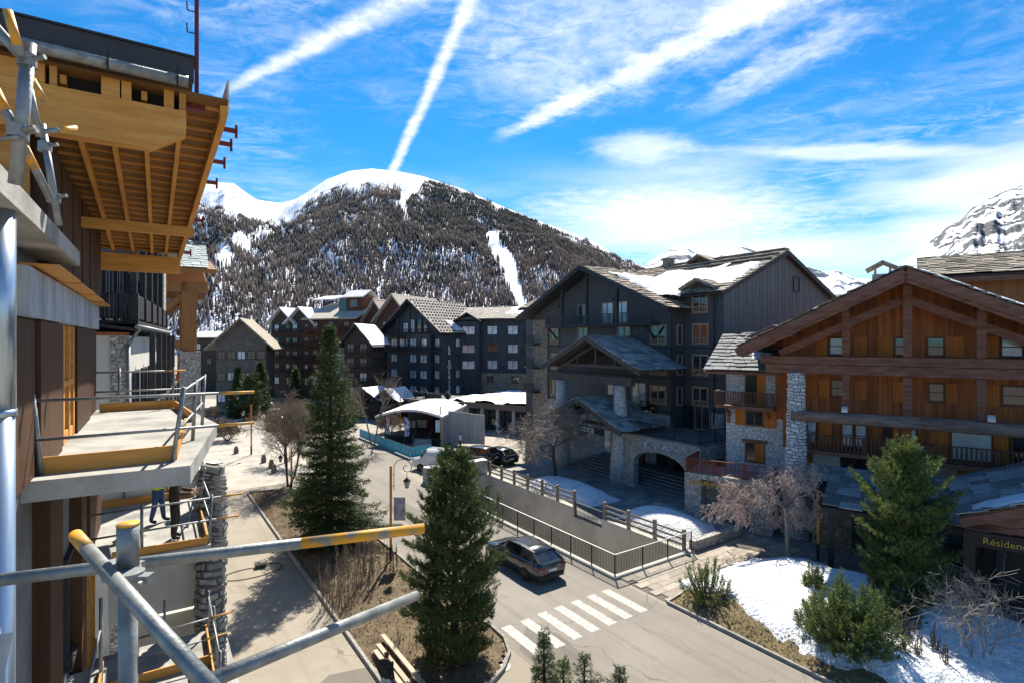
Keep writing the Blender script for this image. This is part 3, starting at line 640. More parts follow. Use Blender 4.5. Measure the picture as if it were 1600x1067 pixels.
def forest():
    rnd = np.random.RandomState(12); n = MV.shape[1]
    treeline = [(150, 345), (300, 318), (330, 330), (400, 352), (440, 352), (475, 330), (500, 312), (530, 301), (560, 296), (600, 293), (622, 296), (640, 300), (660, 288), (700, 297), (740, 314), (800, 340), (860, 362), (920, 388), (960, 408), (1000, 425), (1100, 460), (1240, 490)]
    piste_c = [(300, 640), (322, 628), (345, 640), (362, 768), (385, 775), (410, 792), (440, 800), (480, 815), (530, 830)]
    piste_w = [(264, 50), (290, 20), (305, 12), (322, 6), (345, 0), (360, 6), (372, 10), (400, 15), (440, 11), (480, 8), (530, 10)]
    pos = []; typ = []; hs = []
    tries = 250000; xi = rnd.uniform(0, len(mxs) - 1.001, tries); kk = np.sqrt(rnd.uniform(.0, 1.0, tries)) ** 1.25 * (n - 1.001)
    for a, k in zip(xi, kk):
        i = int(a); j = int(k); fa = a - i; fk = k - j
        p = (MV[i, j] * (1 - fa) + MV[i + 1, j] * fa) * (1 - fk) + (MV[i, j + 1] * (1 - fa) + MV[i + 1, j + 1] * fa) * fk
        px = CX + FPX * p[0] / p[1]; py = CY - FPX * (p[2] - CAM_H) / p[1]
        tl = interp(treeline, px) - 7 + 9 * mnoise.noise(Vector((px / 14., 1, 0)))
        if py < tl: continue
        d = 1.0 - .6 * max(0, 1 - (py - tl) / 9)
        c = interp(piste_c, py); w = interp(piste_w, py)
        if w > 0 and abs(px - c) < w + 6 * mnoise.noise(Vector((py / 7., 4, px / 12))): continue
        if 440 < py and abs(px - (855 + (py - 400) * .95)) < 7 and px > 860: continue            # second run
        if 358 < py < 372 and abs((py - 362) - (px - 770) * .16) < 2.2 and 770 < px < 835: continue
        f = mnoise.fractal(Vector((px / 42., py / 30., 2)), .9, 2, 5); g = mnoise.fractal(Vector((px / 16. - py / 26., py / 120., 7)), .9, 2, 4)
        cov = .95 + .65 * f + .6 * g
        if px < 500: cov -= .62 * (1 - (px - 300) / 200) * max(0, 1 - (py - 330) / 75) + max(0, .75 - abs((py - 330) - (480 - px) * .55) / 40)
        if py > 440: cov += .25
        if rnd.rand() > d * cov: continue
        pos.append(p); ever = .38 * max(0, 1 - abs(py - 360) / 90) + .4 * f + (.25 if px > 640 and py < 350 else 0) + .06
        typ.append(rnd.rand() < ever); hs.append((7 + 10 * rnd.rand() ** 1.3) * (.72 if py - tl < 14 else 1.0))
    pos = np.array(pos); typ = np.array(typ); hs = np.array(hs)
    for name, sel, mat, rr, lab in (('evergreen_forest', typ, NEEDLE_F, .10, 'dark evergreen forest spread over the mountainside'), ('larch_forest', ~typ, LARCH_F, .066, 'grey brown bare larch forest covering the lower mountainside')):
        P = pos[sel]; h = hs[sel]; N = len(P); r = h * rr * rnd.uniform(.75, 1.25, N); ph = rnd.uniform(0, 6.28, N); V = np.zeros((N, 9, 3)); 
        for q in range(4):
            a = ph + q * math.pi / 2
            V[:, q] = P + np.stack([np.cos(a) * r, np.sin(a) * r, h * .14], -1)
            V[:, 4 + q] = P + np.stack([np.cos(a + .6) * r * .62, np.sin(a + .6) * r * .62, h * .5], -1)
        V[:, 8] = P + np.stack([rnd.normal(0, .3, N), rnd.normal(0, .3, N), h], -1)
        t = [(q, (q + 1) % 4, 4 + q) for q in range(4)] + [((q + 1) % 4, 4 + (q + 1) % 4, 4 + q) for q in range(4)] + [(4 + q, 4 + (q + 1) % 4, 8) for q in range(4)]
        T = (np.arange(N)[:, None, None] * 9 + np.array(t)[None]).reshape(-1, 3)
        o = put(name, np_mesh(name, V.reshape(-1, 3), T), mat, stuff=True); tag(o, lab, 'forest')
forest()

# ================================================================== the dark lodge across the street
def lodge():
    o = SR(31.36, 38.5); T = thing('lodge', 'dark charcoal timber hotel with stone slab roof, white stone pillars and an arched terrace', 'hotel', o, R(-55.7))
    # local: x along the facade (to the right), y into the building
    wl = MB(); wl.prism([(-20.3, 0), (0, 0), (0, 15.0), (-10.15, 19.25), (-20.3, 15.0)], 0, 6.0); wl.box(-24, 4.0, 1.37, 19.2, 0, 16.35)
    wl.prism([(1.37, 16.35), (19.2, 16.35), (10.3, 20.1)], 0, .01)
    m2 = MB(); m2.v = wl.v[:-6]; m2.f = [f for f in wl.f if max(f) < len(m2.v)]
    put('wall', m2, CHAR, T)
    # right-hand gable wall in grey boards
    g = MB(); n = 44; zb = lambda y: 16.35 + (3.75 * (1 - abs(y - 10.3) / 8.93))
    for i in range(n):
        y0 = 1.40 + 17.75 * i / n; y1 = 1.40 + 17.75 * (i + 1) / n - .012; k = .03 + .018 * ((i * 7) % 3)
        g.hexa([(4.0, y0, 4), (4.0 + k, y0, 4), (4.0 + k, y1, 4), (4.0, y1, 4), (4.0, y0, zb(y0)), (4.0 + k, y0, zb(y0)), (4.0 + k, y1, zb(y1)), (4.0, y1, zb(y1))])
    put('gable_cladding', g, GREYWOOD, T)
    window(T, 4.06, 12.0, 16.7, 1.1, 1.35, R(90), fm=DARKTRIM, mull=0, name='gable_window', gm=METALROOF)
    # stone corner strip on the far left and stone ground storey
    st = MB(); st.box(-20.5, -17.7, -.14, 1, 0, 14.5); put('stone_corner', st, STONE_B, T)
    sb = MB(); sb.box(-17.7, -.3, -.12, 0, 0, 5.5); sb.box(.05, 1.0, 1.25, 1.37, 4.2, 6.0); sb.box(2.9, 4.05, 1.25, 1.37, 0, 6.0); sb.box(.05, 2.9, 1.25, 1.37, 0, 4.2); put('stone_base', sb, STONE, T)
    # storey bands, drain pipes
    bd = MB()
    for z in (5.75, 8.72, 11.4): bd.box(-17.6, .04, -.06, .0, z, z + .1); bd.box(.06, 4.02, 1.31, 1.37, z, z + .1)
    put('storey_band', bd, DARKTRIM, T)
    for (x, y, zt) in ((-.05, -.16, 14.4), (3.2, 1.22, 15.9)):
        p = MB().path([(x, y - .35, zt + .35), (x, y, zt), (x, y, 5.0)], .055, 8); put('drain_pipe', p, BLACKM, T)
    # windows with pale wooden surrounds
    for z, h in ((11.75, 1.75), (9.05, 1.8), (6.42, 1.65)):
        window(T, -2.6, 0, z, 1.85, h, balus=True, fw=.13, mull=1)
        window(T, .95, 1.37, z + .05, 1.65, h, balus=True, fw=.13, mull=1)
        window(T, .0, .42, z, .72, h - .05, R(90), mull=0, fw=.1)
        if z > 9.5: window(T, -6.75, 0, z, 1.75, h, balus=True, fw=.13); window(T, -17.3, 0, z - .05, 1.5, h, balus=True, fw=.13); window(T, -12.6, 0, z, 1.6, h, fw=.13)
    window(T, -17.2, 0, 8.9, 1.5, 1.8, fw=.13); window(T, -17.2, 0, 6.0, 1.5, 2.1, fw=.1)
    # gable storey: glazed doors behind the balcony
    for x, w in ((-12.6, 1.5), (-8.9, 1.6), (-7.0, 1.6)): window(T, x, 0, 13.75, w, 2.1, fw=.1, gm=GLASS_C if w > 1.55 else GLASS)
    bl = MB(); bl.box(-16.4, -1.4, -1.5, -.003, 13.45, 13.62); b = put('balcony', bl, DARKTRIM, T)
    railing(b, (-16.3, -1.42), (-1.5, -1.42), 13.6, 1.05, M('dark_rail', (.05, .052, .056), rough=.6), .17, .04, post=2.4)
    for x in (-13.6, -9.75, -5.5): put('post', MB().box(x - .12, x + .12, -1.45, -1.2, 13.62, 19.2 - abs(x + 10.15) * .43 - .25), DARKTRIM, T)
    for x in (-16.0, -2.0):
        put('brace', MB().beam((x, -.05, 12.2), (x, -1.3, 13.45), .16, .16), DARKTRIM, T)
    # front gable roof
    def gz(x, y): return 19.62 - abs(x + 10.15) * .432
    rf = MB(); rf.plate([(-10.15, -1.9, 19.6), (-10.15, 9.2, 19.6), (1.0, 9.2, 19.6 - 11.15 * .432), (1.0, -1.9, 19.6 - 11.15 * .432)], .22)
    rf.plate([(-10.15, 9.2, 19.6), (-10.15, -1.9, 19.6), (-21.3, -1.9, 19.6 - 11.15 * .432), (-21.3, 9.2, 19.6 - 11.15 * .432)], .22)
    for sgn in (-1, 1): rf.beam((-10.15, -1.96, 19.45), (-10.15 + sgn * 11.2, -1.96, 19.45 - 11.2 * .432), .1, .42)
    a = math.hypot(1, .420)
    # main roof planes
    def mz(x, y): return 16.4 + (y - 1.37) * .4367 if y < 10.3 else 20.3 - (y - 10.3) * .4367
    rf.plate([(-24.6, .5, mz(0, .5)), (4.6, .5, mz(0, .5)), (4.6, 10.3, 20.3), (-24.6, 10.3, 20.3)], .2)
    rf.plate([(-24.6, 10.3, 20.3), (4.6, 10.3, 20.3), (4.6, 20.0, mz(0, 20)), (-24.6, 20.0, mz(0, 20))], .2)
    rf.beam((4.55, .4, mz(0, .5) - .15), (4.55, 10.3, 20.1), .14, .4); rf.beam((4.55, 10.3, 20.1), (4.55, 20, mz(0, 20) - .15), .14, .4)
    roof = put('roof', rf, DARKTRIM, T)
    sl = MB(); up = Vector((0, 9.8, 20.3 - mz(0, .5)))
    slab_rows(sl, (-24.6, .5, mz(0, .5)), (1, 0, 0), up, 29.3, up.length, .75, .58, .07, 4, jit=.5)
    V = Vector((-11.15, 0, 11.15 * .432)); slab_rows(sl, (1.0, -1.98, 19.6 - 11.15 * .432), (0, 1, 0), V, 11.2, V.length, .75, .58, .07, 9, jit=.5)
    V = Vector((11.15, 0, 11.15 * .432)); slab_rows(sl, (-21.3, -1.98, 19.6 - 11.15 * .432), (0, 1, 0), V, 4.5, V.length, .7, .55, .045, 10)
    sl.box(-24.6, 4.6, 10.15, 10.45, 20.33, 20.46)
    # raised slab courses along the ridge
    for k in range(3): sl.beam((-10 + k * 2, 10.2 - k * 1.2, 20.5 - k * .52), (4.4, 10.2 - k * 1.2, 20.5 - k * .52), .5, .07)
    put('stone_slabs', sl, LAUZE, roof, stuff=True)
    rs = lambda x, y: max(gz(x, y) if y < 9.2 and x < 1 else -9, mz(x, y)) + .13
    snow_patch(roof, rs, -8.3, .7, .2, 7.5, .2, 5.1, res=.2, lvl=-.35); snow_patch(roof, rs, -2.5, 4.3, 2.2, 7.2, .2, 7.7, res=.2, lvl=-.2)
    # wall dormer
    d = MB(); d.prism([(.5, 14.2), (3.1, 14.2), (3.1, 16.5), (1.8, 17.1), (.5, 16.5)], 1.33, 4.2); dm = put('dormer', d, CHAR, T)
    window(dm, .95, 1.33, 14.45, 1.6, 1.85, balus=True, fw=.13)
    dr = MB(); dr.plate([(1.8, .6, 17.35), (3.6, .6, 16.55), (3.6, 4.6, 16.55), (1.8, 4.6, 17.35)], .12); dr.plate([(1.8, .6, 17.35), (0, .6, 16.55), (0, 4.6, 16.55), (1.8, 4.6, 17.35)], .12)
    slab_rows(dr, (3.6, .55, 16.55), (0, 1, 0), (-1.8, 0, .8), 4, 1.95, .5, .42, .04, 2); slab_rows(dr, (0, .55, 16.55), (0, 1, 0), (1.8, 0, .8), 4, 1.95, .5, .42, .04, 3)
    put('dormer_roof', dr, LAUZE, dm)
    ch = MB(); ch.box(-9.5, -8.7, 9.8, 10.8, 19, 21.1); ch.box(-9.65, -8.55, 9.65, 10.95, 21.1, 21.25); put('chimney', ch, STONE_B, roof)
    ch2 = MB(); ch2.plate([(-4.2, 8.8, 21.0), (-2.6, 8.8, 20.2), (-2.6, 11, 20.2), (-4.2, 11, 21.0)], .12); ch2.plate([(-4.2, 8.8, 21.0), (-5.8, 8.8, 20.2), (-5.8, 11, 20.2), (-4.2, 11, 21.0)], .12); put('ridge_dormer', ch2, LAUZE, roof)
    # stacked entrance porches
    def porch(xc, half, y0, y1, zr, ze, seed, nm):
        P = MB(); k = (zr - ze) / half
        for sg in (-1, 1):
            P.plate([(xc, y0, zr), (xc + sg * half, y0, ze), (xc + sg * half, y1, ze), (xc, y1, zr)], .12)
            P.beam((xc, y0 + .05, zr - .2), (xc + sg * half, y0 + .05, ze - .2), .14, .34); P.beam((xc, y0 + 1.3, zr - .75), (xc + sg * half * .8, y0 + 1.3, zr - .75 - k * half * .8), .16, .22)
        P.beam((xc - half * .75, y0 + 1.3, ze + .15), (xc + half * .75, y0 + 1.3, ze + .15), .2, .26); P.beam((xc, y0 + 1.3, ze + .2), (xc, y0 + 1.3, zr - .5), .18, .18)
        for q in (-.38, .38): P.beam((xc + q * half, y0 + 1.3, ze + .2), (xc + q * half, y0 + 1.3, zr - k * half * .4 - .5), .16, .16)
        po = put(nm, P, M('weathered_porch_timber', (.06, .055, .052), (.10, .09, .082), rough=.8, scale=2, bump=.3), T)
        for sg, sd_ in ((-1, seed), (1, seed + 1)):
            V = Vector((-sg * half, 0, zr - ze)); slab_parts(po, 'roof_slab', SLATE_O, (xc + sg * half, y0 - .04, ze + .01), (0, 1, 0), V, y1 - y0, V.length, .85, .62, .05, sd_)
        return po
    p1 = porch(-4.9, 6.4, -5.9, -.1, 12.45, 9.65, 31, 'upper_porch')
    put('porch_beam', MB().box(-11.6, -.5, -4.75, -4.25, 8.25, 8.95), M('weathered_porch_timber', (0, 0, 0)), T)
    railing(T, (-10.8, -4.3), (-1.2, -4.3), 8.95, .95, DARKTRIM, .2, .05)
    p2 = porch(-4.9, 5.3, -6.9, -1.5, 7.05, 4.75, 41, 'lower_porch')
    for x, w in ((-9.9, .62), (-2.0, .62)):
        pl = MB(); rr = random.Random(5)
        pl.lathe([(w * 1.5, 0), (w * 1.3, 2.4), (w * 1.1, 4.4), (w * 1.05, 4.6), (w * .92, 6.4), (w * .8, 8.25)], 18, (x, -4.5, 0)); put('stone_pillar', pl.mesh('stone_pillar', True), STONE_W, T)
    # sign band with lettering
    sg = put('sign_board', MB().box(-8.3, -1.7, -6.72, -6.62, 4.15, 4.72), M('sign_black', (.02, .018, .02), rough=.5), T)
    put('lettering', text_mesh('AVENUE LODGE', .62, .02), M('white_letters', (.85, .85, .85), rough=.5), sg, (-7.4, -6.74, 4.22), (R(90), 0, 0))
    put('red_door_panel', MB().box(-2.75, -1.9, -1.7, -1.5, 0, 4.1), M('dark_red_panel', (.11, .012, .012), (.08, .01, .01), rough=.5), T)
    window(T, -8.6, -.12, 1.0, 2.2, 2.3, gm=GLASS_C, fw=.12); window(T, -5.6, -.12, 1.0, 1.6, 2.2, gm=GLASS); window(T, -1.75, -.13, .4, 1.4, 2.7, fm=DARKTRIM)
    # upper entrance loggia windows
    window(T, -8.2, 0, 6.1, 1.9, 2.1, gm=GLASS_C, fw=.1); window(T, -4.9, 0, 6.1, 1.8, 2.1, fw=.1, gm=GLASS_C)
    # arched terrace
    A = MB(); x0, x1 = -1.1, 6.35; pts = []; n = 14
    cxm = (x0 + 1.0 + x1 - 1.25) / 2; hw = (x1 - 1.25 - x0 - 1.0) / 2
    arch = [(cxm + hw * math.cos(math.pi * i / n), 2.1 + 1.15 * math.sin(math.pi * i / n)) for i in range(n + 1)]
    A.box(x0, x0 + 1.0, -4.9, -4.3, 0, 4.3); A.box(x1 - 1.25, x1, -4.9, -4.3, 0, 4.3)
    for (ax, az), (bx, bz) in zip(arch[:-1], arch[1:]): A.hexa([(bx, -4.9, bz), (ax, -4.9, az), (ax, -4.3, az), (bx, -4.3, bz), (bx, -4.9, 4.3), (ax, -4.9, 4.3), (ax, -4.3, 4.3), (bx, -4.3, 4.3)])
    A.box(x1 - .6, x1 - .003, -4.3, -3.2, 0, 4.3); A.box(x1 - .6, x1 - .004, -3.2, 1.2, 3.2, 4.3); A.box(x1 - .6, x1 - .003, .2, 1.2, 0, 3.2)
    ter = put('arched_terrace', A, STONE, T)
    put('terrace_floor', MB().box(x0 + .0, x1 - .05, -4.95, 1.2, 4.31, 4.42), CONC_D, T)
    railing(T, (x0 + .3, -4.75), (x1 - .1, -4.75), 4.42, 1.0, BLACKM, .16, .03, post=2.2); railing(T, (x1 - .15, -4.75), (x1 - .15, 1.0), 4.42, 1.0, BLACKM, .16, .03, post=2.2)
    window(T, -3.8, 0, 4.45, 1.9, 2.1, fm=DARKTRIM, gm=GLASS); window(T, .1, 1.24, 4.45, 1.0, 2.0, fm=DARKTRIM); window(T, 1.2, 1.37, 4.45, 1.55, 2.1, fm=TRIMW)
    fl = MB(); rr = random.Random(2)
    for i in range(70):
        x = rr.uniform(1.2, 4.4); z = 3.72 + .22 * math.sin(x * 5) * rr.random() + rr.uniform(-.16, .16); s = rr.uniform(.05, .13); a = rr.uniform(0, 3.1)
        fl.beam((x - s * math.cos(a), -4.95, z - s * math.sin(a)), (x + s * math.cos(a), -4.95, z + s * math.sin(a)), .05, s * .9, up=(0, 1, 0))
    put('flower_ornament', fl, M('painted_flowers', (.5, .5, .45), isl=.6, hue=.5), ter, stuff=True)
    # back wall and doors under the arch
    window(T, 1.3, -.13, .6, 1.1, 2.2, fm=DARKTRIM); window(T, 2.6, 1.24, .3, 1.4, 2.4, fm=M('dark_door', (.05, .02, .015), rough=.5), mull=0)
    # entrance steps
    for k in range(6): put('step', MB().box(-9.0 + k * .15, 5.0 - k * .1, -4.25 + k * .42 - .0, -.2, .16 * k + .012, .16 * (k + 1)), M('slate_step', (.13, .13, .135), (.2, .2, .2), rough=.8, scale=3, bump=.3), T)
    # side balconies on the stone corner
    for z in (6.2, 9.0, 11.7):
        b = put('balcony', MB().box(-20.9, -19.0, -1.2, -.15, z - .15, z), DARKTRIM, T); railing(b, (-20.85, -1.15), (-19.05, -1.15), z, 1.0, BLACKM, .14, .03, post=1.8)
    lp = MB()
    for x, z in ((-13.6, 15.6), (-5.5, 15.9)): lp.lathe([(.02, .25), (.12, .2), (.1, 0), (.02, -.05)], 8, (x - .3, -1.6, z))
    put('porch_lantern', lp, BLACKM, T)
lodge()

# ================================================================== the brown chalet on the right
def warp(v):      # uneven courses
    n1 = mnoise.noise(Vector((v[0] * 1.7, v[1] * 1.7, v[2] * 1.1))); n2 = mnoise.noise(Vector((v[0] * 1.5 + 9, v[1] * 1.5, v[2] * 2.3))); a = n2 * .3; c, s = math.cos(a), math.sin(a)
    return (v[0] * c - v[1] * s, v[0] * s + v[1] * c, max(.0, v[2] + n1 * .22))
def chalet():
    T = thing('timber_chalet', 'large brown larch chalet with orange shutters, heavy beams and a white stone column', 'chalet', (17.5, 33.5, 0), R(-35.8))
    YW = 1.6; ap = 5.46; XR = 18.0
    zr = lambda x: 15.75 - abs(x - ap) * .505
    # wall of vertical boards
    wl = MB(); wl.prism([(-1.0, 5.2), (XR, 5.2), (XR, zr(XR)), (ap, 15.6), (-1.0, zr(-1.0) - .1)], YW + .03, YW + 13)
    put('wall', wl, BROWNWOOD, T)
    bd = MB(); x = .25; rr = random.Random(4)
    while x < XR - .2:
        w = rr.uniform(.16, .24); k = rr.uniform(.012, .03); bd.hexa([(x + .004, YW + .03 - k, 7.3), (x + w - .004, YW + .03 - k, 7.3), (x + w - .004, YW + .03, 7.3), (x + .004, YW + .03, 7.3), (x + .004, YW + .03 - k, zr(x) - .25), (x + w - .004, YW + .03 - k, zr(x + w) - .25), (x + w - .004, YW + .03, zr(x + w) - .25), (x + .004, YW + .03, zr(x) - .25)]); x += w
    put('wall_boards', bd, M('larch_board', (.42, .13, .036), (.22, .066, .021), rough=.7, scale=1.1, stretch=(5, 5, .3), bump=.5, bscale=3, isl=.22), T, stuff=True)
    put('ground_wall', MB().box(-1.0, XR, YW + .0, YW + 12, 0, 5.2), PLASTER, T)
    # gable roof with wide overhang
    rf = MB()
    for xe in (-3.05, XR): rf.plate([(ap, -1.9, 15.95), (ap, 14, 15.95), (xe, 14, 15.95 - abs(xe - ap) * .505), (xe, -1.9, 15.95 - abs(xe - ap) * .505)], .16)
    roof = put('roof', rf, M('roof_boarding', (.19, .095, .062), (.12, .058, .04), rough=.8, scale=2, stretch=(1, 6, 6)), T)
    for xe in (-3.05, XR):
        put('bargeboard', MB().beam((ap, -1.97, 15.62), (xe, -1.97, 15.62 - abs(xe - ap) * .505), .12, .5), REDBEAM, T)
        put('bargeboard', MB().beam((ap, -1.86, 15.30), (xe + (.3 if xe < 0 else -.3), -1.86, 15.30 - (abs(xe - ap) - .3) * .505), .1, .3), REDBEAM, T)
    sl = MB(); V = Vector((ap - XR, 0, (XR - ap) * .505)); slab_rows(sl, (XR, -2.0, 15.95 - (XR - ap) * .505), (0, 1, 0), V, 16, V.length, .65, .55, .05, 6)
    V = Vector((ap + 3.05, 0, (ap + 3.05) * .505)); slab_rows(sl, (-3.05, -2.0, 15.95 - (ap + 3.05) * .505), (0, 1, 0), V, 16, V.length, .65, .55, .05, 7)
    put('stone_slabs', sl, LAUZE, roof, stuff=True)
    zf = lambda x, y: 16.03 - abs(x - ap) * .505
    snow_patch(roof, zf, 6.0, 17.0, -2.0, -.5, .1, 3.3, res=.16, lvl=-.3); snow_patch(roof, zf, -2.9, 1.5, -2.0, .8, .08, 4.3, res=.16, lvl=.0)
    # purlin ends under the overhang
    for x in (ap, 2.63, 8.66, 11.8, -.2): put('purlin', MB().box(x - .2, x + .2, -1.7, YW, zr(x) - .62, zr(x) - .2), REDBEAM, T)
    # timber frame: posts, braces, double beam
    for x in (2.63, 5.55, 8.66, 11.8):
        put('post', MB().box(x - .2, x + .2, -.2, .2, 11.15, zr(x) - .25), REDBEAM, T); put('post', MB().box(x - .2, x + .2, -.19, .2, 7.75, 10.05), REDBEAM, T)
    for xe, ze in ((-.9, 11.25), (XR - 1, 14.7 - (XR - 1 - ap) * .47)):
        put('rafter_beam', MB().beam((ap + (.2 if xe > ap else -.2), 0, 14.25), (xe, 0, 14.25 - abs(xe - ap) * .47), .3, .42), REDBEAM, T)
    put('beam', MB().box(-2.0, XR, -.26, .26, 10.62, 11.1), REDBEAM, T); put('beam', MB().box(-1.7, XR, -.3, .3, 10.08, 10.6), REDBEAM, T)
    lg = MB().tube((-.2, -.35, 7.52), (6.1, -.35, 7.56), .33, .36, 14).tube((6.1, -.35, 7.56), (XR, -.35, 7.5), .36, .4, 14); put('log_beam', lg.mesh('log_beam', True), GREYLOG, T)
    for x in (2.6, 9.0):
        s = put('floodlight', MB().hexa([(x - .16, -.75, 7.92), (x + .16, -.75, 7.92), (x + .16, -.5, 8.05), (x - .16, -.5, 8.05), (x - .14, -.85, 8.12), (x + .14, -.85, 8.12), (x + .14, -.6, 8.25), (x - .14, -.6, 8.25)]), WHITEP, T)
    # windows and shutters
    def win(x0, x1, z0, z1, **k): window(T, x0, YW, z0, x1 - x0, z1 - z0, fm=k.pop('fm', M('brown_window_frame', (.14, .06, .03), rough=.6)), d=.1, **k)
    for x0, x1 in ((1.6, 2.37), (4.92, 5.5), (6.44, 7.24), (9.58, 10.5), (12.6, 13.5)): win(x0, x1, 11.17, 12.24, mull=0, trans=1, gm=GLASS_C if x0 < 2 or x0 > 9 else GLASS)
    for x0, x1 in ((.9, 1.5), (2.93, 3.6), (4.1, 4.88), (7.27, 8.05), (8.9, 9.52), (13.6, 14.3)): shutter(T, x0, YW, 11.15, x1 - x0, 1.1)
    for x0, x1 in ((1.7, 2.44), (6.5, 7.24), (9.63, 10.6), (13.0, 13.9)): win(x0, x1, 8.6, 9.66, mull=0, trans=1, gm=GLASS)
    for x0, x1 in ((.28, .92), (1.05, 1.62), (2.93, 3.6), (4.85, 5.43), (7.28, 7.75), (8.95, 9.55)): shutter(T, x0, YW, 8.5, x1 - x0, 1.15)
    for x0, x1 in ((.35, .95), (2.25, 2.9), (2.95, 3.6), (5.2, 6.0)): win(x0, x1, 5.6, 7.0, mull=0, trans=1, gm=GLASS_C)
    put('door', MB().box(4.35, 4.8, YW - .06, YW, 5.5, 7.1), M('dark_door', (.05, .02, .015)), T); shutter(T, 1.05, YW, 5.55, .7, 1.4); shutter(T, 4.85, YW, 5.5, .9, 1.6); shutter(T, 6.6, YW, 5.5, .8, 1.6)
    put('roller_shutter', MB().box(7.55, 9.2, YW - .08, YW, 5.5, 7.0), PLASTER, T); win(10.0, 10.8, 5.5, 7.0, mull=0, gm=GLASS); shutter(T, 9.3, YW, 5.5, .6, 1.5); shutter(T, 10.9, YW, 5.5, .6, 1.5)
    win(2.2, 3.6, 4.0, 5.1, mull=1); win(4.5, 5.2, 3.9, 5.1, mull=0); shutter(T, 5.3, YW, 3.9, .8, 1.2); shutter(T, .1, YW, 3.9, .6, 1.2); win(9.3, 10.0, 3.4, 4.9, mull=0); shutter(T, 7.8, YW, 3.4, 1.1, 1.5); shutter(T, 10.2, YW, 3.4, 1.0, 1.5)
    # gallery balcony
    bl = put('balcony', MB().box(.55, XR, .1, YW, 5.2, 5.42), REDBEAM, T)
    RAILW = M('brown_rail', (.13, .062, .043), (.085, .04, .028), rough=.75, scale=4)
    railing(bl, (.6, .16), (XR, .16), 5.42, .95, RAILW, .2, .085, post=3.1, top=.12)
    # white stone column, its stones standing proud
    core = MB().lathe([(.63, 0), (.565, 3), (.48, 7), (.41, 10.2)], 16); col = put('stone_column', core.mesh('stone_column', True), M('mortar', (.20, .195, .19), rough=.9), T)
    st = MB(); rs = random.Random(11); z = .02
    while z < 10.1:
        h = rs.uniform(.12, .26); r = .66 - .22 * z / 10.2; a = rs.uniform(0, 1)
        a0 = a
        while a < a0 + 6.28:
            w = rs.uniform(.2, .55) / r; t = rs.uniform(.02, .06); a1 = min(a + w, a0 + 6.28); g = .018 / r; k = [(a + g + rs.uniform(0, .03), z + .012 + rs.uniform(0, .02)), (a1 - g, z + .012 + rs.uniform(0, .02)), (a1 - g - rs.uniform(0, .03), z + h - .012 - rs.uniform(0, .02)), (a + g, z + h - .012)]
            if a1 - a > .12:
                ri, ro = r - .02, r + t
                q = lambda R_, i, f=1.0: (R_ * math.cos(k[i][0]), R_ * math.sin(k[i][0]), k[i][1]); mA = (k[0][0] + k[1][0]) / 2; zm = (k[0][1] + k[2][1]) / 2
                def inn(i): aa = mA + (k[i][0] - mA) * .78; return (ro * math.cos(aa), ro * math.sin(aa), zm + (k[i][1] - zm) * .74)
                st.add([warp(v_) for v_ in (q(ri, 0), q(ri, 1), q(ri, 2), q(ri, 3), inn(0), inn(1), inn(2), inn(3))], [(4, 5, 6, 7), (0, 1, 5, 4), (1, 2, 6, 5), (2, 3, 7, 6), (3, 0, 4, 7)])
            a = a1
        z += h
    put('stones', st, M('pale_column_stone', (.72, .73, .74), (.52, .52, .53), rough=.85, scale=5, bump=.5, isl=.22), col, stuff=True)
    # ---- stone wing on the left
    YS = 2.0
    put('wing_wall', MB().box(-4.65, -1.02, YS, YS + 9, 0, 10.3), STONE_W, T)
    put('wing_corner_board', MB().box(-1.5, -.9, YS - .1, YS - .01, 6.9, 10.0), BROWNWOOD, T)
    window(T, -3.42, YS, 7.75, 1.15, 2.1, fm=REDBEAM, mull=0, d=.06); shutter(T, -2.65, YS - .03, 7.75, .55, 2.05)
    shutter(T, -4.05, YS, 6.3, .62, 1.1); window(T, -3.38, YS, 6.35, 1.15, 1.0, fm=REDBEAM, mull=1); shutter(T, -2.2, YS, 6.25, .75, 1.15); shutter(T, -4.6, YS - .01, 6.4, .25, .9)
    window(T, -3.4, YS, 3.9, 1.25, 1.3, fm=REDBEAM, mull=0); shutter(T, -2.8, YS - .04, 3.95, .6, 1.2); put('lintel', MB().box(-3.6, -2.0, YS - .12, YS + .02, 5.2, 5.38), REDBEAM, T)
    b2 = put('balcony', MB().box(-5.15, -1.45, YS - 1.05, YS - .003, 7.5, 7.7), REDBEAM, T); railing(b2, (-5.1, YS - 1.0), (-1.5, YS - 1.0), 7.68, .95, M('brown_rail', (0, 0, 0)), .16, .07, post=1.8, top=.1); railing(b2, (-5.1, YS - 1.0), (-5.1, YS), 7.68, .95, M('brown_rail', (0, 0, 0)), .16, .07, top=.1)
    for x in (-4.4, -1.9): put('bracket', MB().beam((x, YS - .05, 6.9), (x, YS - .95, 7.5), .12, .14), REDBEAM, T)
    wr = MB(); wr.plate([(-5.75, YS - 1.3, 10.02), (-.9, YS - 1.3, 10.02), (-1.5, YS + 4, 12.6), (-5.1, YS + 4, 12.6)], .14); wr.box(-5.8, -.95, YS - 1.36, YS - 1.3, 9.82, 9.98); wro = put('wing_roof', wr, WHITEP if False else REDBEAM, T)
    V = Vector((0, 5.3, 2.58)); slab_parts(wro, 'roof_slab', SLATE_D, (-5.8, YS - 1.4, 10.03), (1, 0, 0), V, 4.9, V.length, .7, .52, .05, 51, jit=.55)
    snow_patch(wro, lambda x, y: 10.12 + (y - YS + 1.3) * .487, -3.4, -1.6, YS - .3, YS + 1.2, .09, 1.1, res=.12, lvl=-.2)
    dm = MB(); dm.prism([(-3.4, 11.5), (-.9, 11.5), (-.9, 12.6), (-2.0, 13.0), (-3.4, 12.3)], 3.6, 6); put('side_dormer', dm, BROWNWOOD, T)
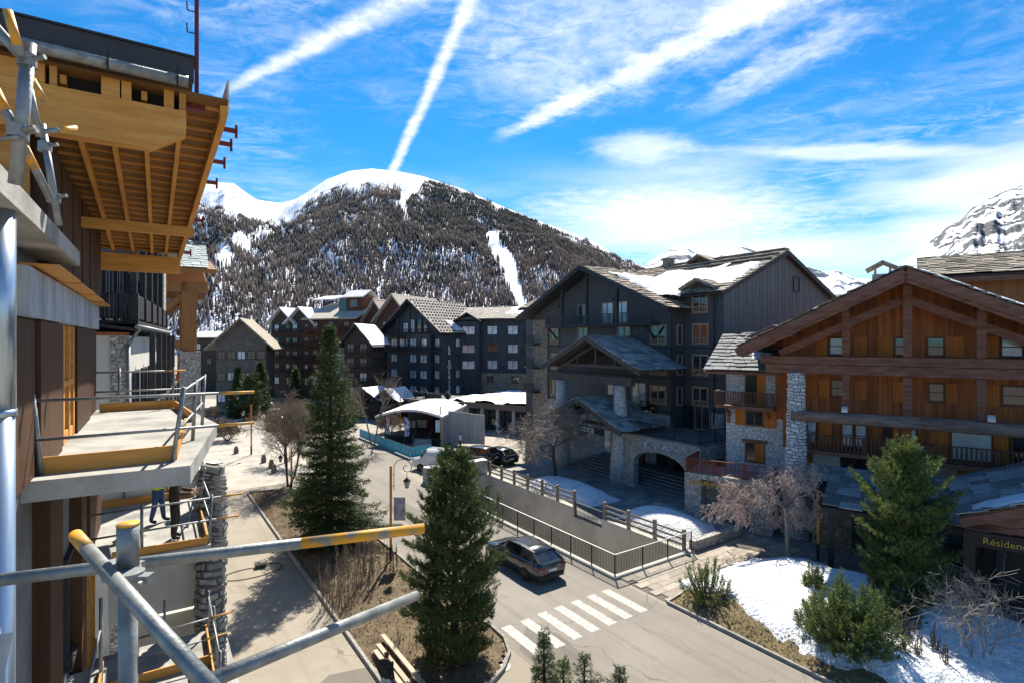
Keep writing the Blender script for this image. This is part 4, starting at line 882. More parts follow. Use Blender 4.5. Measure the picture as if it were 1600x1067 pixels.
    dr = MB(); dr.plate([(-3.6, 3.2, 12.35), (-1.9, 3.2, 13.15), (-1.9, 7, 13.15), (-3.6, 7, 12.35)], .1); dr.plate([(-1.9, 3.2, 13.15), (-.4, 3.2, 12.7), (-.4, 7, 12.7), (-1.9, 7, 13.15)], .1); put('side_dormer_roof', dr, SLATE, T)
    # terrace with red balustrade in front of the wing
    te = MB(); te.box(-6.6, -1.2, -.9, YS, 2.9, 3.25); te.box(-6.6, -5.5, -.9, .2, 0, 2.9); te.box(-2.2, -1.2, -.9, .2, 0, 2.9); te.box(-6.6, -1.2, .9, YS, 0, 2.9); put('terrace', te, STONE, T)
    railing(T, (-6.5, -.8), (-1.0, -.8), 3.25, .95, M('red_brown_rail', (.16, .05, .035), rough=.7), .13, .05, post=1.8); railing(T, (-6.5, -.8), (-6.5, YS - .1), 3.25, .95, M('red_brown_rail', (0, 0, 0)), .13, .05)
    fr = MB(); rg = random.Random(8)
    for i in range(26): x = -6.2 + i * .15; fr.beam((x, -.93, 2.5), (x + rg.uniform(-.06, .06), -.93, 2.85), .03, .05); fr.beam((x, -.93, rg.uniform(2.55, 2.8)), (x + .1, -.93, rg.uniform(2.55, 2.8)), .03, .05)
    put('gold_lettering_strokes', fr, M('gold_paint', (.42, .30, .08), rough=.45, metal=.4), T)  # abstract strokes in place of unreadable gold lettering
    # rear block with its own stone slab roof
    put('rear_wall', MB().box(7.0, 24, 12.2, 22, 0, 16.6), M('orange_brown_boards', (.34, .14, .045), (.22, .085, .03), rough=.7, scale=1.1, stretch=(6, 6, .3), bump=.4), T)
    rb = MB(); rb.plate([(6.2, 11.0, 16.55), (24, 11.0, 16.55), (24, 17.5, 18.6), (6.2, 17.5, 18.6)], .3); rbo = put('rear_roof', rb, DARKTRIM, T)
    s2 = MB(); V = Vector((0, 6.5, 2.05)); slab_rows(s2, (6.2, 10.9, 16.56), (1, 0, 0), V, 17.8, V.length, .9, .6, .06, 12); put('stone_slabs', s2, LAUZE, rbo, stuff=True)
    put('rear_roof_edge', MB().box(6.2, 24, 10.98, 11.1, 16.05, 16.4), REDBEAM, T)
    window(T, 15.0, 12.2, 15.2, 1.9, 1.0, fm=M('grey_frame', (.25, .25, .26)), mull=0, gm=glass_mat('blue_glass', (.10, .16, .22)))
    c = MB(); c.box(3.6, 4.8, 7.5, 8.7, 13, 16.6); cho = put('chimney', c, STONE, T); c2 = MB(); c2.plate([(4.2, 7.2, 17.5), (5.2, 7.2, 16.95), (5.2, 9, 16.95), (4.2, 9, 17.5)], .14); c2.plate([(4.2, 7.2, 17.5), (3.2, 7.2, 16.95), (3.2, 9, 16.95), (4.2, 9, 17.5)], .14); c2.box(3.7, 3.85, 7.6, 7.75, 16.6, 17.0); c2.box(4.55, 4.7, 7.6, 7.75, 16.6, 17.0); put('chimney_cap', c2, LAUZE, cho)
    # ---- slate canopy over the passage and the entrance gable
    cn = MB(); cn.plate([(.7, .0, 4.55), (XR, .0, 4.55), (XR, -5.0, 3.45), (1.9, -5.0, 3.45)], .16); cn.box(1.9, XR, -5.05, -4.9, 3.1, 3.42)
    cno = put('canopy', cn, DARKTRIM, T); rsd = random.Random(4)
    Vv = Vector((0, 5.0, 1.1)); slab_parts(cno, 'roof_slab', SLATE_O, (1.9, -5.1, 3.47), (1, 0, 0), Vv, 8.2, Vv.length, 1.05, .78, .05, 61)
    slab_parts(cno, 'roof_slab', SLATE_O, (.75, -2.2, 4.1), (1, 0, 0), Vv, 1.15, 2.2, .8, .7, .05, 62)
    put('canopy_wall', MB().box(1.0, XR, -1.2, -.9, 0, 4.0), STONE_B, T)
    for x in (2.3, 5.6, 8.9): put('canopy_post', MB().box(x - .14, x + .14, -4.8, -4.52, 0, 3.2), DARKTRIM, T)
    window(T, 3.0, -1.2, .5, 1.8, 2.2, fm=DARKTRIM); window(T, 6.4, -1.2, .5, 1.8, 2.2, fm=DARKTRIM)
    ga = MB(); gx = 11.3
    for sg in (-1, 1): ga.plate([(gx, -8.0, 6.35), (gx + sg * 4.0, -8.0, 4.7), (gx + sg * 4.0, -.4, 4.7), (gx, -.4, 6.35)], .18); ga.beam((gx, -8.0, 6.08), (gx + sg * 4.0, -8.0, 4.43), .14, .36); ga.beam((gx, -7.6, 5.6), (gx + sg * 3.8, -7.6, 4.05), .3, .4)
    ga.beam((gx - 3.9, -7.6, 4.35), (gx + 3.9, -7.6, 4.35), .3, .3); ga.beam((gx - 1.6, -7.6, 4.4), (gx, -7.6, 5.6), .25, .3)
    gao = put('entrance_gable', ga, REDBEAM, T)
    for sg, sd_ in ((-1, 71), (1, 72)): V = Vector((-sg * 4.0, 0, 1.65)); slab_parts(gao, 'roof_slab', SLATE_O, (gx + sg * 4.0, -8.1, 4.72), (0, 1, 0), V, 7.7, V.length, 1.0, .8, .05, sd_)
    snow_patch(gao, lambda x, y: 6.47 - abs(x - gx) * .4125, gx - 3.8, gx - .3, -8.0, -6.8, .1, 9.1, res=.12, lvl=-.3)
    for sg in (-1, 1): put('entrance_post', MB().box(gx + sg * 3.7 - .2, gx + sg * 3.7 + .2, -7.8, -7.4, 0, 4.1), M('dark_post', (.05, .03, .025), rough=.7), T)
    sgn = put('sign_board', MB().box(gx - 3.9, gx + 1.6, -7.95, -7.86, 3.55, 4.15), M('sign_brown', (.03, .018, .014), rough=.6), T)
    put('lettering', text_mesh('Résidence', .38, .02), M('gold_letters', (.48, .29, .05), rough=.4), sgn, (gx - 3.3, -7.98, 3.72), (R(90), 0, 0))
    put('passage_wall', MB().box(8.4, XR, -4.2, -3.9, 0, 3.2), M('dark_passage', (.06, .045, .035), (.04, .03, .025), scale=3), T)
chalet()
g = thing('pharmacy_sign', 'bright green sign box hung on the stone pier beside the arched terrace', 'sign', SR(25.0, 34.6, 2.05), R(-45))
put('box', MB().box(-.28, .28, -.3, 0, 0, .95), M('green_sign', (.02, .55, .06), rough=.4), g); put('bracket', MB().box(.28, .6, -.2, -.12, .4, .5), BLACKM, g); put('panel', MB().box(.3, .75, -.26, -.2, .3, .9), M('pale_blue_panel', (.45, .7, .75), rough=.4), g)

# ================================================================== construction building on the left
TB = R(32.9); UB = (math.cos(TB), math.sin(TB)); VB = (-math.sin(TB), math.cos(TB))
def fpx(x, y, s):      # pixel on the cross plane at s -> (r, z)
    a = (x - CX) / FPX; t = s / (a * VB[0] + VB[1]); return (t * (a * UB[0] + UB[1]), CAM_H - (y - CY) / FPX * t)
def site():
    T = thing('construction_building', 'unfinished building with raw concrete balconies, brown board facade and a new pine roof', 'building', (0, 0, 0), TB)
    W = -1.5
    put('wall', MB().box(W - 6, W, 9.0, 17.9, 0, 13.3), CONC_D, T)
    put('upper_wall', MB().box(W - 6, W - .08, 10.6, 17.9, 13.3, 15.2), PANELW, T)
    # facade boards and the pine door frame of the balcony storey
    for s0, s1, k in ((8.4, 9.55, .1), (9.62, 11.55, .15), (11.62, 12.05, .1), (13.6, 15.9, .14), (16.0, 17.85, .1)): put('facade_board', MB().box(W, W + k, s0, s1, 10.21, 12.28), PANELW, T)
    dr = MB(); dr.box(W, W + .1, 12.1, 12.25, 10.21, 12.28); dr.box(W, W + .1, 12.8, 12.95, 10.21, 12.28); dr.box(W, W + .1, 13.4, 13.55, 10.21, 12.28); dr.box(W, W + .09, 12.25, 13.4, 10.21, 10.4); dr.box(W, W + .09, 12.25, 13.4, 11.2, 11.3); d = put('door_frame', dr, PINE, T)
    put('pane', MB().box(W, W + .04, 12.25, 12.8, 10.4, 12.28), GLASS, d); put('pane', MB().box(W, W + .04, 12.95, 13.4, 10.4, 12.28), GLASS, d)
    put('lintel', MB().box(W, W + .19, 8.5, 17.4, 12.3, 12.9), M('pale_blue_render', (.40, .43, .46), (.22, .245, .27), rough=.85, scale=2.6, stretch=(1, 1, .3), bump=.4), T)
    for s0, s1, z in ((9.0, 11.2, 12.98), (11.25, 13.6, 12.96), (13.65, 15.6, 12.94), (15.65, 17.4, 12.92)): put('formwork_board', MB().box(W + .02, W + .42, s0, s1, z - .03, z), PINE, T)
    for s in (10.4, 11.8, 13.2, 14.7, 16.2, 17.6): put('facade_board', MB().box(W - .08, W + .12, s, s + 1.25, 13.0, 15.0), PANELW, T)
    # slabs
    put('slab', MB().slab([(W - 3, 3.5), (-1.06, 3.5), (-1.06, 10.9), (W - 3, 10.9)], 13.18, 13.4), CONC_L, T)
    put('balcony_slab', MB().slab([(-2.4, 9.3), (.37, 9.18), (1.05, 13.6), (.45, 18.3), (W, 18.0), (W - .5, 9.3)], 9.93, 10.2), CONC_L, T)
    put('balcony_slab', MB().slab([(W, 14.9), (1.02, 14.85), (1.05, 20.0), (W, 20.0)], 6.92, 7.15), CONC_L, T)
    put('balcony_slab', MB().slab([(W, 9.5), (-.9, 9.6), (-.9, 13.6), (W, 13.6)], 5.2, 5.5), CONC_L, T)
    put('balcony_slab', MB().slab([(W, 13.2), (1.1, 13.2), (1.1, 17.0), (W, 17.0)], 3.9, 4.12), CONC_L, T)
    put('terrace_slab', MB().slab([(W, 17.9), (2.2, 17.9), (2.0, 30), (W, 30)], 0, .9), CONC_L, T)
    # lower wall: boards, window opening, pale panels
    for s0, s1, z0, z1 in ((13.7, 14.5, 4.2, 9.9), (15.2, 17.0, 7.2, 9.9), (17.1, 17.8, 7.2, 9.9), (10.0, 11.2, 5.6, 9.9)): put('facade_board', MB().box(W, W + .2, s0, s1, z0, z1), PANELW, T)
    window(T, W, 16.3, 4.3, 1.4, 2.3, R(90), fm=PINE, mull=1); window(T, W, 12.8, 6.0, 1.3, 2.0, R(90), fm=DARKTRIM, mull=0)
    put('pale_panel', MB().box(W + .3, 1.0, 18.6, 18.75, 4.2, 5.9), PLASTER, T); put('end_wall', MB().box(W, W + 1.5, 19.9, 20.1, 7.15, 9.9), PLASTER, T)
    put('low_wall', MB().box(-1.0, 1.1, 18.9, 19.1, .9, 4.0), CONC, T)
    # round stone pillar with proud stones
    core = MB().lathe([(.37, 0), (.37, 8.3)], 16, (1.25, 18.2, 0)); pl = put('stone_pillar', core.mesh('stone_pillar', True), M('dark_mortar', (.10, .095, .09), rough=.9), T)
    st = MB(); rs = random.Random(21); z = .05
    while z < 8.25:
        h = rs.uniform(.1, .26); a = rs.uniform(0, 1); a0 = a; r = .40
        while a < a0 + 6.28:
            w = rs.uniform(.25, .7) / r; a1 = min(a + w, a0 + 6.28); ro = r + rs.uniform(.01, .05); g = .022 / r
            k = [(a + g, z + .01 + rs.uniform(0, .025)), (a1 - g, z + .01 + rs.uniform(0, .025)), (a1 - g - rs.uniform(0, .06), z + h - .01 - rs.uniform(0, .02)), (a + g + rs.uniform(0, .06), z + h - .01)]
            if a1 - a > .15:
                mA = (a + a1) / 2; zm = z + h / 2; c = (1.25, 18.2)
                V = [(c[0] + (r - .02) * math.cos(q), c[1] + (r - .02) * math.sin(q), zz) for q, zz in k] + [(c[0] + ro * math.cos(mA + (q - mA) * .75), c[1] + ro * math.sin(mA + (q - mA) * .75), zm + (zz - zm) * .72) for q, zz in k]
                V = [Vector(warp((v[0] - c[0], v[1] - c[1], v[2]))) + Vector((c[0], c[1], 0)) for v in V]; cc = sum(V, Vector()) / 8; me = MB().add([v - cc for v in V], [(4, 5, 6, 7), (0, 1, 5, 4), (1, 2, 6, 5), (2, 3, 7, 6), (3, 0, 4, 7)])
                if 4 < z and len(st.v) >= 0 and math.sin(mA + TB) < .5: put('stone', me, M('pillar_stone', (.36, .345, .32), (.22, .205, .19), rough=.85, scale=6, bump=.6, obr=.35), pl, cc)
                else: st.add(V, [(4, 5, 6, 7), (0, 1, 5, 4), (1, 2, 6, 5), (2, 3, 7, 6), (3, 0, 4, 7)])
            a = a1
        z += h
    put('stones', st, M('pillar_stone_rest', (.36, .345, .32), (.22, .205, .19), rough=.85, scale=6, bump=.6, isl=.3), pl, stuff=True)
    # ---- roof: purlins, rafters, battens, boarding, fascia, gutter
    zs = lambda s: 15.72 - (s - 10.0) * .098
    rt = lambda s: .92 - (s - 10) * .034
    bo = MB(); bo.plate([(-5, 9.85, zs(9.85) + .16), (rt(9.85), 9.85, zs(9.85) + .16), (rt(20.6), 20.6, zs(20.6) + .16), (-5, 20.6, zs(20.6) + .16)], .03); roof = put('roof', bo, M('roof_underlay', (.22, .11, .035), (.15, .075, .025), rough=.7, scale=1.5), T)
    for k in range(25):
        s = 10.15 + k * .42; put('batten', MB().box(-1.6, rt(s) - .02, s, s + .05, zs(s) + .085, zs(s) + .128), PINE, roof)
    for a in (-1.2, -.72, -.24, .26): put('rafter', MB().hexa([(a, 10.0, zs(10) - .05), (a + .075, 10.0, zs(10) - .05), (a + .075 - .15 * (a > 0), 20.4, zs(20.4) - .05), (a - .15 * (a > 0), 20.4, zs(20.4) - .05), (a, 10.0, zs(10) + .085), (a + .075, 10.0, zs(10) + .085), (a + .075 - .15 * (a > 0), 20.4, zs(20.4) + .085), (a - .15 * (a > 0), 20.4, zs(20.4) + .085)]), PINE_Y, roof)
    put('verge_board', MB().hexa([(rt(10) - .1, 10.0, zs(10) - .1), (rt(10), 10.0, zs(10) - .1), (rt(20.5), 20.5, zs(20.5) - .1), (rt(20.5) - .1, 20.5, zs(20.5) - .1), (rt(10) - .1, 10.0, zs(10) + .12), (rt(10), 10.0, zs(10) + .12), (rt(20.5), 20.5, zs(20.5) + .12), (rt(20.5) - .1, 20.5, zs(20.5) + .12)]), PINE_Y, roof)
    put('verge_cladding', MB().hexa([(rt(10) + .003, 10.0, zs(10) + .02), (rt(10) + .03, 10.0, zs(10) + .02), (rt(20.5) + .03, 20.5, zs(20.5) + .02), (rt(20.5) + .003, 20.5, zs(20.5) + .02), (rt(10) + .003, 10.0, zs(10) + .55), (rt(10) + .03, 10.0, zs(10) + .55), (rt(20.5) + .03, 20.5, zs(20.5) + .42), (rt(20.5) + .003, 20.5, zs(20.5) + .42)]), M('cream_board', (.62, .53, .42), (.52, .44, .34), rough=.7, scale=3), roof)
    put('purlin', MB().prism([(-3.0, 14.92), (-.12, 14.92), (.34, 15.22), (.34, 15.57), (-3.0, 15.57)], 9.85, 10.1), PINE, T)
    put('purlin', MB().box(-1.6, .64, 14.4, 14.62, 14.4, 14.6), PINE, T); put('purlin', MB().box(-1.6, .54, 20.0, 20.25, 14.12, 14.62), PINE, T)
    for a, b in ((-3.0, -1.35), (-1.3, -1.22), (-.72, -.5), (-.48, -.36), (.05, .18), (.25, .34)): put('block', MB().box(a, b, 9.9, 10.08, 15.572, 15.9), PINE, T)
    put('gap_shade_board', MB().box(-3.0, .30, 10.12, 10.16, 15.3, 15.85), M('painted_gap_shade', (.02, .016, .014), rough=.9), T)  # dark sheet added to paint shade into the gaps between the blocks
    put('fascia', MB().box(-4, .44, 9.72, 9.8, 16.0, 16.36), METALROOF, roof); put('roof_sheet', MB().plate([(-4, 9.7, 16.40), (.46, 9.7, 16.40), (.46, 12.2, 16.2), (-4, 12.2, 16.2)], .03), METALROOF, roof)
    gt = MB().tube((-4, 9.62, 15.98), (.36, 9.62, 15.94), .085, .085, 14); put('gutter', gt.mesh('gutter', True), STEEL, roof)
    for a in (-1.9, -.62, .22): put('gutter_bracket', MB().box(a - .012, a + .012, 9.52, 9.54, 15.8, 16.1), BLACKM, roof)
    put('gable_board', MB().box(-4, -1.55, 10.15, 10.2, 13.4, 15.0), PINE, T)
    # red steel lifting post and brackets on the verge
    rp_ = put('red_post', MB().box(.47, .53, 10.2, 10.26, 15.8, 19.4).box(.32, .62, 10.15, 10.3, 15.75, 15.9), REDSTEEL, T)
    for z in (17.0, 17.35, 18.3): put('hook', MB().path([(.47, 10.23, z), (.37, 10.23, z), (.36, 10.23, z + .14)], .01, 6), BLACKM, rp_)
    for s in (10.6, 11.2, 12.1, 13.3, 16.2, 19.8): put('red_bracket', MB().box(rt(s) + .0, rt(s) + .24, s, s + .06, zs(s) - .02, zs(s) + .05).box(rt(s) + .2, rt(s) + .24, s, s + .06, zs(s) - .1, zs(s) + .12), REDSTEEL, roof)
    # bright sheet-metal downpipe in front
    P0 = (fpx(-7, 540, 6.6)); dp = MB().tube((P0[0], 6.6, 4.0), (P0[0], 6.6, 11.35), .135, .135, 20).tube((P0[0], 6.6, 11.36), (P0[0], 6.6, 13.18), .14, .14, 20).tube((P0[0], 6.6, 11.33), (P0[0], 6.6, 11.39), .148, .148, 20)
    put('downpipe', dp.mesh('downpipe', True), ALU, T)
site()

def guard(name, label, posts, rails, boards, group='balcony guardrails of tube and plank'):
    """site guardrail: tube posts, horizontal tubes, toe boards; coordinates (r, s, z) in the building frame"""
    T = thing(name, label, 'guardrail', (0, 0, 0), TB, group)
    for a, b in posts: put('post', MB().tube(a, b, .032, .032, 10).mesh('post', True), STEEL_D, T)
    for a, b, y in rails:
        o = put('rail', MB().tube(a, b, .022, .022, 10).mesh('rail', True), STEEL_D, T)
        if y: a, b = Vector(a), Vector(b); d = (b - a).normalized(); put('rail_end', MB().tube(b - d * .5, b + d * .002, .0235, .0235, 10).mesh('rail_end', True), YELLOW, o)
    for a, b in posts:
        for c, d, y in rails:
            pass
    for a, b, h in boards: put('toe_board', MB().beam((a[0], a[1], a[2] + h / 2), (b[0], b[1], b[2] + h / 2), .035, h), PINE, T)
    return T
Z = 10.2
ra, rb_ = fpx(20, 627, 9.55), fpx(397, 612, 9.55); rc, rd = fpx(20, 690, 9.55), fpx(397, 660, 9.55)
guard('guardrail', 'steel tube guardrail with pine toe boards on the upper concrete balcony',
      [((-1.34, 9.62, Z - .05), (-1.42, 9.5, Z + 1.1)), ((.16, 9.62, Z), (.3, 9.5, Z + 1.12)), ((.5, 11.5, Z), (.55, 11.5, Z + 1.1)), ((.75, 13.3, Z), (.8, 13.35, Z + 1.1)), ((.3, 17.6, Z), (.32, 17.6, Z + 1.1)), ((-.9, 17.6, Z), (-.9, 17.6, Z + 1.1))],
      [((ra[0], 9.55, ra[1]), (rb_[0], 9.55, rb_[1]), 1), ((rc[0], 9.55, rc[1]), (rd[0], 9.55, rd[1]), 1), ((.28, 9.5, Z + 1.05), (.82, 13.6, Z + 1.05), 0), ((.25, 9.6, Z + .5), (.8, 13.6, Z + .5), 0), ((-1.5, 17.6, Z + 1.0), (.6, 17.6, Z + 1.0), 1), ((-1.5, 17.6, Z + .5), (.6, 17.6, Z + .5), 0)],
      [((-1.7, 9.68, Z), (.2, 9.72, Z), .23), ((.2, 9.75, Z), (.45, 13.3, Z), .2), ((-1.3, 17.4, Z), (.35, 17.4, Z), .22), ((.35, 17.3, Z), (.62, 14.2, Z), .2)])
Z = 7.15
guard('guardrail', 'steel tube guardrail with pine toe boards round the two workmen on the lower balcony',
      [((-.35, 15.0, Z), (-.35, 15.0, Z + 1.15)), ((1.0, 15.0, Z), (1.05, 15.0, Z + 1.15)), ((.98, 19.7, Z), (.98, 19.7, Z + 1.15)), ((-.9, 19.8, Z), (-.9, 19.8, Z + 1.15))],
      [((-1.4, 15.0, Z + 1.05), (1.75, 15.0, Z + 1.08), 1), ((-1.4, 15.0, Z + .52), (1.65, 15.0, Z + .55), 1), ((1.03, 15.0, Z + 1.0), (.98, 19.8, Z + 1.0), 0), ((1.03, 15.0, Z + .5), (.98, 19.8, Z + .5), 0), ((-1.4, 19.8, Z + 1.0), (1.0, 19.8, Z + 1.0), 0), ((.6, 16.5, Z), (1.0, 18.2, Z + 1.4), 0), ((1.0, 16.5, Z + 1.5), (.9, 17.8, Z), 0)],
      [((-.9, 14.95, Z), (.95, 14.92, Z), .18), ((.95, 14.95, Z), (.95, 19.6, Z), .22), ((-1.4, 19.75, Z), (.9, 19.75, Z), .22)])
Z = 4.12
guard('guardrail', 'steel tube guardrail with pine toe boards on the lowest balcony below the stone pillar',
      [((1.08, 13.4, Z), (1.1, 13.4, Z + 1.15)), ((1.08, 16.8, Z), (1.1, 16.8, Z + 1.15)), ((.1, 16.8, Z), (.1, 16.8, Z + 1.15)), ((1.3, 15.4, Z - 2), (1.12, 15.4, Z + 1.3))],
      [((-.5, 15.3, Z + 1.0), (1.5, 15.3, Z + 1.1), 1), ((-.2, 15.3, Z + .5), (1.4, 15.3, Z + .6), 1), ((1.1, 13.2, Z + 1.0), (1.1, 16.9, Z + 1.0), 0)],
      [((-1.2, 15.2, Z), (1.05, 15.2, Z), .22), ((1.05, 13.3, Z), (1.05, 16.9, Z), .22)])
Z = 5.5
guard('guardrail', 'steel posts and pine plank closing the narrow concrete ledge beside the downpipe',
      [((-.98, 9.9, Z), (-.98, 9.9, Z + 1.2)), ((-.95, 13.0, Z - .5), (-.95, 13.0, Z + 1.6))], [((-.98, 9.7, Z + 1.0), (-.96, 13.2, Z + 1.0), 0)], [((-1.4, 9.75, Z), (-.95, 9.75, Z), .24), ((-.95, 11, Z), (-.95, 13.4, Z), .2)])

# ---- scaffold right in front of the camera
def scaffold():
    b0 = at_depth(200, 1067, 2.0)
    T = thing('scaffold', 'galvanised scaffold tubes clamped to an upright with yellow painted ends', 'scaffold', (b0[0], b0[1], 9.0))
    o = Vector((b0[0], b0[1], 9.0)); rel = lambda p: Vector(p) - o
    def tube(a, b, nm='tube', r=.0242, y0=0, y1=0):
        a, b = rel(a), rel(b); d = (b - a).normalized()
        t = put(nm, MB().tube(a, b, r, r, 20).mesh(nm, True), STEEL, T)
        if y0: put('painted_end', MB().tube(a - d * .001, a + d * y0, r * 1.012, r * 1.012, 20).mesh('painted_end', True), YELLOW, t)
        if y1: put('painted_end', MB().tube(b - d * y1, b + d * .001, r * 1.012, r * 1.012, 20).mesh('painted_end', True), YELLOW, t)
        return t
    top = at_depth(200, 820, 2.0); up = tube((b0[0], b0[1], 9.0), top, 'upright', r=.031); c = rel(top)
    put('socket', MB().tube(c - Vector((0, 0, .16)), c, .036, .036, 20).tube(c - Vector((0, 0, .17)), c - Vector((0, 0, .155)), .041, .041, 20).mesh('socket', True), STEEL, up)
    put('yellow_cap', MB().tube(c + Vector((0, 0, .001)), c + Vector((0, 0, .008)), .0375, .036, 20).mesh('yellow_cap', True), YELLOW, up)
    tube(at_depth(-80, 915, 2.02), at_depth(662, 825, 2.62), y1=.55)
    tube(at_depth(118, 836, 2.12), at_depth(352, 1100, 1.45), y0=.14)
    tube(at_depth(330, 1062, 1.72), at_depth(650, 930, 2.9))
    for (x, y, dd) in ((192, 886, 2.06), (180, 890, 2.0), (205, 905, 1.95)):
        p = rel(at_depth(x, y, dd)); put('coupler', MB().lathe([(.03, -.03), (.043, -.03), (.045, 0), (.043, .03), (.03, .03)], 14, p).box(p.x + .02, p.x + .075, p.y - .025, p.y + .015, p.z - .012, p.z + .022).tube(p + Vector((.06, -.05, .004)), p + Vector((.06, .03, .004)), .008, .008, 6), STEEL_D, T)
    # rising scaffold at the top left
    T2 = thing('scaffold', 'leaning scaffold tubes with yellow ends beneath the new pine roof', 'scaffold', SR(5.5, -1.2, 13.4)); o = Vector(SR(5.5, -1.2, 13.4)); rel2 = lambda p: Vector(p) - o
    def t2(a, b, r=.0242, y0=0, y1=0):
        a, b = rel2(a), rel2(b); d = (b - a).normalized(); t = put('tube', MB().tube(a, b, r, r, 16).mesh('tube', True), STEEL_D, T2)
        if y0: put('painted_end', MB().tube(a - d * .001, a + d * y0, r * 1.012, r * 1.012, 16).mesh('painted_end', True), YELLOW, t)
        if y1: put('painted_end', MB().tube(b - d * y1, b + d * .001, r * 1.012, r * 1.012, 16).mesh('painted_end', True), YELLOW, t)
    t2(at_depth(24, 288, 3.0), at_depth(46, 68, 3.0), r=.033); t2(at_depth(92, 352, 4.2), at_depth(66, 195, 4.2), r=.024)
    t2(at_depth(12, 18, 2.9), at_depth(32, 88, 2.9), r=.022, y0=.2); t2(at_depth(-10, 40, 2.9), at_depth(36, 92, 2.95), r=.026)
    t2(at_depth(50, 125, 3.3), at_depth(68, 156, 3.3), r=.02, y1=.14); t2(at_depth(-8, 140, 3.0), at_depth(24, 205, 3.0), r=.025, y0=.14); t2(at_depth(38, 230, 3.1), at_depth(78, 310, 3.3), r=.022, y0=.13); t2(at_depth(44, 130, 3.4), at_depth(62, 215, 3.5), r=.02)
    t2(at_depth(70, 206, 3.9), at_depth(118, 200, 4.2), r=.018, y1=.2); t2(at_depth(-5, 219, 2.95), at_depth(30, 214, 2.95), r=.012)
    for (x, y, dd) in ((42, 95, 3.0), (30, 210, 3.0), (26, 205, 2.98), (84, 310, 4.2), (70, 230, 4.2)):
        p = rel2(at_depth(x, y, dd)); put('coupler', MB().lathe([(.03, -.035), (.045, -.035), (.045, .035), (.03, .035)], 12, p).tube(p, p + Vector((.1, .0, .02)), .014, .014, 8), STEEL, T2)
scaffold()
tp = MB(); n = 40
for i in range(n + 1):
    z = 6.0 + 4.2 * i / n
    for j in range(7): tp.v.append((-.12 + j * .06 + .03 * math.sin(z * 7 + j), .02 * math.sin(z * 13 + j * 2.1) + .05 * math.sin(j * 1.7 + z * 2.0), z))
for i in range(n):
    for j in range(6): a = i * 7 + j; tp.f.append((a, a + 1, a + 8, a + 7))
p = at_depth(-40, 900, 3.4); tag(put('tarpaulin', tp.mesh('tarpaulin', True), M('grey_plastic_sheet', (.42, .46, .5), (.3, .33, .37), rough=.35, scale=3), None, (p[0], p[1], 0)), 'crumpled grey plastic sheet hanging beside the bright downpipe', 'tarpaulin')

# ================================================================== the neighbours on the left side of the street
def dark_house():
    T = thing('dark_balcony_house', 'white rendered house with stone corner and dark wooden balconies beside the building site', 'house', (-13.5, 19, 0), R(28.4))
    put('wall', MB().box(-8, 0, 0, 14.5, 0, 12.2), PLASTER, T); put('upper_wall', MB().box(-8, -.9, .6, 14.5, 12.5, 17), CHAR, T)
    put('stone_corner', MB().box(-.42, .06, -.06, .5, 0, 12.15), STONE, T)
    put('stone_end', MB().box(-1.5, .12, 13.6, 15.2, 0, 16.6), STONE, T)
    put('roof_edge', MB().plate([(-8, -.4, 13.6), (.35, -.4, 12.45), (.35, 14.6, 12.45), (-8, 14.6, 13.6)], .1), DARKTRIM, T)
    gt = MB().tube((.38, -.4, 12.5), (.38, 14.6, 12.5), .08, .08, 10).path([(.38, .1, 12.45), (.25, .05, 12.15), (.1, -.12, 11.9), (.1, -.12, 3)], .06, 8); put('gutter', gt.mesh('gutter', True), STEEL_D, T)
    for z in (8.6, 5.6): b = put('balcony', MB().box(.07, .8, .7, 13.5, z - .15, z), DARKTRIM, T); railing(b, (.76, .7), (.76, 13.5), z, 1.05, DARKTRIM, .13, .1, post=2.5)
    b = put('balcony', MB().box(-.9, .3, .6, 13.5, 12.62, 12.74), DARKTRIM, T); railing(b, (.2, .6), (.2, 13.5), 12.74, .95, DARKTRIM, .13, .1, post=2.5); railing(b, (-6, .55), (.2, .55), 12.74, .95, DARKTRIM, .13, .1)
    for y in (1.0, 3.6, 6.2, 8.8, 11.4): put('post', MB().box(.6, .78, y, y + .18, 2, 12.3), DARKTRIM, T); put('post', MB().box(.04, .22, y, y + .18, 12.74, 16.6), DARKTRIM, T)
    for y in (1.6, 4.2, 6.8, 9.4, 11.8):
        for z in (8.7, 5.7): window(T, .01, y, z, 1.4, 2.2, R(90), fm=DARKTRIM)
        window(T, -.89, y, 12.8, 1.4, 2.4, R(90), fm=DARKTRIM, gm=GLASS_C if y < 5 else GLASS)
    window(T, -5.2, .6, 12.9, 2.4, 2.6, 0, fm=DARKTRIM); put('deck_chair', MB().beam((-2.6, .35, 12.8), (-3.0, .4, 14.0), .5, .06), WHITEP, T)
    put('eave', MB().box(-8, .9, -.2, 14.5, 16.7, 17.0), M('eave_white', (.5, .5, .5), rough=.8), T)
dark_house()
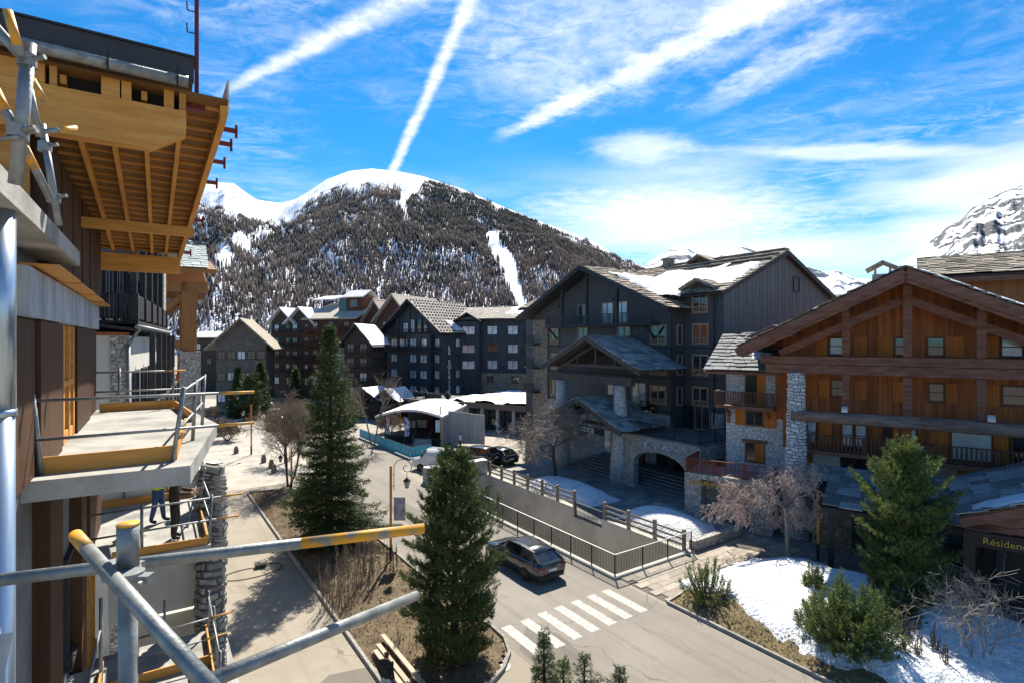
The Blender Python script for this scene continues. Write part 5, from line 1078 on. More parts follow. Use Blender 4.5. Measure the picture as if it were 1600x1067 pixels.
def wood_porch():
    T = thing('timber_porch_house', 'house with open timber porch on stone piers and pale tiled roof', 'house', (-24.0, 38, 0), R(31))
    put('wall', MB().box(-8, -.6, 1, 16, 0, 16.0), BROWNWOOD, T)
    W2 = M('honey_timber', (.36, .17, .06), (.25, .11, .04), rough=.65, scale=1.5, stretch=(6, 6, .4))
    for x, y in ((1.3, 0), (1.1, 8)):
        put('stone_pier', MB().box(x - .65, x + .65, y - .65, y + .65, 0, 11.3), STONE, T)
        put('post', MB().box(x - .5, x + .1, y - .3, y + .3, 11.3, 16.2), W2, T); put('post', MB().box(x + .12, x + .42, y - .28, y + .28, 11.3, 16.2), W2, T)
        put('brace', MB().beam((x - 2.4, y, 13.4), (x, y, 15.6), .3, .35), W2, T)
    for y in (0, 8): put('beam', MB().box(-3, 2.4, y - .3, y + .3, 15.5, 16.2), W2, T); put('beam', MB().box(-2, 1.0, y - .2, y + .2, 11.5, 12.1), W2, T)
    put('post', MB().box(-1.6, -1.1, -.2, .2, 6, 16), W2, T)
    rf = MB(); rf.plate([(-9, -1.8, 17.0), (2.9, -1.8, 17.0), (1.6, 3.5, 19.3), (-9, 3.5, 19.3)], .3); rf.plate([(-9, 3.5, 19.3), (1.6, 3.5, 19.3), (2.9, 12, 16.9), (-9, 12, 16.9)], .3); r = put('roof', rf, W2, T)
    s = MB(); V = Vector((0, 5.3, 2.3)); slab_rows(s, (-9, -1.9, 17.02), (1, 0, 0), V, 11.4, V.length, .55, .5, .03, 3, jit=.05); put('roof_tiles', s, M('pale_green_tile', (.42, .46, .44), (.34, .38, .36), rough=.6, scale=2, isl=.12), r, stuff=True)
    for z in (3.0, 6.2, 9.3): b = put('balcony', MB().box(-.6, 1.0, 2, 15, z - .2, z), W2, T); railing(b, (.95, 2), (.95, 15), z, 1.0, W2, .2, .08)
wood_porch()
# rubble and offcuts on the terrace behind the balcony
rub = MB(); rr = random.Random(9)
for i in range(160):
    p = SR(rr.uniform(22, 29), rr.uniform(-.5, 1.9)); a = rr.uniform(0, 3.14); l = rr.uniform(.2, 1.4); h = .93 + rr.uniform(0, .35)
    rub.beam((p[0], p[1], h), (p[0] + l * math.cos(a), p[1] + l * math.sin(a), h + rr.uniform(-.02, .25)), rr.uniform(.04, .16), .05)
tag(put('timber_offcuts', rub, M('pale_offcut', (.55, .45, .33), (.4, .33, .25), rough=.8, isl=.35), stuff=True), 'heap of pale timber offcuts on the terrace behind the stone pillar', 'timber')

# ================================================================== the village behind
def gable_roof(b, x0, x1, y0, y1, ze, zr, along='y', t=.2, xc=None):
    if along == 'y':
        c = (x0 + x1) / 2 if xc is None else xc
        for e in (x0, x1): b.plate([(c, y0, zr), (c, y1, zr), (e, y1, ze), (e, y0, ze)], t)
    else:
        c = (y0 + y1) / 2
        for e in (y0, y1): b.plate([(x0, c, zr), (x1, c, zr), (x1, e, ze), (x0, e, ze)], t)
    return b
def tiles(parent, o, U, V, W, sw, sl, mat, seed): 
    m = MB(); V = Vector(V); slab_rows(m, o, U, V, W, V.length, sw, sl, .03, seed, jit=.06); return put('roof_tiles', m, mat, parent, stuff=True)

def big_hotel():
    a = at_depth(690, 533, 95); T = thing('gabled_hotel', 'tall blue black hotel with steep pale tiled gable and vertical white lettering', 'hotel', (a[0], a[1], 0), R(-35.8))
    W = 14.0; half = W / 2
    wl = MB(); wl.prism([(-W, 0), (0, 0), (0, 14.2), (-half, 19.2), (-W, 14.2)], 0, 13.0); put('wall', wl, CHAR2, T)
    bay = MB(); bay.box(-7.6, -2.0, -.9, 0, 1.5, 13.4); put('bay', bay, CHAR2, T)
    rf = gable_roof(MB(), -W - 1.2, 1.2, -1.6, 13.5, 13.45, 19.6, 'y', .25); r = put('roof', rf, DARKTRIM, T)
    V = Vector((-(half + 1.2), 0, 6.15)); tiles(r, (1.2, -1.65, 13.5), (0, 1, 0), V, 15.2, .75, .55, TILE_L, 4); V = Vector((half + 1.2, 0, 6.15)); tiles(r, (-W - 1.2, -1.65, 13.5), (0, 1, 0), V, 15.2, .75, .55, TILE_L, 5)
    st = MB(); k = 0
    for j in range(11):
        for i in range(20):
            t = (j + .5) / 11; m_ = 1.2 - (half + 1.2) * t; y = -1.2 + i * .75 + (j % 2) * .37; z = 13.5 + 6.15 * t + .12
            st.box(m_ - .1, m_ + .1, y, y + .3, z - .04, z + .1)
    put('snow_guards', st, M('dark_tile_stop', (.10, .09, .08), rough=.8), r, stuff=True)
    snow_patch(r, lambda x, y: 13.62 + (1.2 - x) * .75, -1.6, 1.15, 2.5, 13.0, .15, 6.6, res=.3, lvl=-.3)
    for z in (11.0, 8.2, 5.4, 2.6):
        for x in (-12.9, -6.9, -4.3): window(T, x, -.9 if x > -8 else 0, z, 1.7, 1.5, gm=GLASS_C, fm=DARKTRIM, mull=1)
        for x in (-10.6, -9.0):
            if z > 10: window(T, x, 0, z, 1.4, 1.5, gm=GLASS_C, fm=DARKTRIM, mull=1)
        window(T, -1.6, 0, z, 1.2, 1.5, gm=GLASS_C, fm=DARKTRIM)
        window(T, 0, 3.6, z, 1.9, 1.5, R(90), gm=GLASS_C if z != 8.2 else GLASS, fm=DARKTRIM, mull=1)
        window(T, 0, 8.2, z, 1.9, 1.5, R(90), gm=GLASS_C, fm=DARKTRIM, mull=1); window(T, 0, 10.8, z, 1.9, 1.5, R(90), gm=GLASS_C, fm=DARKTRIM, mull=1)
    for x, h in ((-9.6, 1.8), (-7.9, 2.4), (-6.2, 2.4), (-4.4, 1.5)): window(T, x, 0, 13.6, 1.3, h, gm=GLASS_C if x < -7 else GLASS, fm=DARKTRIM)
    for x in (-10.0, -7.0, -4.0): put('post', MB().box(x - .15, x + .15, -1.0, -.7, 10.4, 18.4 - abs(x + 7) * .72), DARKTRIM, T)
    for z in (10.4, 13.3): b = put('balcony', MB().box(-W, -.1, -1.1, -.003, z - .2, z), DARKTRIM, T); railing(b, (-W, -1.05), (-.2, -1.05), z, .9, BLACKM, .3, .04)
    # vertical lettering, one letter above the other
    lt = MB(); L = M('white_letters', (.85, .85, .85), rough=.5)
    for i, ch in enumerate('LE SOLAISE'):
        if ch != ' ': put('letter', text_mesh(ch, 1.05, .05, 'CENTER'), L, T, (.08, 1.9, 10.6 - i * .86), (R(90), 0, R(90)))
    put('sign_strip', MB().box(0, .04, 1.3, 2.5, 2.4, 11.6), METALROOF, T)
    # annex to the right
    A = thing('hotel_annex', 'blue black hotel wing on a stone base between the steep gable and the lodge', 'hotel', (at_depth(722, 533, 100)[0], 100, 0), R(-12))
    put('wall', MB().box(0, 16, 0, 10, 4.6, 16.2), CHAR2, A); put('stone_base', MB().box(3.6, 16, -.1, 9, 0, 6.3), STONE_B, A); put('bay', MB().box(-.6, 3.6, -1.2, 2, 1.5, 15.6), CHAR2, A)
    rr_ = MB(); rr_.plate([(-.5, -1.4, 16.0), (16.6, -1.4, 16.0), (16.6, 5, 18.4), (-.5, 5, 18.4)], .25); rr_.plate([(-1.2, -2.2, 15.6), (1.5, -2.2, 17.2), (1.5, 4, 17.2), (-1.2, 4, 15.6)], .2); rr_.plate([(4.2, -2.2, 15.6), (1.5, -2.2, 17.2), (1.5, 4, 17.2), (4.2, 4, 15.6)], .2); ro = put('roof', rr_, DARKTRIM, A)
    tiles(ro, (-.5, -1.45, 16.05), (1, 0, 0), (0, 6.4, 2.4), 17, .75, .55, TILE_L, 8); snow_patch(ro, lambda x, y: 16.2 + (y + 1.4) * .375, 8, 16.4, .5, 4.8, .12, 2.2, res=.3)
    for z in (13.2, 9.9, 7.0):
        window(A, .4, -1.2, z, 2.4, 1.5, gm=GLASS_C, fm=DARKTRIM)
        for i, x in enumerate((4.8, 8.6, 12.4)): window(A, x, 0, z, 1.9, 1.6, gm=GLASS_C if (i + int(z)) % 3 else GLASS, fm=M('red_brown_frame', (.12, .05, .03)) if i == 1 else DARKTRIM)
        b = put('balcony', MB().box(11.5, 16, -1.2, -.003, z - .5, z - .35), DARKTRIM, A); railing(b, (11.5, -1.15), (16, -1.15), z - .35, 1.0, BLACKM, .25, .04)
    for x in (4.6, 9.2, 13.4): window(A, x, -.1, 4.4, 1.5, 1.5, fm=TRIMW)
    for x in (5.5, 8.2, 11): window(A, x, -.1, 1.6, .8, 1.2, fm=DARKTRIM)
big_hotel()
def shop():
    a = ground_px(706, 668); b = ground_px(832, 682); d = Vector(b) - Vector(a); T = thing('shop_pavilion', 'low flat roofed shop with glass front and thick snow on its roof', 'shop', (a[0], a[1] + 1, 0), math.atan2(d.y, d.x) )
    L = 13.5
    put('wall', MB().box(0, L, .8, 9, 0, 3.0), M('shop_dark', (.05, .05, .055), rough=.6), T)
    fa = MB(); fa.box(-.8, L + .6, -.6, 10, 3.0, 3.75); r = put('roof', fa, M('brown_fascia', (.20, .15, .12), (.14, .1, .08), rough=.7), T)
    snow_patch(r, lambda x, y: 3.76, -.7, L + .5, -.5, 15, .32, 3.9, res=.35, lvl=-.5)
    for i in range(6): put('column', MB().box(i * 2.55, i * 2.55 + .4, -.3, .1, 0, 3.0), M('pale_stone_column', (.42, .41, .39), rough=.8), T)
    for i in range(5): window(T, i * 2.55 + .55, .8, .3, 1.85, 2.5, fm=DARKTRIM, gm=GLASS)
    put('yellow_panel', MB().box(-1.9, -1.2, .3, .4, 0, 3.0), M('yellow_panel', (.6, .42, .03), rough=.5), T); put('red_panel', MB().box(-3.2, -2.0, .5, .6, 0, 2.6), M('dark_red_wall', (.15, .03, .02), rough=.6), T)
    dk = put('roof_deck', MB().box(-8.5, -1.0, -1, 8, 3.2, 3.6), DARKTRIM, T); put('deck_wall', MB().box(-8.4, -1.1, 2, 8, 0, 3.2), M('shop_dark', (0, 0, 0)), T)
    railing(T, (-8.4, -.9), (-1.0, -.9), 3.6, 1.1, BLACKM, .3, .04); u = MB()
    for i in range(7): u.lathe([(.05, 0), (.45, .5), (.35, .9), (.05, 1.2)], 8, (-7.8 + i * 1.05, .8 + (i % 2), 3.6))
    put('terrace_furniture', u, M('dark_furniture', (.03, .03, .035), rough=.6), T)
    s = put('sign_board', MB().box(-3.8, -1.2, -1.1, -1.0, 3.9, 4.6), M('sign_dark_blue', (.02, .025, .05), rough=.5), T)
shop()

def house(name, label, px, Y, rot, w, d, ze, zr, wall, roofm, rows, cols, along='y', gm=None, z0=2.5, snow=False, balc=False, over=1.0, fm=None, side=True):
    a = at_depth(px, 533, Y); T = thing(name, label, 'house', (a[0], a[1], 0), R(rot))
    wl = MB()
    if along == 'y': wl.prism([(0, 0), (w, 0), (w, ze), (w / 2, zr - .25), (0, ze)], 0, d)
    else: wl.box(0, w, 0, d, 0, ze)
    put('wall', wl, wall, T); k = (zr - ze) / (w / 2 if along == 'y' else d / 2)
    rf = gable_roof(MB(), -over, w + over, -over, d + over, ze - k * over + .1, zr, along, .25); r = put('roof', rf, roofm, T)
    if snow:
        if along == 'y': zf = lambda x, y: zr + .03 - abs(x - w / 2) * k
        else: zf = lambda x, y: zr + .03 - abs(y - d / 2) * k
        snow_patch(r, zf, -over, w + over, -over, d + over, .18, px * .01, res=.4, lvl=-.9)
    sz = (ze - z0) / rows
    for j in range(rows):
        for i in range(cols):
            x = w * (i + .5) / cols - .65; window(T, x, 0, z0 + j * sz + .4, 1.3, min(1.5, sz * .6), fm=fm or DARKTRIM, gm=(GLASS_C if (i * 3 + j * 5) % 4 == 0 else GLASS) if gm is None else gm)
        if side:
            for q in (.2, .5, .75): window(T, w, d * q, z0 + j * sz + .4, 1.2, min(1.4, sz * .6), R(90), fm=fm or DARKTRIM)
        if balc and j: b = put('balcony', MB().box(.2, w - .2, -1.1, -.003, z0 + j * sz - .15, z0 + j * sz), wall, T); railing(b, (.2, -1.05), (w - .2, -1.05), z0 + j * sz, 1.0, wall, .35, .12)
    return T, r
RB = M('red_brown_timber', (.11, .045, .03), (.07, .03, .022), rough=.75, scale=1, stretch=(6, 6, .3), bump=.3)
DB = M('dark_brown_timber', (.065, .045, .036), (.045, .032, .027), rough=.75, scale=1, stretch=(6, 6, .3), bump=.3)
SNOWROOF = M('dirty_snow_roof', (.74, .75, .77), (.52, .5, .48), rough=.7, scale=.8, bump=.3)
G = 'dark timber houses along the far street'
# low stone barn with broad roof at the street end
T, r = house('stone_barn', 'wide low stone house with brown overhanging roof at the end of the street', 338, 97, 15, 8.2, 9, 12.2, 16.2, M('grey_barn_stone', (.17, .155, .135), (.10, .09, .08), rough=.9, scale=1.5, bump=.6), LAUZE, 3, 5, over=1.7, z0=.8, side=False)
T, r = house('stepped_house', 'dark wooden apartment house with small snowy twin gables behind the bare trees', 424, 118, -22, 6.4, 14, 16.5, 19.3, DB, SNOWROOF, 5, 2, balc=True, side=False)
T, r = house('stepped_house', 'dark wooden apartment house joined beside the twin gabled one', 452, 116, -22, 6.4, 14, 16.5, 19.3, DB, SNOWROOF, 5, 2, balc=True, side=False)
T, r = house('apartment_block', 'long dark brown apartment block with snow guards along its roof and a turret', 481, 114, -22, 12, 16, 17.0, 20.4, RB, TILE_L, 5, 3, along='x', balc=True)
put('turret', MB().box(7.5, 11.6, 3, 7, 16, 21.3), RB, T); tr = gable_roof(MB(), 6.8, 12.3, 2.2, 7.8, 21.2, 22.8, 'x', .2); put('turret_roof', tr, SNOWROOF, T); window(T, 8.6, 3, 19.2, 1.6, 1.4); put('copper_panel', MB().box(5.4, 7.45, 3.2, 6.8, 18, 21.0), M('green_copper', (.06, .14, .14), rough=.6), T)
put('blind_wall', MB().box(10.3, 16.5, -4, 6, 0, 11.8), M('grey_beige_wall', (.27, .24, .205), (.21, .19, .165), rough=.9, scale=.5), T); put('roof_step', MB().plate([(-3.5, 5, 21.2), (2.8, 5, 21.2), (2.8, 9.5, 22.3), (-3.5, 9.5, 22.3)], .3), SNOWROOF, T)
T, r = house('small_chalet', 'small red brown house with bright snow on its gable roof behind the spruce', 538, 92, -10, 4.6, 6, 12.2, 14.9, DB, DARKTRIM, 4, 2, snow=True, balc=True)
T, r = house('brown_house', 'red brown house with dotted tile gable behind the snowy roofed chalet', 566, 112, -25, 7, 14, 16.0, 20.6, RB, TILE_L, 5, 2, balc=True)
T, r = house('brown_house', 'tall red brown house next to the steep hotel gable', 590, 108, -25, 8, 14, 16.8, 21.3, RB, TILE_L, 5, 2, balc=True)
put('downpipe', MB().box(-.25, 0, -.2, 0, 0, 15), M('rusty_pipe', (.2, .07, .05)), T)
house('rear_chalet', 'brown chalet whose low gable rises above the hotel roof', 655, 150, -5, 11, 12, 19.5, 23.6, M('warm_boards', (.24, .11, .05), (.17, .075, .035), rough=.7, scale=1, stretch=(6, 6, .3)), DARKTRIM, 1, 3, z0=16)
house('rear_house', 'small dark house with chimney poking up behind the hotel annex', 722, 150, -5, 6, 8, 20.0, 21.2, DB, DARKTRIM, 1, 1, z0=16, side=False)
house('rear_house', 'low wooden house with snowy eave beside the lodge gable', 800, 130, -5, 9, 8, 15.6, 17.8, RB, SNOWROOF, 1, 2, z0=12, side=False)
house('far_hall', 'low white snow roofed hall behind the timber porch', 285, 135, -10, 12, 14, 13.2, 14.6, DB, SNOWROOF, 2, 4, along='x', z0=6, side=False)
house('far_hall', 'long snow roofed hall beyond the stone barn', 318, 150, -10, 16, 14, 10.5, 13.2, DB, SNOWROOF, 2, 4, along='x', z0=4, side=False)
house('rear_block', 'dark flat roofed block seen between the lodge and the chalet', 1310, 95, -35, 6, 8, 16.8, 17.4, CHAR2, METALROOF, 1, 1, z0=12, along='x', side=False)
# low snowy roofs in front of the brown houses
for px, Y, w, lab in ((545, 86, 6, 'low shed with rounded snow roof below the red brown houses'), (586, 84, 4.5, 'small hut with melting snow roof beside the dark hotel bay')):
    a = at_depth(px, 533, Y); T = thing('shed', lab, 'shed', (a[0], a[1], 0), R(-25)); put('wall', MB().box(0, w, 0, 4, 0, 2.6), DB, T); rf = gable_roof(MB(), -.6, w + .6, -.6, 4.6, 2.5, 4.6, 'y', .2); r = put('roof', rf, DARKTRIM, T)
    snow_patch(r, lambda x, y, w=w: 4.66 - abs(x - w / 2) * 2.1 / (w / 2 + .6), -.6, w + .6, -.6, 4.6, .3, px * .1, res=.25, lvl=-.8); window(T, 1, 0, .8, 1.2, 1.2)

# ================================================================== street furniture
def iron_railing():
    T = thing('iron_railing', 'black iron bar railing round the ramp cutting along the road', 'railing', (0, 0, 0), TH)
    def run(a, b, n):
        a = Vector(a); b = Vector(b); L = (b - a).length; d = (b - a) / L
        for i in range(n + 1):
            p = a + d * (L * i / n); put('post', MB().box(-.025, .025, -.025, .025, 0, 1.08), BLACKM, T, p)
        put('top_rail', MB().beam(a + Vector((0, 0, 1.08)), b + Vector((0, 0, 1.08)), .06, .035), RAILTOP, T)
        m = MB(); m.beam(a + Vector((0, 0, .12)), b + Vector((0, 0, .12)), .03, .03); k = int(L / .115)
        for i in range(1, k): p = a + d * (L * i / k); m.beam(p + Vector((0, 0, .12)), p + Vector((0, 0, 1.07)), .016, .016, up=d)
        put('bars', m, BLACKM, T)
    run((19.84, 19.84, .13), (19.84, 40.5, .13), 12); run((19.86, 19.84, .13), (25.9, 19.84, .13), 3)
iron_railing()
def wood_fence(label, s0, s1, r, z, n):
    T = thing('wooden_fence', label, 'fence', SR(s0, r, z), TH, 'post and rail fences on the retaining wall')
    m = M('weathered_fence_wood', (.30, .25, .19), (.2, .165, .125), rough=.85, scale=3, stretch=(3, 1, 1), bump=.4, obr=.2); L = s1 - s0
    for i in range(n + 1): put('post', MB().box(-.09, .09, -.09, .09, -.1, 1.15), m, T, (0, L * i / n, 0))
    for i in range(n):
        for k, zz in enumerate((.3, .62, .95)): put('rail', MB().beam((-.1, L * i / n, zz), (-.1, L * (i + 1) / n, zz + random.uniform(-.02, .02)), .05, .11), m, T)
wood_fence('weathered post and rail fence on the long retaining wall by the bare tree', 29.9, 41.4, 25.85, .12, 6)
wood_fence('weathered post and rail fence in front of the rounded snow heap', 20.3, 26.8, 25.85, .05, 3)
gt = thing('metal_gate', 'low black bar gate in the notch of the retaining wall', 'gate', SR(26.95, 25.85, -.55), TH); railing(gt, (0, 0), (0, 2.8), 0, 1.0, BLACKM, .13, .025, name='bars', post=2.8)
# low stone walls, snow heaps on the lodge side
w1 = tag(put('stone_wall', MB().box(26.1, 30.6, 19.75, 20.15, 0, .62).box(30.3, 30.7, 20.15, 26.5, 0, .5), STONE, None, rot=TH), 'low dry stone wall round the snow heap beside the paved walk', 'wall')
w2 = thing('parapet', 'thick stone parapet topped with snow at the far end of the ramp', 'wall', SR(41.9, 19.9), TH); put('wall', MB().box(0, 6, 0, .8, 0, 1.25), CONC_L, w2); snow_patch(w2, lambda x, y: 1.25, 0, 6, 0, .8, .1, 2.2, res=.12, lvl=-.6)
def heap(label, s0, s1, r0, r1, h, sd_):
    m = snow_patch(None, lambda x, y: .02 + h * max(0, 1 - ((x - (r0 + r1) / 2) / ((r1 - r0) / 2)) ** 2) * max(0, 1 - ((y - (s0 + s1) / 2) / ((s1 - s0) / 2)) ** 2) ** .6, r0, r1, s0, s1, .12, sd_, res=.16, lvl=-.35)
    tag(put('snow_heap', m, SNOW_D, None, rot=TH), label, 'snow heap')
heap('long snow heap behind the fence at the foot of the bare tree', 29.3, 37.5, 26.6, 30.2, .75, 3.1); heap('rounded snow heap inside the low dry stone wall', 20.3, 26.6, 26.3, 30.2, .95, 5.2)

def lamp(label, loc, h, arms, banner=None, rot=0.0):
    T = thing('street_lamp', label, 'street lamp', loc, rot, 'orange street lamps'); k = h / 5.2
    put('post', MB().box(-.058, .058, -.058, .058, .9, h), ORANGEPOST, T); put('post_base', MB().box(-.068, .068, -.068, .068, 0, .9), BLACKM, T)
    for sg in arms:
        x0 = sg * .17; r = .48; pts = [(x0, 0, h - 1.3), (x0, 0, h - .1)]
        for i in range(1, 13): a = math.pi - math.pi * 1.0 * i / 12; pts.append((x0 + sg * (r + r * math.cos(a)), 0, h - .1 + r * math.sin(a) * .95))
        ex = x0 + sg * 2 * r
        for i in range(1, 15): a = i / 14 * 5.0; rr = .28 * (1 - i / 22); pts.append((ex - sg * .28 + sg * rr * math.cos(a), 0, h - .1 - rr * math.sin(a)))
        put('arm', MB().path(pts, .022, 6), BLACKM, T)
        lx = ex - sg * .26; l = put('lantern', MB().lathe([(.02, .55), (.04, .5), (.2, .36), (.22, .33), (.2, .31)], 6, (lx, 0, h - 1.15)).lathe([(.09, -.05), (.11, -.02), (.1, .0)], 6, (lx, 0, h - 1.15)).path([(lx, 0, h - .6), (lx, 0, h - .38)], .015, 5), BLACKM, T)
        put('lantern_glass', MB().lathe([(.1, 0), (.19, .31)], 6, (lx, 0, h - 1.15)), M('lamp_glass', (.35, .35, .33), rough=.2), l)
        for c in range(2): put('arm_clip', MB().box(min(.07 * sg, x0), max(.07 * sg, x0), -.015, .015, h - 1.1 + c * .6, h - 1.07 + c * .6), BLACKM, T)
    if banner: b = put('banner', MB().box(.16, .16 + banner[0], -.01, .01, banner[1], banner[1] + banner[2]), M(banner[3] + '_banner', *banner[4], rough=.6, scale=3), T)
    return T
lamp('orange lamp post with curled lantern arm and a printed banner beside the road', (-6.55, 29.4, 0), 5.3, (1,), (.62, 2.35, 1.25, 'printed', ((.5, .42, .42), (.12, .16, .3))))
lamp('orange lamp post with two lantern arms on the far paved street', (-27.7, 57.8, 0), 5.3, (-1, 1))
lamp('orange lamp post with one lantern arm at the tip of the planted bed', (-17.6, 43.4, 0), 3.6, (-1,))
lamp('orange lamp post with black foot standing in the snow bank', (16.45, 29.25, .25), 3.65, (1,), rot=R(60))
lamp('orange post with a pale blue banner beside the stage', (-8.2, 62.5, 0), 4.6, (), (-.75, 1.6, 1.4, 'pale_blue', ((.35, .55, .75), (.7, .8, .9))))
lamp('orange post showing above the stage roof', (-14.8, 72.0, 0), 5.2, ())
def bollard(loc, i):
    T = tag(put('bollard', MB().lathe([(.24, 0), (.26, .3), (.2, .6), (.17, .75), (.05, .8)], 10), M('dark_stone', (.12, .11, .10), (.18, .17, .16), scale=6), None, loc), 'squat dark stone bollard on the pale street paving', 'bollard', 'stone bollards on the paving')
for i, (x, y) in enumerate(((369, 708), (412, 722), (424, 730), (660, 735), (676, 748), (428, 738))): bollard(ground_px(x, y), i)
# white utility cabinet and clutter by the site
c = thing('utility_cabinet', 'white cabinet standing on the street beside the building site', 'cabinet', SR(50.5, 4.3), TH); put('body', MB().box(-.9, .9, -.6, .6, 0, 2.1), WHITEP, c); put('door', MB().box(-.8, .8, -.64, -.61, .15, 1.95), M('pale_door', (.6, .62, .64), rough=.5), c); put('lid', MB().box(-.96, .96, -.66, .66, 2.1, 2.18), WHITEP, c)
# planks beside the kerb
pk = thing('plank_stack', 'long pale planks laid as a bench along the kerb of the planted bed', 'planks', SR(18.2, 7.55), TH)
for i, (r, z) in enumerate(((-.25, .2), (-.02, .22), (.28, .36))): put('plank', MB().box(r, r + .17, -4, 1.9 + i * .3, z, z + .06), M('grey_plank', (.45, .38, .29), (.32, .27, .2), rough=.8, scale=2, stretch=(4, .4, 4), obr=.2), pk)
for y in (-3, -.5, 1.8): put('trestle', MB().box(-.3, .6, y, y + .12, .0, .2), M('grey_plank', (0, 0, 0)), pk)
hs = thing('hose', 'thin black hose looped on the pavement', 'hose', SR(31.0, 4.6), TH); put('loop', MB().path([(math.cos(a * .35) * (.5 + .03 * a) * 1.6, math.sin(a * .35) * (.5 + .02 * a), .03) for a in range(22)], .02, 6), BLACKM, hs); put('reel', MB().box(.4, .9, .3, .6, 0, .2), M('dark_crate', (.06, .05, .045)), hs)

# ---- stage with blue banner fence
def stage():
    a = ground_px(600, 691); b = ground_px(694, 697); d = Vector(b) - Vector(a); L = d.length; T = thing('stage', 'small event stage with white canvas roof and grey side wall on the square', 'stage', a, math.atan2(d.y, d.x))
    wc = M('white_canvas', (.66, .66, .65), (.56, .56, .56), rough=.7, scale=1.5, bump=.2, bscale=3); gc = M('grey_canvas', (.40, .40, .40), (.31, .31, .32), rough=.75, scale=.8, stretch=(3, 3, .4), bump=.4, bscale=2)
    put('deck', MB().box(0, L, 0, 6, .75, .9), M('stage_black', (.02, .02, .022), rough=.6), T); put('skirt', MB().box(.02, L - .02, .02, 5.9, 0, .75), M('stage_black', (0, 0, 0)), T)
    put('back_wall', MB().box(0, L, 5.8, 5.9, .9, 4.4), M('stage_black', (0, 0, 0)), T); put('drape', MB().box(2.6, 3.8, 5.5, 5.7, .9, 3.6), M('dark_red_drape', (.10, .015, .02), rough=.8), T)
    rf = MB(); n = 10; prof = [(-.7, 3.1)] + [(-.7 + (L + .9) * i / n, 3.25 + .95 * math.sin(math.pi * min(1, i / n * .9))) for i in range(n + 1)]
    for (x0, z0), (x1, z1) in zip(prof[1:-1], prof[2:]): rf.hexa([(x0, -.9, z0 - .25), (x1, -.9, z1 - .25), (x1, 6.3, z1 + .35), (x0, 6.3, z0 + .35), (x0, -.9, z0), (x1, -.9, z1), (x1, 6.3, z1 + .55), (x0, 6.3, z0 + .55)])
    put('canopy', rf, wc, T)
    sw = MB(); m = 9
    for i in range(m): y0, y1 = -.6 + 6.6 * i / m, -.6 + 6.6 * (i + 1) / m; k = .06 * (i % 2); sw.box(L - .1 + k, L + .05 + k, y0, y1, .2, 3.5 + .08 * i)
    put('side_wall', sw, gc, T); s2 = MB()
    for i in range(6): s2.box(L + .05 + i * .75, L + .8 + i * .75 - .003, 1.0 + .05 * (i % 2), 1.1 + .05 * (i % 2), .2 + .02 * i, 3.95 - .06 * i)
    put('rear_side_wall', s2, gc, T)
    for x in (.1, L * .45, L - .3): put('mast', MB().tube((x, .1, 0), (x, .1, 3.6), .07, .07, 8), BLACKM, T)
    for x, y in ((1.0, 3.5), (2.2, 4.2)): put('screen', MB().box(x, x + 1.3, y, y + .1, 1.3, 2.2), M('grey_screen', (.25, .27, .28), rough=.3), T)
    put('steps', MB().box(L * .55, L * .8, -.9, 0, 0, .4).box(L * .55, L * .8, -.5, 0, .4, .75), M('alu_steps', (.35, .36, .37), rough=.5), T)
    put('handrail', MB().path([(L * .55, -.9, 0), (L * .55, -.9, 1.2), (L * .55, .1, 1.8)], .03, 6).path([(L * .8, -.9, 0), (L * .8, -.9, 1.2), (L * .8, .1, 1.8)], .03, 6), STEEL_D, T)
    # banner fence panels
    pts = [ground_px(562, 683), ground_px(641, 716), ground_px(674, 710)]; k = 0
    for p, q in zip(pts[:-1], pts[1:]):
        p = Vector(p); q = Vector(q); Lq = (q - p).length; n = max(1, round(Lq / 2.3)); an = math.atan2((q - p).y, (q - p).x)
        for i in range(n):
            o = p.lerp(q, i / n); F = thing('banner_fence', 'bright blue banner panel on a steel barrier in front of the stage', 'barrier', o, an, 'blue banner barriers round the stage'); w = Lq / n - .06
            put('frame', MB().path([(0, 0, 0), (0, 0, 1.15), (w, 0, 1.15), (w, 0, 0)], .02, 6), STEEL_D, F); put('banner', MB().box(.02, w - .02, -.03, -.015, .08, 1.1), M('blue_banner', (.02, .30, .44), (.05, .42, .55), rough=.55, scale=2.5), F)
            sc = MB(); rq = random.Random(k); k += 1; x = .25
            while x < w - .5:
                ph = [(x + t * .045, -.036, .55 + .22 * math.sin(t * rq.uniform(.8, 1.4)) * rq.uniform(.4, 1)) for t in range(7)]; sc.path(ph, .016, 4); x += rq.uniform(.4, .7)
            put('white_scrawl', sc, WHITEP, F)
    for x, y, c1, c2, lab in ((601, 690, (.75, .75, .75), (.45, .12, .2), 'white and red patterned flag at the stage corner'), (632, 694, (.8, .8, .8), (.1, .15, .4), 'white and blue patterned flag before the stage')):
        f = thing('flag', lab, 'flag', ground_px(x, y)); put('pole', MB().tube((0, 0, 0), (0, 0, 3.3), .03, .02, 8), STEEL_D, f); put('cloth', MB().prism([(.02, .9), (.5, 1.0), (.62, 2.3), (.4, 3.1), (.02, 3.25)], -.01, .01), M(lab[:14] + '_cloth', c1, c2, rough=.7, scale=3.5, ramp=(.48, .52)), f)
stage()

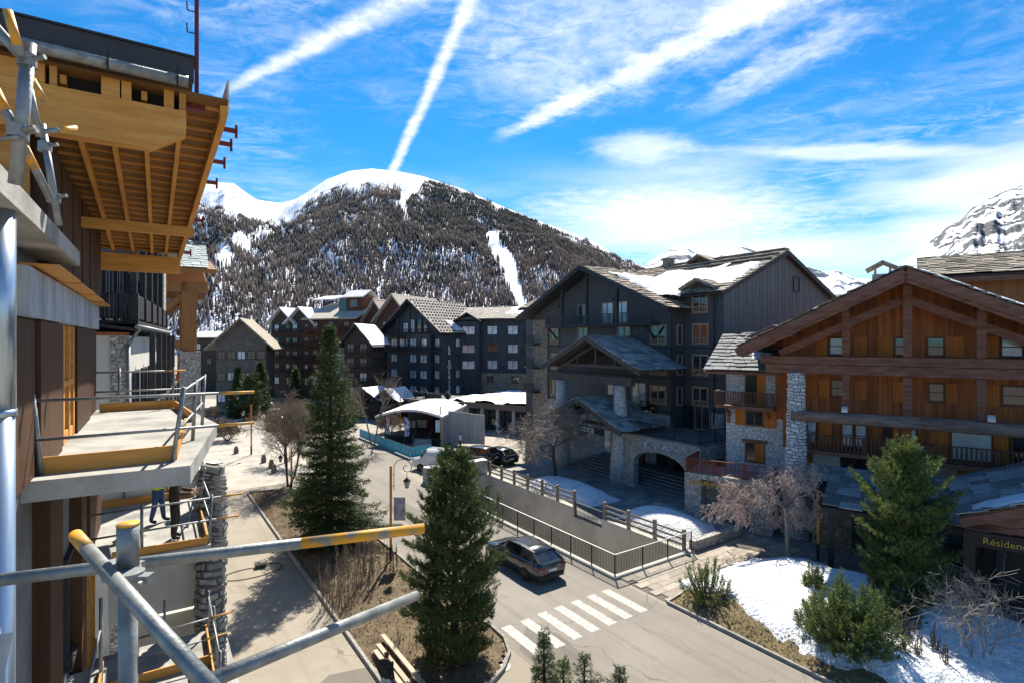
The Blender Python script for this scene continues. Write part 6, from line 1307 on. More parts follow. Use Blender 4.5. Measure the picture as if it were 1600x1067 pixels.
# ================================================================== vehicles
def loft(rings, close=True):
    m = MB(); n = len(rings[0]); m.v = [p for r in rings for p in r]
    for k in range(len(rings) - 1):
        for i in range(n): a = k * n + i; b = k * n + (i + 1) % n; m.f.append((a, b, b + n, a + n))
    if close: m.f.append(tuple(range(n - 1, -1, -1))); m.f.append(tuple((len(rings) - 1) * n + i for i in range(n)))
    return m
def ringpts(x, w, zs, zm, zb, zt):
    h = [(w * .80, zs), (w * .97, zs + .08), (w, zm), (w * .97, (zm + zb) / 2 + .03), (w * .90, zb), (w * .5, zt - .005)]
    return [(x, -y, z) for y, z in h] + [(x, y, z) for y, z in reversed(h)]
def wheel_mesh(r=.35, w=.24):
    t = MB().lathe([(r * .62, -w / 2), (r * .93, -w / 2), (r, -w / 2 + .04), (r, w / 2 - .04), (r * .93, w / 2), (r * .62, w / 2)], 24); t.v = [(x, z, y) for x, y, z in t.v]; t.f = [tuple(reversed(f)) for f in t.f]
    rim = MB().lathe([(.02, -w / 2 + .02), (r * .62, -w / 2 + .01), (r * .62, w / 2 - .01), (.02, w / 2 - .02)], 24); rim.v = [(x, z, y) for x, y, z in rim.v]
    for i in range(5):
        a = i * 2 * math.pi / 5
        for s in (-1, 1): rim.beam((.03 * math.cos(a), s * w / 2, .03 * math.sin(a)), (r * .6 * math.cos(a), s * w / 2, r * .6 * math.sin(a)), .05, .07, up=(0, 1, 0))
    return t.mesh('tyre', True), rim.mesh('rim')
def car(name, label, loc, ang, paint, kind='wagon', plate=True, group=None, cat='car'):
    T = thing(name, label, cat, loc, ang, group)
    hz = {'wagon': 0.0, 'suv': .27, 'van': .0}[kind]
    if kind == 'van':
        S = [(-2.5, .84, .35, .8, 1.5, 1.98), (-2.42, .95, .28, .8, 1.6, 2.02), (1.0, .97, .26, .8, 1.6, 2.04), (1.45, .96, .26, .75, 1.15, 1.2), (2.3, .92, .28, .68, .98, 1.02), (2.48, .8, .32, .6, .85, .9)]
    else:
        S = [(-2.49, .80, .38, .62, .86, .90), (-2.40, .92, .27, .66, .98, 1.02), (-2.0, .965, .23, .68, 1.0, 1.03), (-1.45, .985, .22, .68, .99, 1.02), (-.6, .965, .20, .66, .965, .99), (.6, .965, .20, .65, .945, .975), (1.15, .97, .21, .64, .93, .97), (1.5, .98, .22, .63, .90, .945), (2.0, .955, .23, .6, .83, .87), (2.35, .88, .25, .56, .74, .77), (2.48, .74, .3, .52, .66, .68)]
    body = put('body', loft([ringpts(x, w, zs + hz * .4, zm + hz * .7, zb + hz * .8, zt + hz * .8) for x, w, zs, zm, zb, zt in S]).mesh('body', True), paint, T)
    b = hz * .8
    if kind != 'van':
        base = [(1.28, .80, .95), (.5, .85, .97), (-.7, .86, .98), (-1.7, .84, 1.0), (-2.36, .76, 1.02)]; top = [(1.20, .74, .965), (.38, .62, 1.40), (-.7, .64, 1.45), (-1.75, .60, 1.39), (-2.28, .68, 1.05)]
        if kind == 'suv': top = [(1.15, .74, .965), (.45, .66, 1.46), (-.7, .68, 1.52), (-2.0, .66, 1.48), (-2.3, .70, 1.05)]
        rings = [[(bx, -bw, bz + b), (tx, -tw, tz + b), (tx, 0, tz + b + .025), (tx, tw, tz + b), (bx, bw, bz + b)] for (bx, bw, bz), (tx, tw, tz) in zip(base, top)]
        put('windows', loft(rings).mesh('windows'), M('car_glass', (.012, .014, .016), rough=.04, spec=.8, coat=1), T)
        rr_ = [[(x, -w * 1.02, z + b), (x, -w * .95, z + b + .03), (x, 0, z + b + .05), (x, w * .95, z + b + .03), (x, w * 1.02, z + b)] for x, w, z in [top[1], ((top[1][0] + top[2][0]) / 2, (top[1][1] + top[2][1]) / 2 + .01, (top[1][2] + top[2][2]) / 2 + .015), top[2], ((top[2][0] + top[3][0]) / 2, .63 if kind == 'wagon' else .68, (top[2][2] + top[3][2]) / 2 + .012), (top[3][0] - .1, top[3][1], top[3][2] - .005)]]
        rf = put('roof', loft(rr_).mesh('roof', True), paint, T)
        put('roof_window', MB().hexa([(-1.15, -.42, 1.488 + b), (.15, -.42, 1.478 + b), (.15, .42, 1.478 + b), (-1.15, .42, 1.488 + b), (-1.15, -.4, 1.502 + b), (.15, -.4, 1.492 + b), (.15, .4, 1.492 + b), (-1.15, .4, 1.502 + b)]), M('car_roof_glass', (.012, .013, .014), rough=.22, spec=.4), rf) if kind == 'wagon' else None
        for sg in (-1, 1):
            p = MB()
            for (i, f) in ((1, .0), (2, .25), (3, .15)):
                bx, bw, bz = base[i]; tx, tw, tz = top[i]; p.beam((bx - f, sg * (bw + .006), bz + b), (tx - f, sg * (tw + .008), tz + b), .09 if i > 1 else .06, .02, up=(0, sg, .3))
            p.beam((base[0][0], sg * .80, .96 + b), (top[1][0], sg * .625, 1.40 + b), .06, .05); p.beam((top[3][0], sg * (top[3][1] + .01), top[3][2] + b), (-2.34, sg * .74, 1.04 + b), .12, .06)
            put('pillar', p, paint, T)
            put('roof_rail', MB().path([(.3, sg * .62, 1.43 + b), (-.7, sg * .64, 1.49 + b), (-1.8, sg * .6, 1.43 + b)], .018, 6), M('rail_chrome', (.3, .3, .3), rough=.25, metal=.9), T)
            put('mirror', MB().hexa([(.92, sg * .88, .96 + b), (1.06, sg * .88, .96 + b), (1.06, sg * 1.08, .99 + b), (.96, sg * 1.08, .99 + b), (.92, sg * .9, 1.08 + b), (1.04, sg * .9, 1.08 + b), (1.04, sg * 1.08, 1.1 + b), (.95, sg * 1.08, 1.1 + b)]), paint, T)
            for x in (.2, -.85): put('door_handle', MB().box(x, x + .2, sg * .955 - .02, sg * .955 + .02, .80 + b, .83 + b), M('rail_chrome', (.3, .3, .3)), T)
    else:
        put('windows', MB().hexa([(1.02, -.80, 1.3), (1.62, -.82, 1.2), (1.62, .82, 1.2), (1.02, .8, 1.3), (1.0, -.74, 1.95), (1.12, -.74, 1.95), (1.12, .74, 1.95), (1.0, .74, 1.95)]), M('car_glass', (.012, .014, .016), rough=.04, spec=.8, coat=1), T)
    for sg in (-1, 1):
        put('tail_light', MB().hexa([(-2.50, sg * .52, .74 + b), (-2.38, sg * .93, .74 + b), (-2.34, sg * .91, .86 + b), (-2.46, sg * .52, .86 + b)][:0] or [(-2.52, sg * .50 if sg > 0 else -.86, .78 + b), (-2.44, sg * .50 if sg > 0 else -.86, .78 + b), (-2.42, .86 if sg > 0 else -.5, .78 + b), (-2.5, .86 if sg > 0 else -.5, .78 + b), (-2.50, .5 if sg > 0 else -.86, .88 + b), (-2.42, .5 if sg > 0 else -.86, .88 + b), (-2.4, .86 if sg > 0 else -.5, .88 + b), (-2.48, .86 if sg > 0 else -.5, .88 + b)]), M('tail_red', (.22, .01, .01), rough=.2, coat=1), T)
        put('headlight', MB().hexa([(2.30, .5 if sg > 0 else -.84, .62 + b), (2.42, .5 if sg > 0 else -.84, .6 + b), (2.36, .84 if sg > 0 else -.5, .6 + b), (2.26, .84 if sg > 0 else -.5, .62 + b), (2.28, .5 if sg > 0 else -.84, .72 + b), (2.4, .5 if sg > 0 else -.84, .70 + b), (2.34, .84 if sg > 0 else -.5, .70 + b), (2.24, .84 if sg > 0 else -.5, .72 + b)]), M('lamp_clear', (.6, .6, .62), rough=.1, coat=1), T)
    put('rear_bumper', MB().hexa([(-2.54, -.7, .28 + b * .6), (-2.3, -.86, .26 + b * .6), (-2.3, .86, .26 + b * .6), (-2.54, .7, .28 + b * .6), (-2.54, -.7, .46 + b * .6), (-2.3, -.88, .48 + b * .6), (-2.3, .88, .48 + b * .6), (-2.54, .7, .46 + b * .6)]), M('black_trim', (.02, .02, .02), rough=.5), T)
    if plate: put('number_plate', MB().box(-2.525, -2.49, -.26, .26, .62 + b, .73 + b), WHITEP, T)
    ty, ri = car.wm
    for x in (-1.46, 1.48):
        for sg in (-1, 1):
            w = bpy.data.objects.new('wheel', None); COL.objects.link(w); w.parent = T; w.location = (x, sg * .87, .35); w.empty_display_size = .2; put('tyre', ty, TYRE, w); put('rim', ri, RIM, w)
    return T
car.wm = wheel_mesh()
GREYP = M('dark_grey_car_paint', (.024, .031, .032), rough=.25, spec=.6, coat=1.0); BLACKP = M('black_car_paint', (.012, .012, .014), rough=.25, coat=1.0); WHITEC = M('white_car_paint', (.62, .62, .62), rough=.3, coat=.8); SILV = M('silver_car_paint', (.33, .34, .35), rough=.3, coat=.8, metal=.4)
car('estate_car', 'dark grey estate car driving on the road past the iron railing', (.58, 29.1, .006), R(125.5), GREYP)
p = ground_px(722, 688); car('off_road_vehicle', 'black boxy off road vehicle parked beside the stage wall', (p[0], p[1] + 2, .01), R(100), BLACKP, 'suv')
p = ground_px(742, 724); car('parked_suv', 'black sport utility car parked behind the snow topped parapet', (p[0], p[1], .01), R(150), BLACKP, 'suv', group='cars parked on the square'); p = ground_px(776, 722); car('parked_car', 'dark grey car parked at the corner of the square near the wooden fence', (p[0], p[1] + .5, .01), R(128), GREYP, 'wagon', group='cars parked on the square')
p = ground_px(684, 738); car('white_van', 'white delivery van half hidden behind the pointed pine', (p[0], p[1] + 1, .01), R(160), WHITEC, 'van', cat='van')
p = ground_px(428, 655); t = car('parked_car', 'silver car parked on the far street behind the bare trees', (p[0], p[1], .01), R(120), SILV, 'suv', group='cars parked on the far street'); p = ground_px(432, 668); car('parked_car', 'black car parked in the shadow on the far street', (p[0], p[1], .01), R(120), BLACKP, 'suv', group='cars parked on the far street')
p = ground_px(418, 640); car('parked_car', 'white car farthest along the street by the stone barn', (p[0], p[1], .01), R(120), WHITEC, 'wagon', group='cars parked on the far street')

# ================================================================== people
def person(name, label, loc, ang, top, legs, shoes, skin, hair, pose, hat=None, scale=1.0, vest=None):
    """one continuous skinned figure; colours by region"""
    J = dict(pel=(0, 0, .95), sp=(0, .0, 1.15), ch=(.02, 0, 1.36), nk=(.03, 0, 1.50), hd=(.05, 0, 1.60), hd2=(.06, 0, 1.74),
             shl=(.0, .19, 1.42), shr=(.0, -.19, 1.42), ell=(-.02, .26, 1.14), elr=(-.02, -.26, 1.14), wrl=(.08, .25, .90), wrr=(.08, -.25, .90), hal=(.12, .24, .82), har=(.12, -.24, .82),
             hpl=(0, .1, .92), hpr=(0, -.1, .92), knl=(.02, .11, .50), knr=(.02, -.11, .50), anl=(-.02, .12, .09), anr=(-.02, -.12, .09), tol=(.14, .13, .04), tor=(.14, -.13, .04))
    J.update(pose)
    Rr = dict(pel=.15, sp=.145, ch=.16, nk=.06, hd=.085, hd2=.075, shl=.075, shr=.075, ell=.055, elr=.055, wrl=.038, wrr=.038, hal=.04, har=.04, hpl=.105, hpr=.105, knl=.075, knr=.075, anl=.055, anr=.055, tol=.045, tor=.045)
    E_ = [('pel', 'sp'), ('sp', 'ch'), ('ch', 'nk'), ('nk', 'hd'), ('hd', 'hd2'), ('ch', 'shl'), ('ch', 'shr'), ('shl', 'ell'), ('shr', 'elr'), ('ell', 'wrl'), ('elr', 'wrr'), ('wrl', 'hal'), ('wrr', 'har'), ('pel', 'hpl'), ('pel', 'hpr'), ('hpl', 'knl'), ('hpr', 'knr'), ('knl', 'anl'), ('knr', 'anr'), ('anl', 'tol'), ('anr', 'tor')]
    ks = list(J); me = bpy.data.meshes.new('person_skeleton'); me.from_pydata([J[k] for k in ks], [(ks.index(a), ks.index(b)) for a, b in E_], [])
    ob = bpy.data.objects.new('person_skeleton', me); COL.objects.link(ob); md = ob.modifiers.new('skin', 'SKIN'); md.use_smooth_shade = True
    for i, k in enumerate(ks): me.skin_vertices[0].data[i].radius = (Rr[k], Rr[k] * (1.25 if k in ('sp', 'ch', 'pel') else 1)); me.skin_vertices[0].data[i].use_root = (k == 'pel')
    ob.modifiers.new('sub', 'SUBSURF').levels = 2; ob.modifiers['sub'].render_levels = 2
    dg = bpy.context.evaluated_depsgraph_get(); bm = bpy.data.meshes.new_from_object(ob.evaluated_get(dg)); bpy.data.objects.remove(ob)
    b2 = bmesh.new(); b2.from_mesh(bm)
    # fingers and thumb on both hands
    f = MB()
    for sd_, a, h in ((1, 'wrl', 'hal'), (-1, 'wrr', 'har')):
        w = Vector(J[a]); hh = Vector(J[h]); d = (hh - w).normalized(); sdv = d.cross(Vector((0, 1, 0))).normalized() if abs(d.y) < .9 else Vector((1, 0, 0)); nrm = d.cross(sdv)
        for q, (off, ln) in enumerate(((-.028, .065), (-.010, .078), (.010, .074), (.027, .058))):
            p0 = hh + sdv * off + d * .02; p1 = p0 + d * ln * .6; p2 = p1 + (d * .6 + nrm * .5 * -sd_) * ln * .5; f.tube(p0, p1, .0105, .009, 6); f.tube(p1, p2, .009, .007, 6)
        p0 = hh - sdv * .03 - d * .015; p1 = p0 + (d * .5 - sdv * .8).normalized() * .045; f.tube(p0, p1, .012, .01, 6); f.tube(p1, p1 + d * .035, .01, .008, 6)
    # nose and ears
    hd = Vector(J['hd2']) * .4 + Vector(J['hd']) * .6; f.hexa([hd + Vector(v) for v in ((.07, -.015, -.01), (.115, -.012, -.005), (.115, .012, -.005), (.07, .015, -.01), (.07, -.01, .045), (.08, -.006, .045), (.08, .006, .045), (.07, .01, .045))])
    for sd_ in (-1, 1): f.hexa([hd + Vector((x, sd_ * y, z)) for x, y, z in ((-.02, .075, -.02), (.015, .075, -.02), (.015, .095, -.015), (-.02, .095, -.015), (-.025, .078, .04), (.015, .078, .04), (.015, .098, .04), (-.025, .098, .04))])
    fm = f.mesh('f'); b2.from_mesh(fm); b2.to_mesh(bm); nb = len(bm.polygons) - len(fm.polygons); b2.free()
    for mt in (top, legs, shoes, skin, hair): bm.materials.append(mt)
    H = {k: Vector(v) for k, v in J.items()}; zn = H['nk'].z
    for i, pl in enumerate(bm.polygons):
        c = pl.center; hand = min((c - H['hal']).length, (c - H['har']).length); k = 0
        if i >= nb or hand < .075: k = 3
        elif min((c - H['anl']).length, (c - H['tol']).length, (c - H['anr']).length, (c - H['tor']).length) < .1 or c.z < .1: k = 2
        elif c.z < H['pel'].z - .02 and min((c - H['ell']).length, (c - H['elr']).length, (c - H['wrl']).length, (c - H['wrr']).length) > .12: k = 1
        elif c.z > zn + .02 and (c - H['hd']).length < .3 and abs(c.y - H['hd'].y) < .14:
            k = 4 if (c.z > H['hd'].z + .10 or (c.x < H['hd'].x - .01 and c.z > H['hd'].z - .05)) else 3
        pl.material_index = k; pl.use_smooth = True
    T = thing(name, label, 'person', loc, ang); T.scale = (scale,) * 3; b = put('body', bm, None, T)
    ey = MB()
    for sd_ in (-1, 1): p = hd + Vector((.086, sd_ * .032, .05)); ey.box(p.x - .01, p.x + .006, p.y - .012, p.y + .012, p.z - .006, p.z + .006)
    put('eyes', ey, M('eye_dark', (.02, .015, .01), rough=.3), b); p = hd + Vector((.082, 0, -.045)); put('mouth', MB().box(p.x - .01, p.x + .006, -.022, .022, p.z - .005, p.z + .005), M('lips', (.3, .1, .08), rough=.5), b)
    if hat:
        q = Vector(J['hd2']) + Vector((-.005, 0, .02)); hm = MB().lathe([(.105, -.06), (.11, -.02), (.1, .04), (.06, .085), (.01, .1)], 14, q).box(q.x + .06, q.x + .17, -.07, .07, q.z - .06, q.z - .045); put('hat', hm.mesh('hat', True), hat, T)
    return T
SKIN = M('skin', (.50, .30, .21), rough=.55); HAIR = M('dark_hair', (.03, .02, .015), rough=.7); JEANS = M('blue_jeans', (.05, .10, .20), (.035, .07, .14), rough=.85, scale=14, bump=.2); BLK = M('black_cloth', (.018, .018, .02), (.03, .03, .03), rough=.85, scale=10, bump=.3); BROWNJ = M('dark_brown_jacket', (.035, .026, .024), (.055, .042, .038), rough=.8, scale=8, bump=.3); HIVIS = M('hi_vis_yellow', (.55, .85, .03), rough=.6); NAVY = M('navy_jacket', (.02, .03, .06), rough=.8); SHOE = M('dark_shoe', (.03, .028, .026), rough=.6)
def site_pt(r, s, z): return (r * UB[0] + s * VB[0], r * UB[1] + s * VB[1], z)
w1 = person('person', 'workman in blue jeans and dark vest with bright yellow sleeve on the lower balcony', site_pt(-.05, 17.4, 7.15), R(10), HIVIS, JEANS, SHOE, SKIN, HAIR, dict(ell=(.02, .25, 1.14), elr=(.05, -.25, 1.15), wrl=(.16, .2, .95), wrr=(.2, -.2, 1.0), hal=(.22, .18, .9), har=(.27, -.17, .97), knl=(.06, .1, .5), anl=(.1, .11, .09), tol=(.26, .12, .04), knr=(-.03, -.1, .5), anr=(-.12, -.12, .09), tor=(.03, -.13, .04)), hat=M('white_helmet', (.75, .75, .72), rough=.4))
vm = MB().lathe([(.17, .98), (.19, 1.1), (.205, 1.3), (.19, 1.4), (.12, 1.47)], 16); vm.v = [(x * .95, y * 1.12, z) for x, y, z in vm.v]; put('vest', vm.mesh('vest', True), NAVY, w1)
person('person', 'man in dark brown jacket and black trousers holding the rail on the lower balcony', site_pt(.3, 15.75, 7.15), R(25), BROWNJ, BLK, SHOE, SKIN, HAIR, dict(ch=(.06, 0, 1.36), nk=(.10, 0, 1.49), hd=(.14, 0, 1.58), hd2=(.16, 0, 1.71), ell=(.1, .27, 1.16), elr=(.1, -.27, 1.16), wrl=(.34, .18, 1.12), wrr=(.34, -.16, 1.12), hal=(.42, .16, 1.12), har=(.42, -.13, 1.12), knl=(.04, .12, .5), knr=(.0, -.12, .5)), hat=BLK)
person('person', 'person in dark clothes standing alone on the sunlit square', ground_px(754, 696), R(-110), BLK, BLK, SHOE, SKIN, HAIR, dict(wrl=(.2, .1, 1.05), hal=(.24, .04, 1.1), wrr=(.2, -.1, 1.05), har=(.24, -.04, 1.08)))
person('person', 'person in black jacket and pale trousers beside the plank stack', (-4.15, 17.9, .05), R(70), BLK, M('pale_trousers', (.4, .45, .5), rough=.85), SHOE, SKIN, M('reddish_hair', (.10, .04, .02), rough=.7), dict())
p = ground_px(719, 700); person('person', 'person in white jacket walking behind the stage wall', p, R(40), WHITEP, BLK, SHOE, SKIN, HAIR, dict(anl=(.25, .12, .09), tol=(.4, .12, .05), knl=(.16, .11, .5), anr=(-.25, -.12, .12), tor=(-.1, -.12, .05), knr=(-.02, -.11, .5)))

# ================================================================== trees and shrubs
def blades(name, pos, axis, k, length, width, seed, spread=.75, up=.15):
    rnd = np.random.RandomState(seed); P = np.repeat(np.array(pos), k, 0); A = np.repeat(np.array(axis), k, 0); n = len(P)
    D = A + rnd.normal(0, spread, (n, 3)); D[:, 2] += up; D /= np.linalg.norm(D, axis=1)[:, None]
    Wd = np.cross(D, rnd.normal(0, 1, (n, 3))); Wd /= np.linalg.norm(Wd, axis=1)[:, None] + 1e-9
    L = length * rnd.uniform(.6, 1.25, n)[:, None]; w = width * rnd.uniform(.7, 1.3, n)[:, None]; B = P + rnd.normal(0, length * .25, (n, 3))
    V = np.stack([B - Wd * w, B + Wd * w, B + D * L], 1).reshape(-1, 3); T = np.arange(n * 3).reshape(-1, 3)
    return np_mesh(name, V, T)
def conifer(name, label, loc, H, Rm, prof, seed, mat, sp=.16, tuft=.15, wid=.016, k=8, z0=.4, dz=.34, nb=7, lift=(-.25, .45), tip_up=.0, group=None, cat='tree', rot=0, spread=.75, sprig=0.0):
    rnd = random.Random(seed); T = thing(name, label, cat, loc, rot, group); pos = []; ax = []; wood = MB()
    r0 = .018 * H + .03; segs = 6
    def brush(p, d):       # a needled shoot
        d = (d.normalized() + Vector((0, 0, .75))).normalized(); L = sprig * rnd.uniform(.7, 1.3)
        for j in range(6): pos.append(p + d * (L * (j / 5 - .3))); ax.append(d)
    pts = [Vector((.04 * H * .1 * math.sin(i * 1.3 + seed), .04 * H * .1 * math.cos(i * 1.7 + seed), -.15 + (H + .1) * i / segs)) for i in range(segs + 1)]
    for i in range(segs): wood.tube(pts[i], pts[i + 1], r0 * (1 - i / segs) + .008, r0 * (1 - (i + 1) / segs) + .008, 7, cap=False)
    z = z0; a0 = rnd.random() * 6
    while z < H * .985:
        t = (z - z0) / (H - z0); n = max(3, round(nb * (1 - .45 * t))); a0 += 2.4
        for b in range(n):
            a = a0 + 6.283 * b / n + rnd.uniform(-.35, .35); L = Rm * prof(t) * rnd.choice((.55, .75, .9, 1.0, 1.06, 1.22)) * (1 + .12 * math.sin(a * 2 + seed)) * (1 + .45 * mnoise.noise(Vector((math.cos(a) * 1.4, math.sin(a) * 1.4, z * .8 + seed))))
            if L < .1: L = .1
            el = lift[0] + (lift[1] - lift[0]) * t + rnd.uniform(-.15, .15); d = Vector((math.cos(a) * math.cos(el), math.sin(a) * math.cos(el), math.sin(el))); s0 = Vector((0, 0, z + rnd.uniform(-.12, .12))); m = max(3, int(L / (sp * .9))); prev = s0; side = Vector((-math.sin(a), math.cos(a), 0))
            for i in range(1, m + 1):
                u = i / m; p = s0 + d * (L * u) + Vector((0, 0, (-.10 if not tip_up else .0) * L * math.sin(u * 3.14) + tip_up * L * u * u))
                if i % 2 == 0 or i == m: wood.tube(prev, p, max(.006, .02 * (1 - u) * L / 1.5 + .004), max(.005, .02 * (1 - u) * L / 1.5), 3, cap=False); prev = p
                if sprig:
                    if u > .3: brush(p, d)
                elif u > .22: pos.append(p); ax.append(d)
                if u > .18:
                    tw = (.46 * L * (1 - u) ** .7 + .10) * rnd.uniform(.7, 1.15)
                    for sg in (-1, 1):
                        td = (d * .65 + side * sg * .8 + Vector((0, 0, rnd.uniform(-.22, .10) + tip_up))).normalized(); q = max(1, int(tw / sp))
                        for j in range(1, q + 1):
                            pp = p + td * (tw * j / q) - Vector((0, 0, .06 * tw * (j / q) ** 2 if not tip_up else 0))
                            if sprig: brush(pp, td)
                            else: pos.append(pp); ax.append(td)
        z += dz * (1 - .35 * t)
    for i in range(int(.5 / (sp * .6))): pos.append(Vector((0, 0, H - .5 + i * sp * .6))); ax.append(Vector((0, 0, 1)))
    put('trunk', wood.mesh('trunk'), BARK, T)
    me = blades('crown', [tuple(p) for p in pos], [tuple(a) for a in ax], k, tuft, wid, seed, spread); put('crown', me, mat, T)
    return T
cone = lambda t: (1 - t) ** 1.0 * (.55 + .45 * min(1, t * 9)) + .03
colu = lambda t: (.72 + .42 * math.sin(min(1, t * 1.9) * 1.9)) * (1 - t ** 2.6) ** .8 * .92 + .05
ovo = lambda t: (math.sin((min(1, t * .93) + .09) * math.pi / 1.04) ** .62) * (1.02 - .28 * t) + .05
x, y, _ = SR(32.6, 8.9); conifer('spruce_tree', 'tall dark spruce growing in the planted bed beside the road', (-10.7, 32.0, .1), 12.95, 3.0, cone, 3, NEEDLE, sp=.2, tuft=.2, wid=.022, k=8, nb=8, dz=.36, z0=.5, lift=(-.3, .5))
conifer('pine_tree', 'pointed bushy pine at the rounded end of the planted bed', (-2.15, 20.2, .1), 7.75, 1.72, colu, 5, NEEDLE_M, sp=.25, tuft=.12, wid=.014, k=6, nb=8, dz=.29, z0=.3, lift=(-.1, .7), tip_up=.22, sprig=.24, spread=.65)
conifer('pine_tree', 'full rounded green pine beside the slate canopy', (16.9, 23.4, .2), 7.1, 1.7, ovo, 8, NEEDLE_P, sp=.27, tuft=.125, wid=.015, k=6, nb=9, dz=.30, z0=.3, lift=(.0, .8), tip_up=.25, sprig=.25, spread=.65)
# potted little conifers at the bottom edge
pb = thing('planter_box', 'rusty brown planter box holding little conifers beside the road', 'planter', (1.9, 17.7, 0), R(-8)); put('box', MB().box(-1.4, 1.6, -.45, .45, 0, .55), M('rusty_planter', (.20, .08, .04), (.12, .05, .03), rough=.7, scale=4), pb); put('earth', MB().box(-1.34, 1.54, -.4, .4, .55, .57), SOIL, pb)
for i, (px, hh, rr_, m_, lab) in enumerate(((850, 2.05, .62, NEEDLE, 'slender dark little spruce in the planter box'), (880, 1.15, .42, NEEDLE_P, 'short yellowish green conifer in the planter box next to the slender spruce'), (913, 1.25, .5, NEEDLE, 'open branched little fir in the planter box'), (968, .85, .35, NEEDLE, 'smallest tufted conifer at the end of the planter box'))):
    p = at_depth(px, 533, 17.75); conifer('small_conifer', lab, (p[0], 17.75, .5), hh, rr_, cone, 30 + i, m_, sp=.09, tuft=.09, wid=.010, k=7, nb=6, dz=.16 if i != 2 else .24, z0=.12, lift=(-.05, .6))
def mound_bush(name, label, loc, rad, h, seed, mat, n=420, tuft=.13, bare=False, k=9):
    rnd = random.Random(seed); T = thing(name, label, 'bush', loc); wood = MB(); pos = []; ax = []
    for i in range(n):
        a = rnd.uniform(0, 6.283); e = math.asin(rnd.uniform(.05, 1)) ; rr_ = rnd.uniform(.55, 1.08); d = Vector((math.cos(a) * math.cos(e) * rad, math.sin(a) * math.cos(e) * rad, math.sin(e) * h * (1 + .25 * math.sin(a * 3 + seed)))) * rr_
        b = Vector((math.cos(a) * rad * .15, math.sin(a) * rad * .15, 0)); mid = b.lerp(d, .6) - Vector((0, 0, .1 * h)); wood.tube(b, mid, .016, .011, 3, False); wood.tube(mid, d, .011, .006, 3, False)
        if bare and rnd.random() < .35: continue
        up = ((d - mid).normalized() + Vector((0, 0, .8))).normalized(); L = rnd.uniform(.25, .5)
        for j in range(5): pos.append(d + up * (L * (j / 5 - .35))); ax.append(up)
    put('stems', wood, BARK, T); put('crown', blades('crown', [tuple(p) for p in pos], [tuple(a) for a in ax], k, tuft, .014, seed, .7), mat, T); return T
mound_bush('mountain_pine_bush', 'dense green mountain pine bush on the snow bank', (12.7, 20.6, .65), 1.75, 1.85, 4, NEEDLE_P, n=620)
mound_bush('mountain_pine_bush', 'open green bush with bare stems at the corner of the verge', (8.9, 24.9, .25), 1.15, 1.6, 6, NEEDLE_P, n=190, bare=True)
mound_bush('mountain_pine_bush', 'low dark pine bush in the shade under the full rounded pine', (15.2, 21.9, .6), 1.15, 1.2, 9, NEEDLE, n=260)
mound_bush('mountain_pine_bush', 'small green pine shoot beside the trunk of the full rounded pine', (13.7, 24.6, .7), .5, 1.1, 12, NEEDLE_P, n=70)

def bare_tree(name, label, loc, H, seed, wood, twigm, levels=5, spread=.6, droop=0.0, stems=1, trunk_r=None, first=.35, up=.25, nbr=(3, 4), ratio=.68, thin=.62, lean=.1, cat='tree', twr=.0055):
    rnd = random.Random(seed); T = thing(name, label, cat, loc); wd = MB(); tw = MB(); trunk_r = trunk_r or H * .014
    def grow(p, d, L, r, lv):
        n = 3 if lv < 3 else 2; q = p; mesh = wd if lv < 2 else tw
        for i in range(n):
            d = (d + Vector((rnd.uniform(-1, 1), rnd.uniform(-1, 1), rnd.uniform(-1, 1))) * .16 + Vector((0, 0, up * .22 if lv < 3 else up * .1 - droop * (lv - 1) * .22))).normalized(); e = q + d * (L / n); ra = max(twr, r * (1 - .3 * i / n)); rb2 = max(twr, r * (1 - .3 * (i + 1) / n))
            mesh.tube(q, e, ra, rb2, 6 if lv == 0 else (4 if lv < 3 else 3), cap=False); q = e
            if lv + 1 < levels and (lv > 0 or i > 0):
                k = rnd.randint(*nbr) if i == n - 1 else rnd.randint(1, 2)
                for b in range(k):
                    s = d.orthogonal().normalized(); s.rotate(Matrix.Rotation(rnd.uniform(0, 6.283), 3, d)); nd = (d * (1 - spread * .5) + s * spread * rnd.uniform(.7, 1.3)).normalized(); grow(q, nd, L * ratio * rnd.uniform(.7, 1.15), rb2 * thin, lv + 1)
    for s in range(stems):
        a = 6.283 * s / stems + rnd.random(); d = Vector((math.cos(a) * lean * (3 if stems > 1 else 1), math.sin(a) * lean * (3 if stems > 1 else 1), 1)).normalized(); grow(Vector((math.cos(a) * .12 * (stems > 1), math.sin(a) * .12 * (stems > 1), -.1)), d, H * first, trunk_r, 0)
    put('trunk', wd.mesh('trunk', True), wood, T); put('crown', tw, twigm, T); return T
bare_tree('bare_tree', 'bare brown tree standing in the snow before the lodge entrance', (3.75, 46.9, 0), 7.6, 4, BARK, TWIG_G, levels=6, spread=.85, first=.40, trunk_r=.17, up=.2, nbr=(2, 4), ratio=.70, twr=.014)
bare_tree('weeping_tree', 'small weeping tree with pale pinkish bare twigs on the snow bank', (14.95, 29.4, .2), 6.6, 7, BARK_L, TWIG_P, levels=7, spread=1.05, droop=.7, first=.44, trunk_r=.13, up=.2, nbr=(2, 3), ratio=.65, twr=.011)
bare_tree('bare_shrub', 'grey many stemmed bare shrub rising from the snow by the kerb', (16.6, 19.3, .5), 4.0, 9, TWIG_G, TWIG_G, levels=4, spread=.85, stems=6, first=.46, trunk_r=.03, up=.2, nbr=(2, 3), ratio=.64, lean=.13, cat='shrub', twr=.0055)
bare_tree('bare_tree', 'bare branching tree on the pavement left of the tall spruce', (-18.6, 45.2, 0), 9.4, 12, BARK, TWIG, levels=6, spread=.6, stems=3, first=.36, trunk_r=.10, nbr=(2, 4), ratio=.64, up=.35)
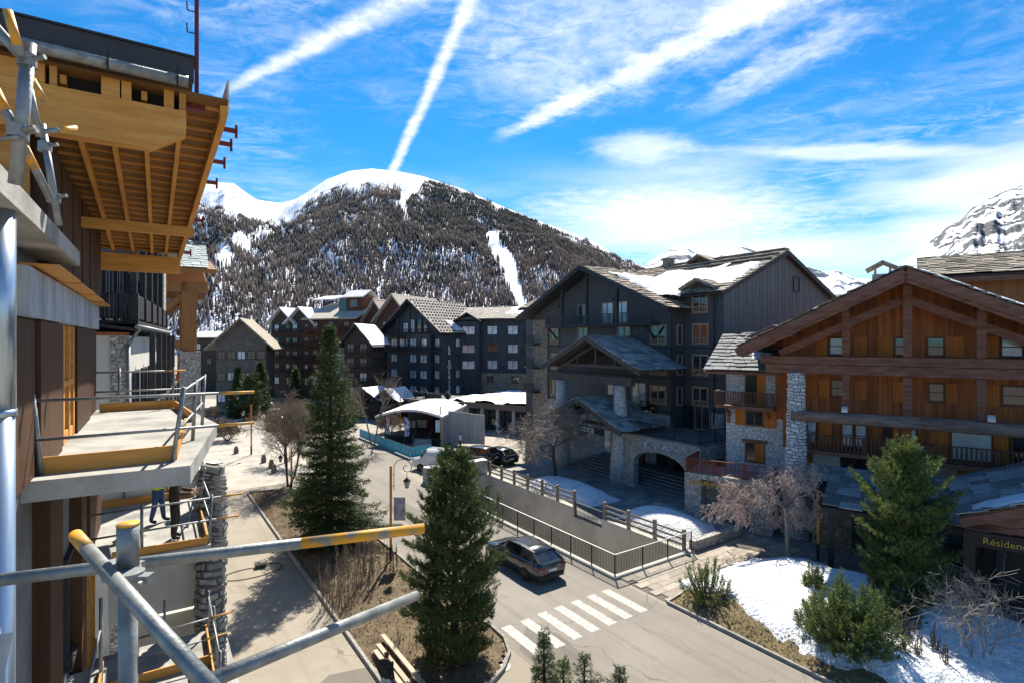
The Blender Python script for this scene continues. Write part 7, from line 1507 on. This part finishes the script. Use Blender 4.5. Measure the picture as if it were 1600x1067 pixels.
bare_tree('bare_tree', 'wide bare tree beside the parked cars on the far street', (-22.5, 54.0, 0), 8.6, 15, BARK, TWIG, levels=6, spread=.7, first=.38, trunk_r=.14, nbr=(3, 4), ratio=.63, up=.25)
bare_tree('birch_tree', 'slender pale trunked birch behind the blue banner fence', (-16.0, 62.5, 0), 10.0, 18, BARK_L, TWIG, levels=5, spread=.45, stems=2, first=.5, trunk_r=.10, nbr=(2, 4), ratio=.5, up=.45, lean=.05)
bare_tree('bare_tree', 'thin bare tree between the birch and the tall spruce', (-20.0, 63.5, 0), 7.5, 22, BARK, TWIG, levels=6, spread=.65, stems=3, first=.35, trunk_r=.07, nbr=(2, 4), ratio=.62)
for i, (px, Y, h, lab) in enumerate(((355, 66, 3.6, 'bare twiggy shrub at the left edge of the paved street'), (340, 70, 3.2, 'reddish twiggy shrub behind the utility cabinet'), (375, 88, 3.4, 'wide bare shrub below the stone barn'), (335, 84, 3.0, 'bare hedge shrub beside the stone barn corner'), (505, 74, 4.5, 'bare thicket behind the tall spruce'), (470, 80, 4.8, 'bare thicket before the long apartment block'), (610, 72, 3.5, 'low dark bare bush left of the stage'))):
    p = at_depth(px, 533, Y); bare_tree('bare_shrub', lab, (p[0], Y, 0), h, 40 + i, BARK, TWIG, levels=5, spread=.75, stems=9, first=.36, trunk_r=.04, nbr=(2, 4), ratio=.62, lean=.2, cat='shrub', twr=.012)
for i, (px, Y, h, r_, lab) in enumerate(((372, 86, 8.0, 2.2, 'dark evergreen tree in front of the stone barn'), (392, 84, 7.0, 2.0, 'bushy dark evergreen to the right of the stone barn'), (462, 100, 7.0, 1.8, 'dark evergreen before the twin gabled house'), (538, 78, 6.0, 1.5, 'small dark evergreen peeping out behind the tall spruce'), (407, 92, 8.5, 2.0, 'tall dark evergreen between the barn and the twin gables'))):
    p = at_depth(px, 533, Y); conifer('evergreen_tree', lab, (p[0], Y, 0), h, r_, ovo if i % 2 else cone, 60 + i, NEEDLE, sp=.38, tuft=.42, wid=.06, k=7, nb=7, dz=.5, z0=.4)
def stalks(name, label, loc, n, rad, h, seed, mat, spike=False):
    rnd = random.Random(seed); T = thing(name, label, 'shrub', loc); m = MB(); tt = MB()
    for i in range(n):
        a = rnd.uniform(0, 6.283); r = rad * math.sqrt(rnd.random()); b = Vector((r * math.cos(a), r * math.sin(a), -.05)); hh = h * rnd.uniform(.55, 1.1); e = b + Vector((rnd.uniform(-.2, .2) * hh * .6, rnd.uniform(-.2, .2) * hh * .6, hh)); mid = b.lerp(e, .55) + Vector((rnd.uniform(-.05, .05), rnd.uniform(-.05, .05), 0)); m.tube(b, mid, .014, .010, 4, False); m.tube(mid, e, .010, .005, 4, False)
        if spike:
            for j in range(26): u = .45 + .55 * j / 26; p = b.lerp(e, u); an = rnd.uniform(0, 6.283); w = .13 * (1.1 - u) + .02; tt.tube(p, p + Vector((math.cos(an) * w, math.sin(an) * w, rnd.uniform(-.08, .04))), .012, .004, 3, False)
        else:
            for j in range(5): u = rnd.uniform(.35, 1); p = b.lerp(e, u); an = rnd.uniform(0, 6.283); l = rnd.uniform(.15, .5) * h * .35; tt.tube(p, p + Vector((math.cos(an) * l * .5, math.sin(an) * l * .5, l)), .006, .003, 3, False)
    put('stems', m, mat, T); put('seed_heads' if spike else 'twigs', tt, mat, T, stuff=True)
DRY = M('dry_brown_stalk', (.12, .075, .045), (.075, .048, .03), rough=.9, scale=5, isl=.3)
stalks('dry_shrub', 'upright bunch of bare tan stems in the planted bed below the lamp post', (-7.4, 26.2, .2), 70, 1.2, 2.6, 3, TWIG); stalks('dry_shrub', 'second bunch of bare stems in the bed toward the pavement', (-7.9, 24.3, .2), 45, .8, 1.9, 5, TWIG)
for i, (px, py, h) in enumerate(((586, 905, 1.7), (604, 900, 1.9), (621, 898, 1.6), (612, 912, 1.3), (572, 915, 1.2))): p = ground_px(px, py); stalks('dry_flower_stalks', 'dark brown dried flower stalks in the bed near the lamp post', (p[0], p[1], .2), 5, .18, h, 10 + i, DRY, True)
for i, (px, py, h) in enumerate(((1424, 1022, 1.5), (1437, 1040, 1.4), (1458, 1025, 1.5), (1476, 1052, 1.5), (1412, 1002, 1.4))): p = ground_px(px, py, .6); stalks('dead_flower_stalks', 'dead brown flower stalks poking out of the snow bank', (p[0], p[1], .55), 6, .16, h * .85, 20 + i, DRY, True)
for n, g in (('dry_flower_stalks', 'dried stalks in the planted bed'), ('dead_flower_stalks', 'dead stalks in the snow bank')):
    for o in bpy.data.objects:
        if o.name.split('.')[0] == n: o['group'] = g
mk = ground_px(1413, 1035, .5); tag(put('marker_stake', MB().box(-.04, .04, -.04, .04, 0, .75).box(-.05, .05, -.05, .05, .6, .7), M('red_stake', (.45, .02, .02), rough=.6), None, (mk[0], mk[1], .5)), 'short red marker stake in the snow bank', 'stake')
stalks('thin_branches', 'thin dead branches lying against the kerb in the bed corner', (-4.0, 20.8, .15), 16, .6, .9, 31, TWIG)
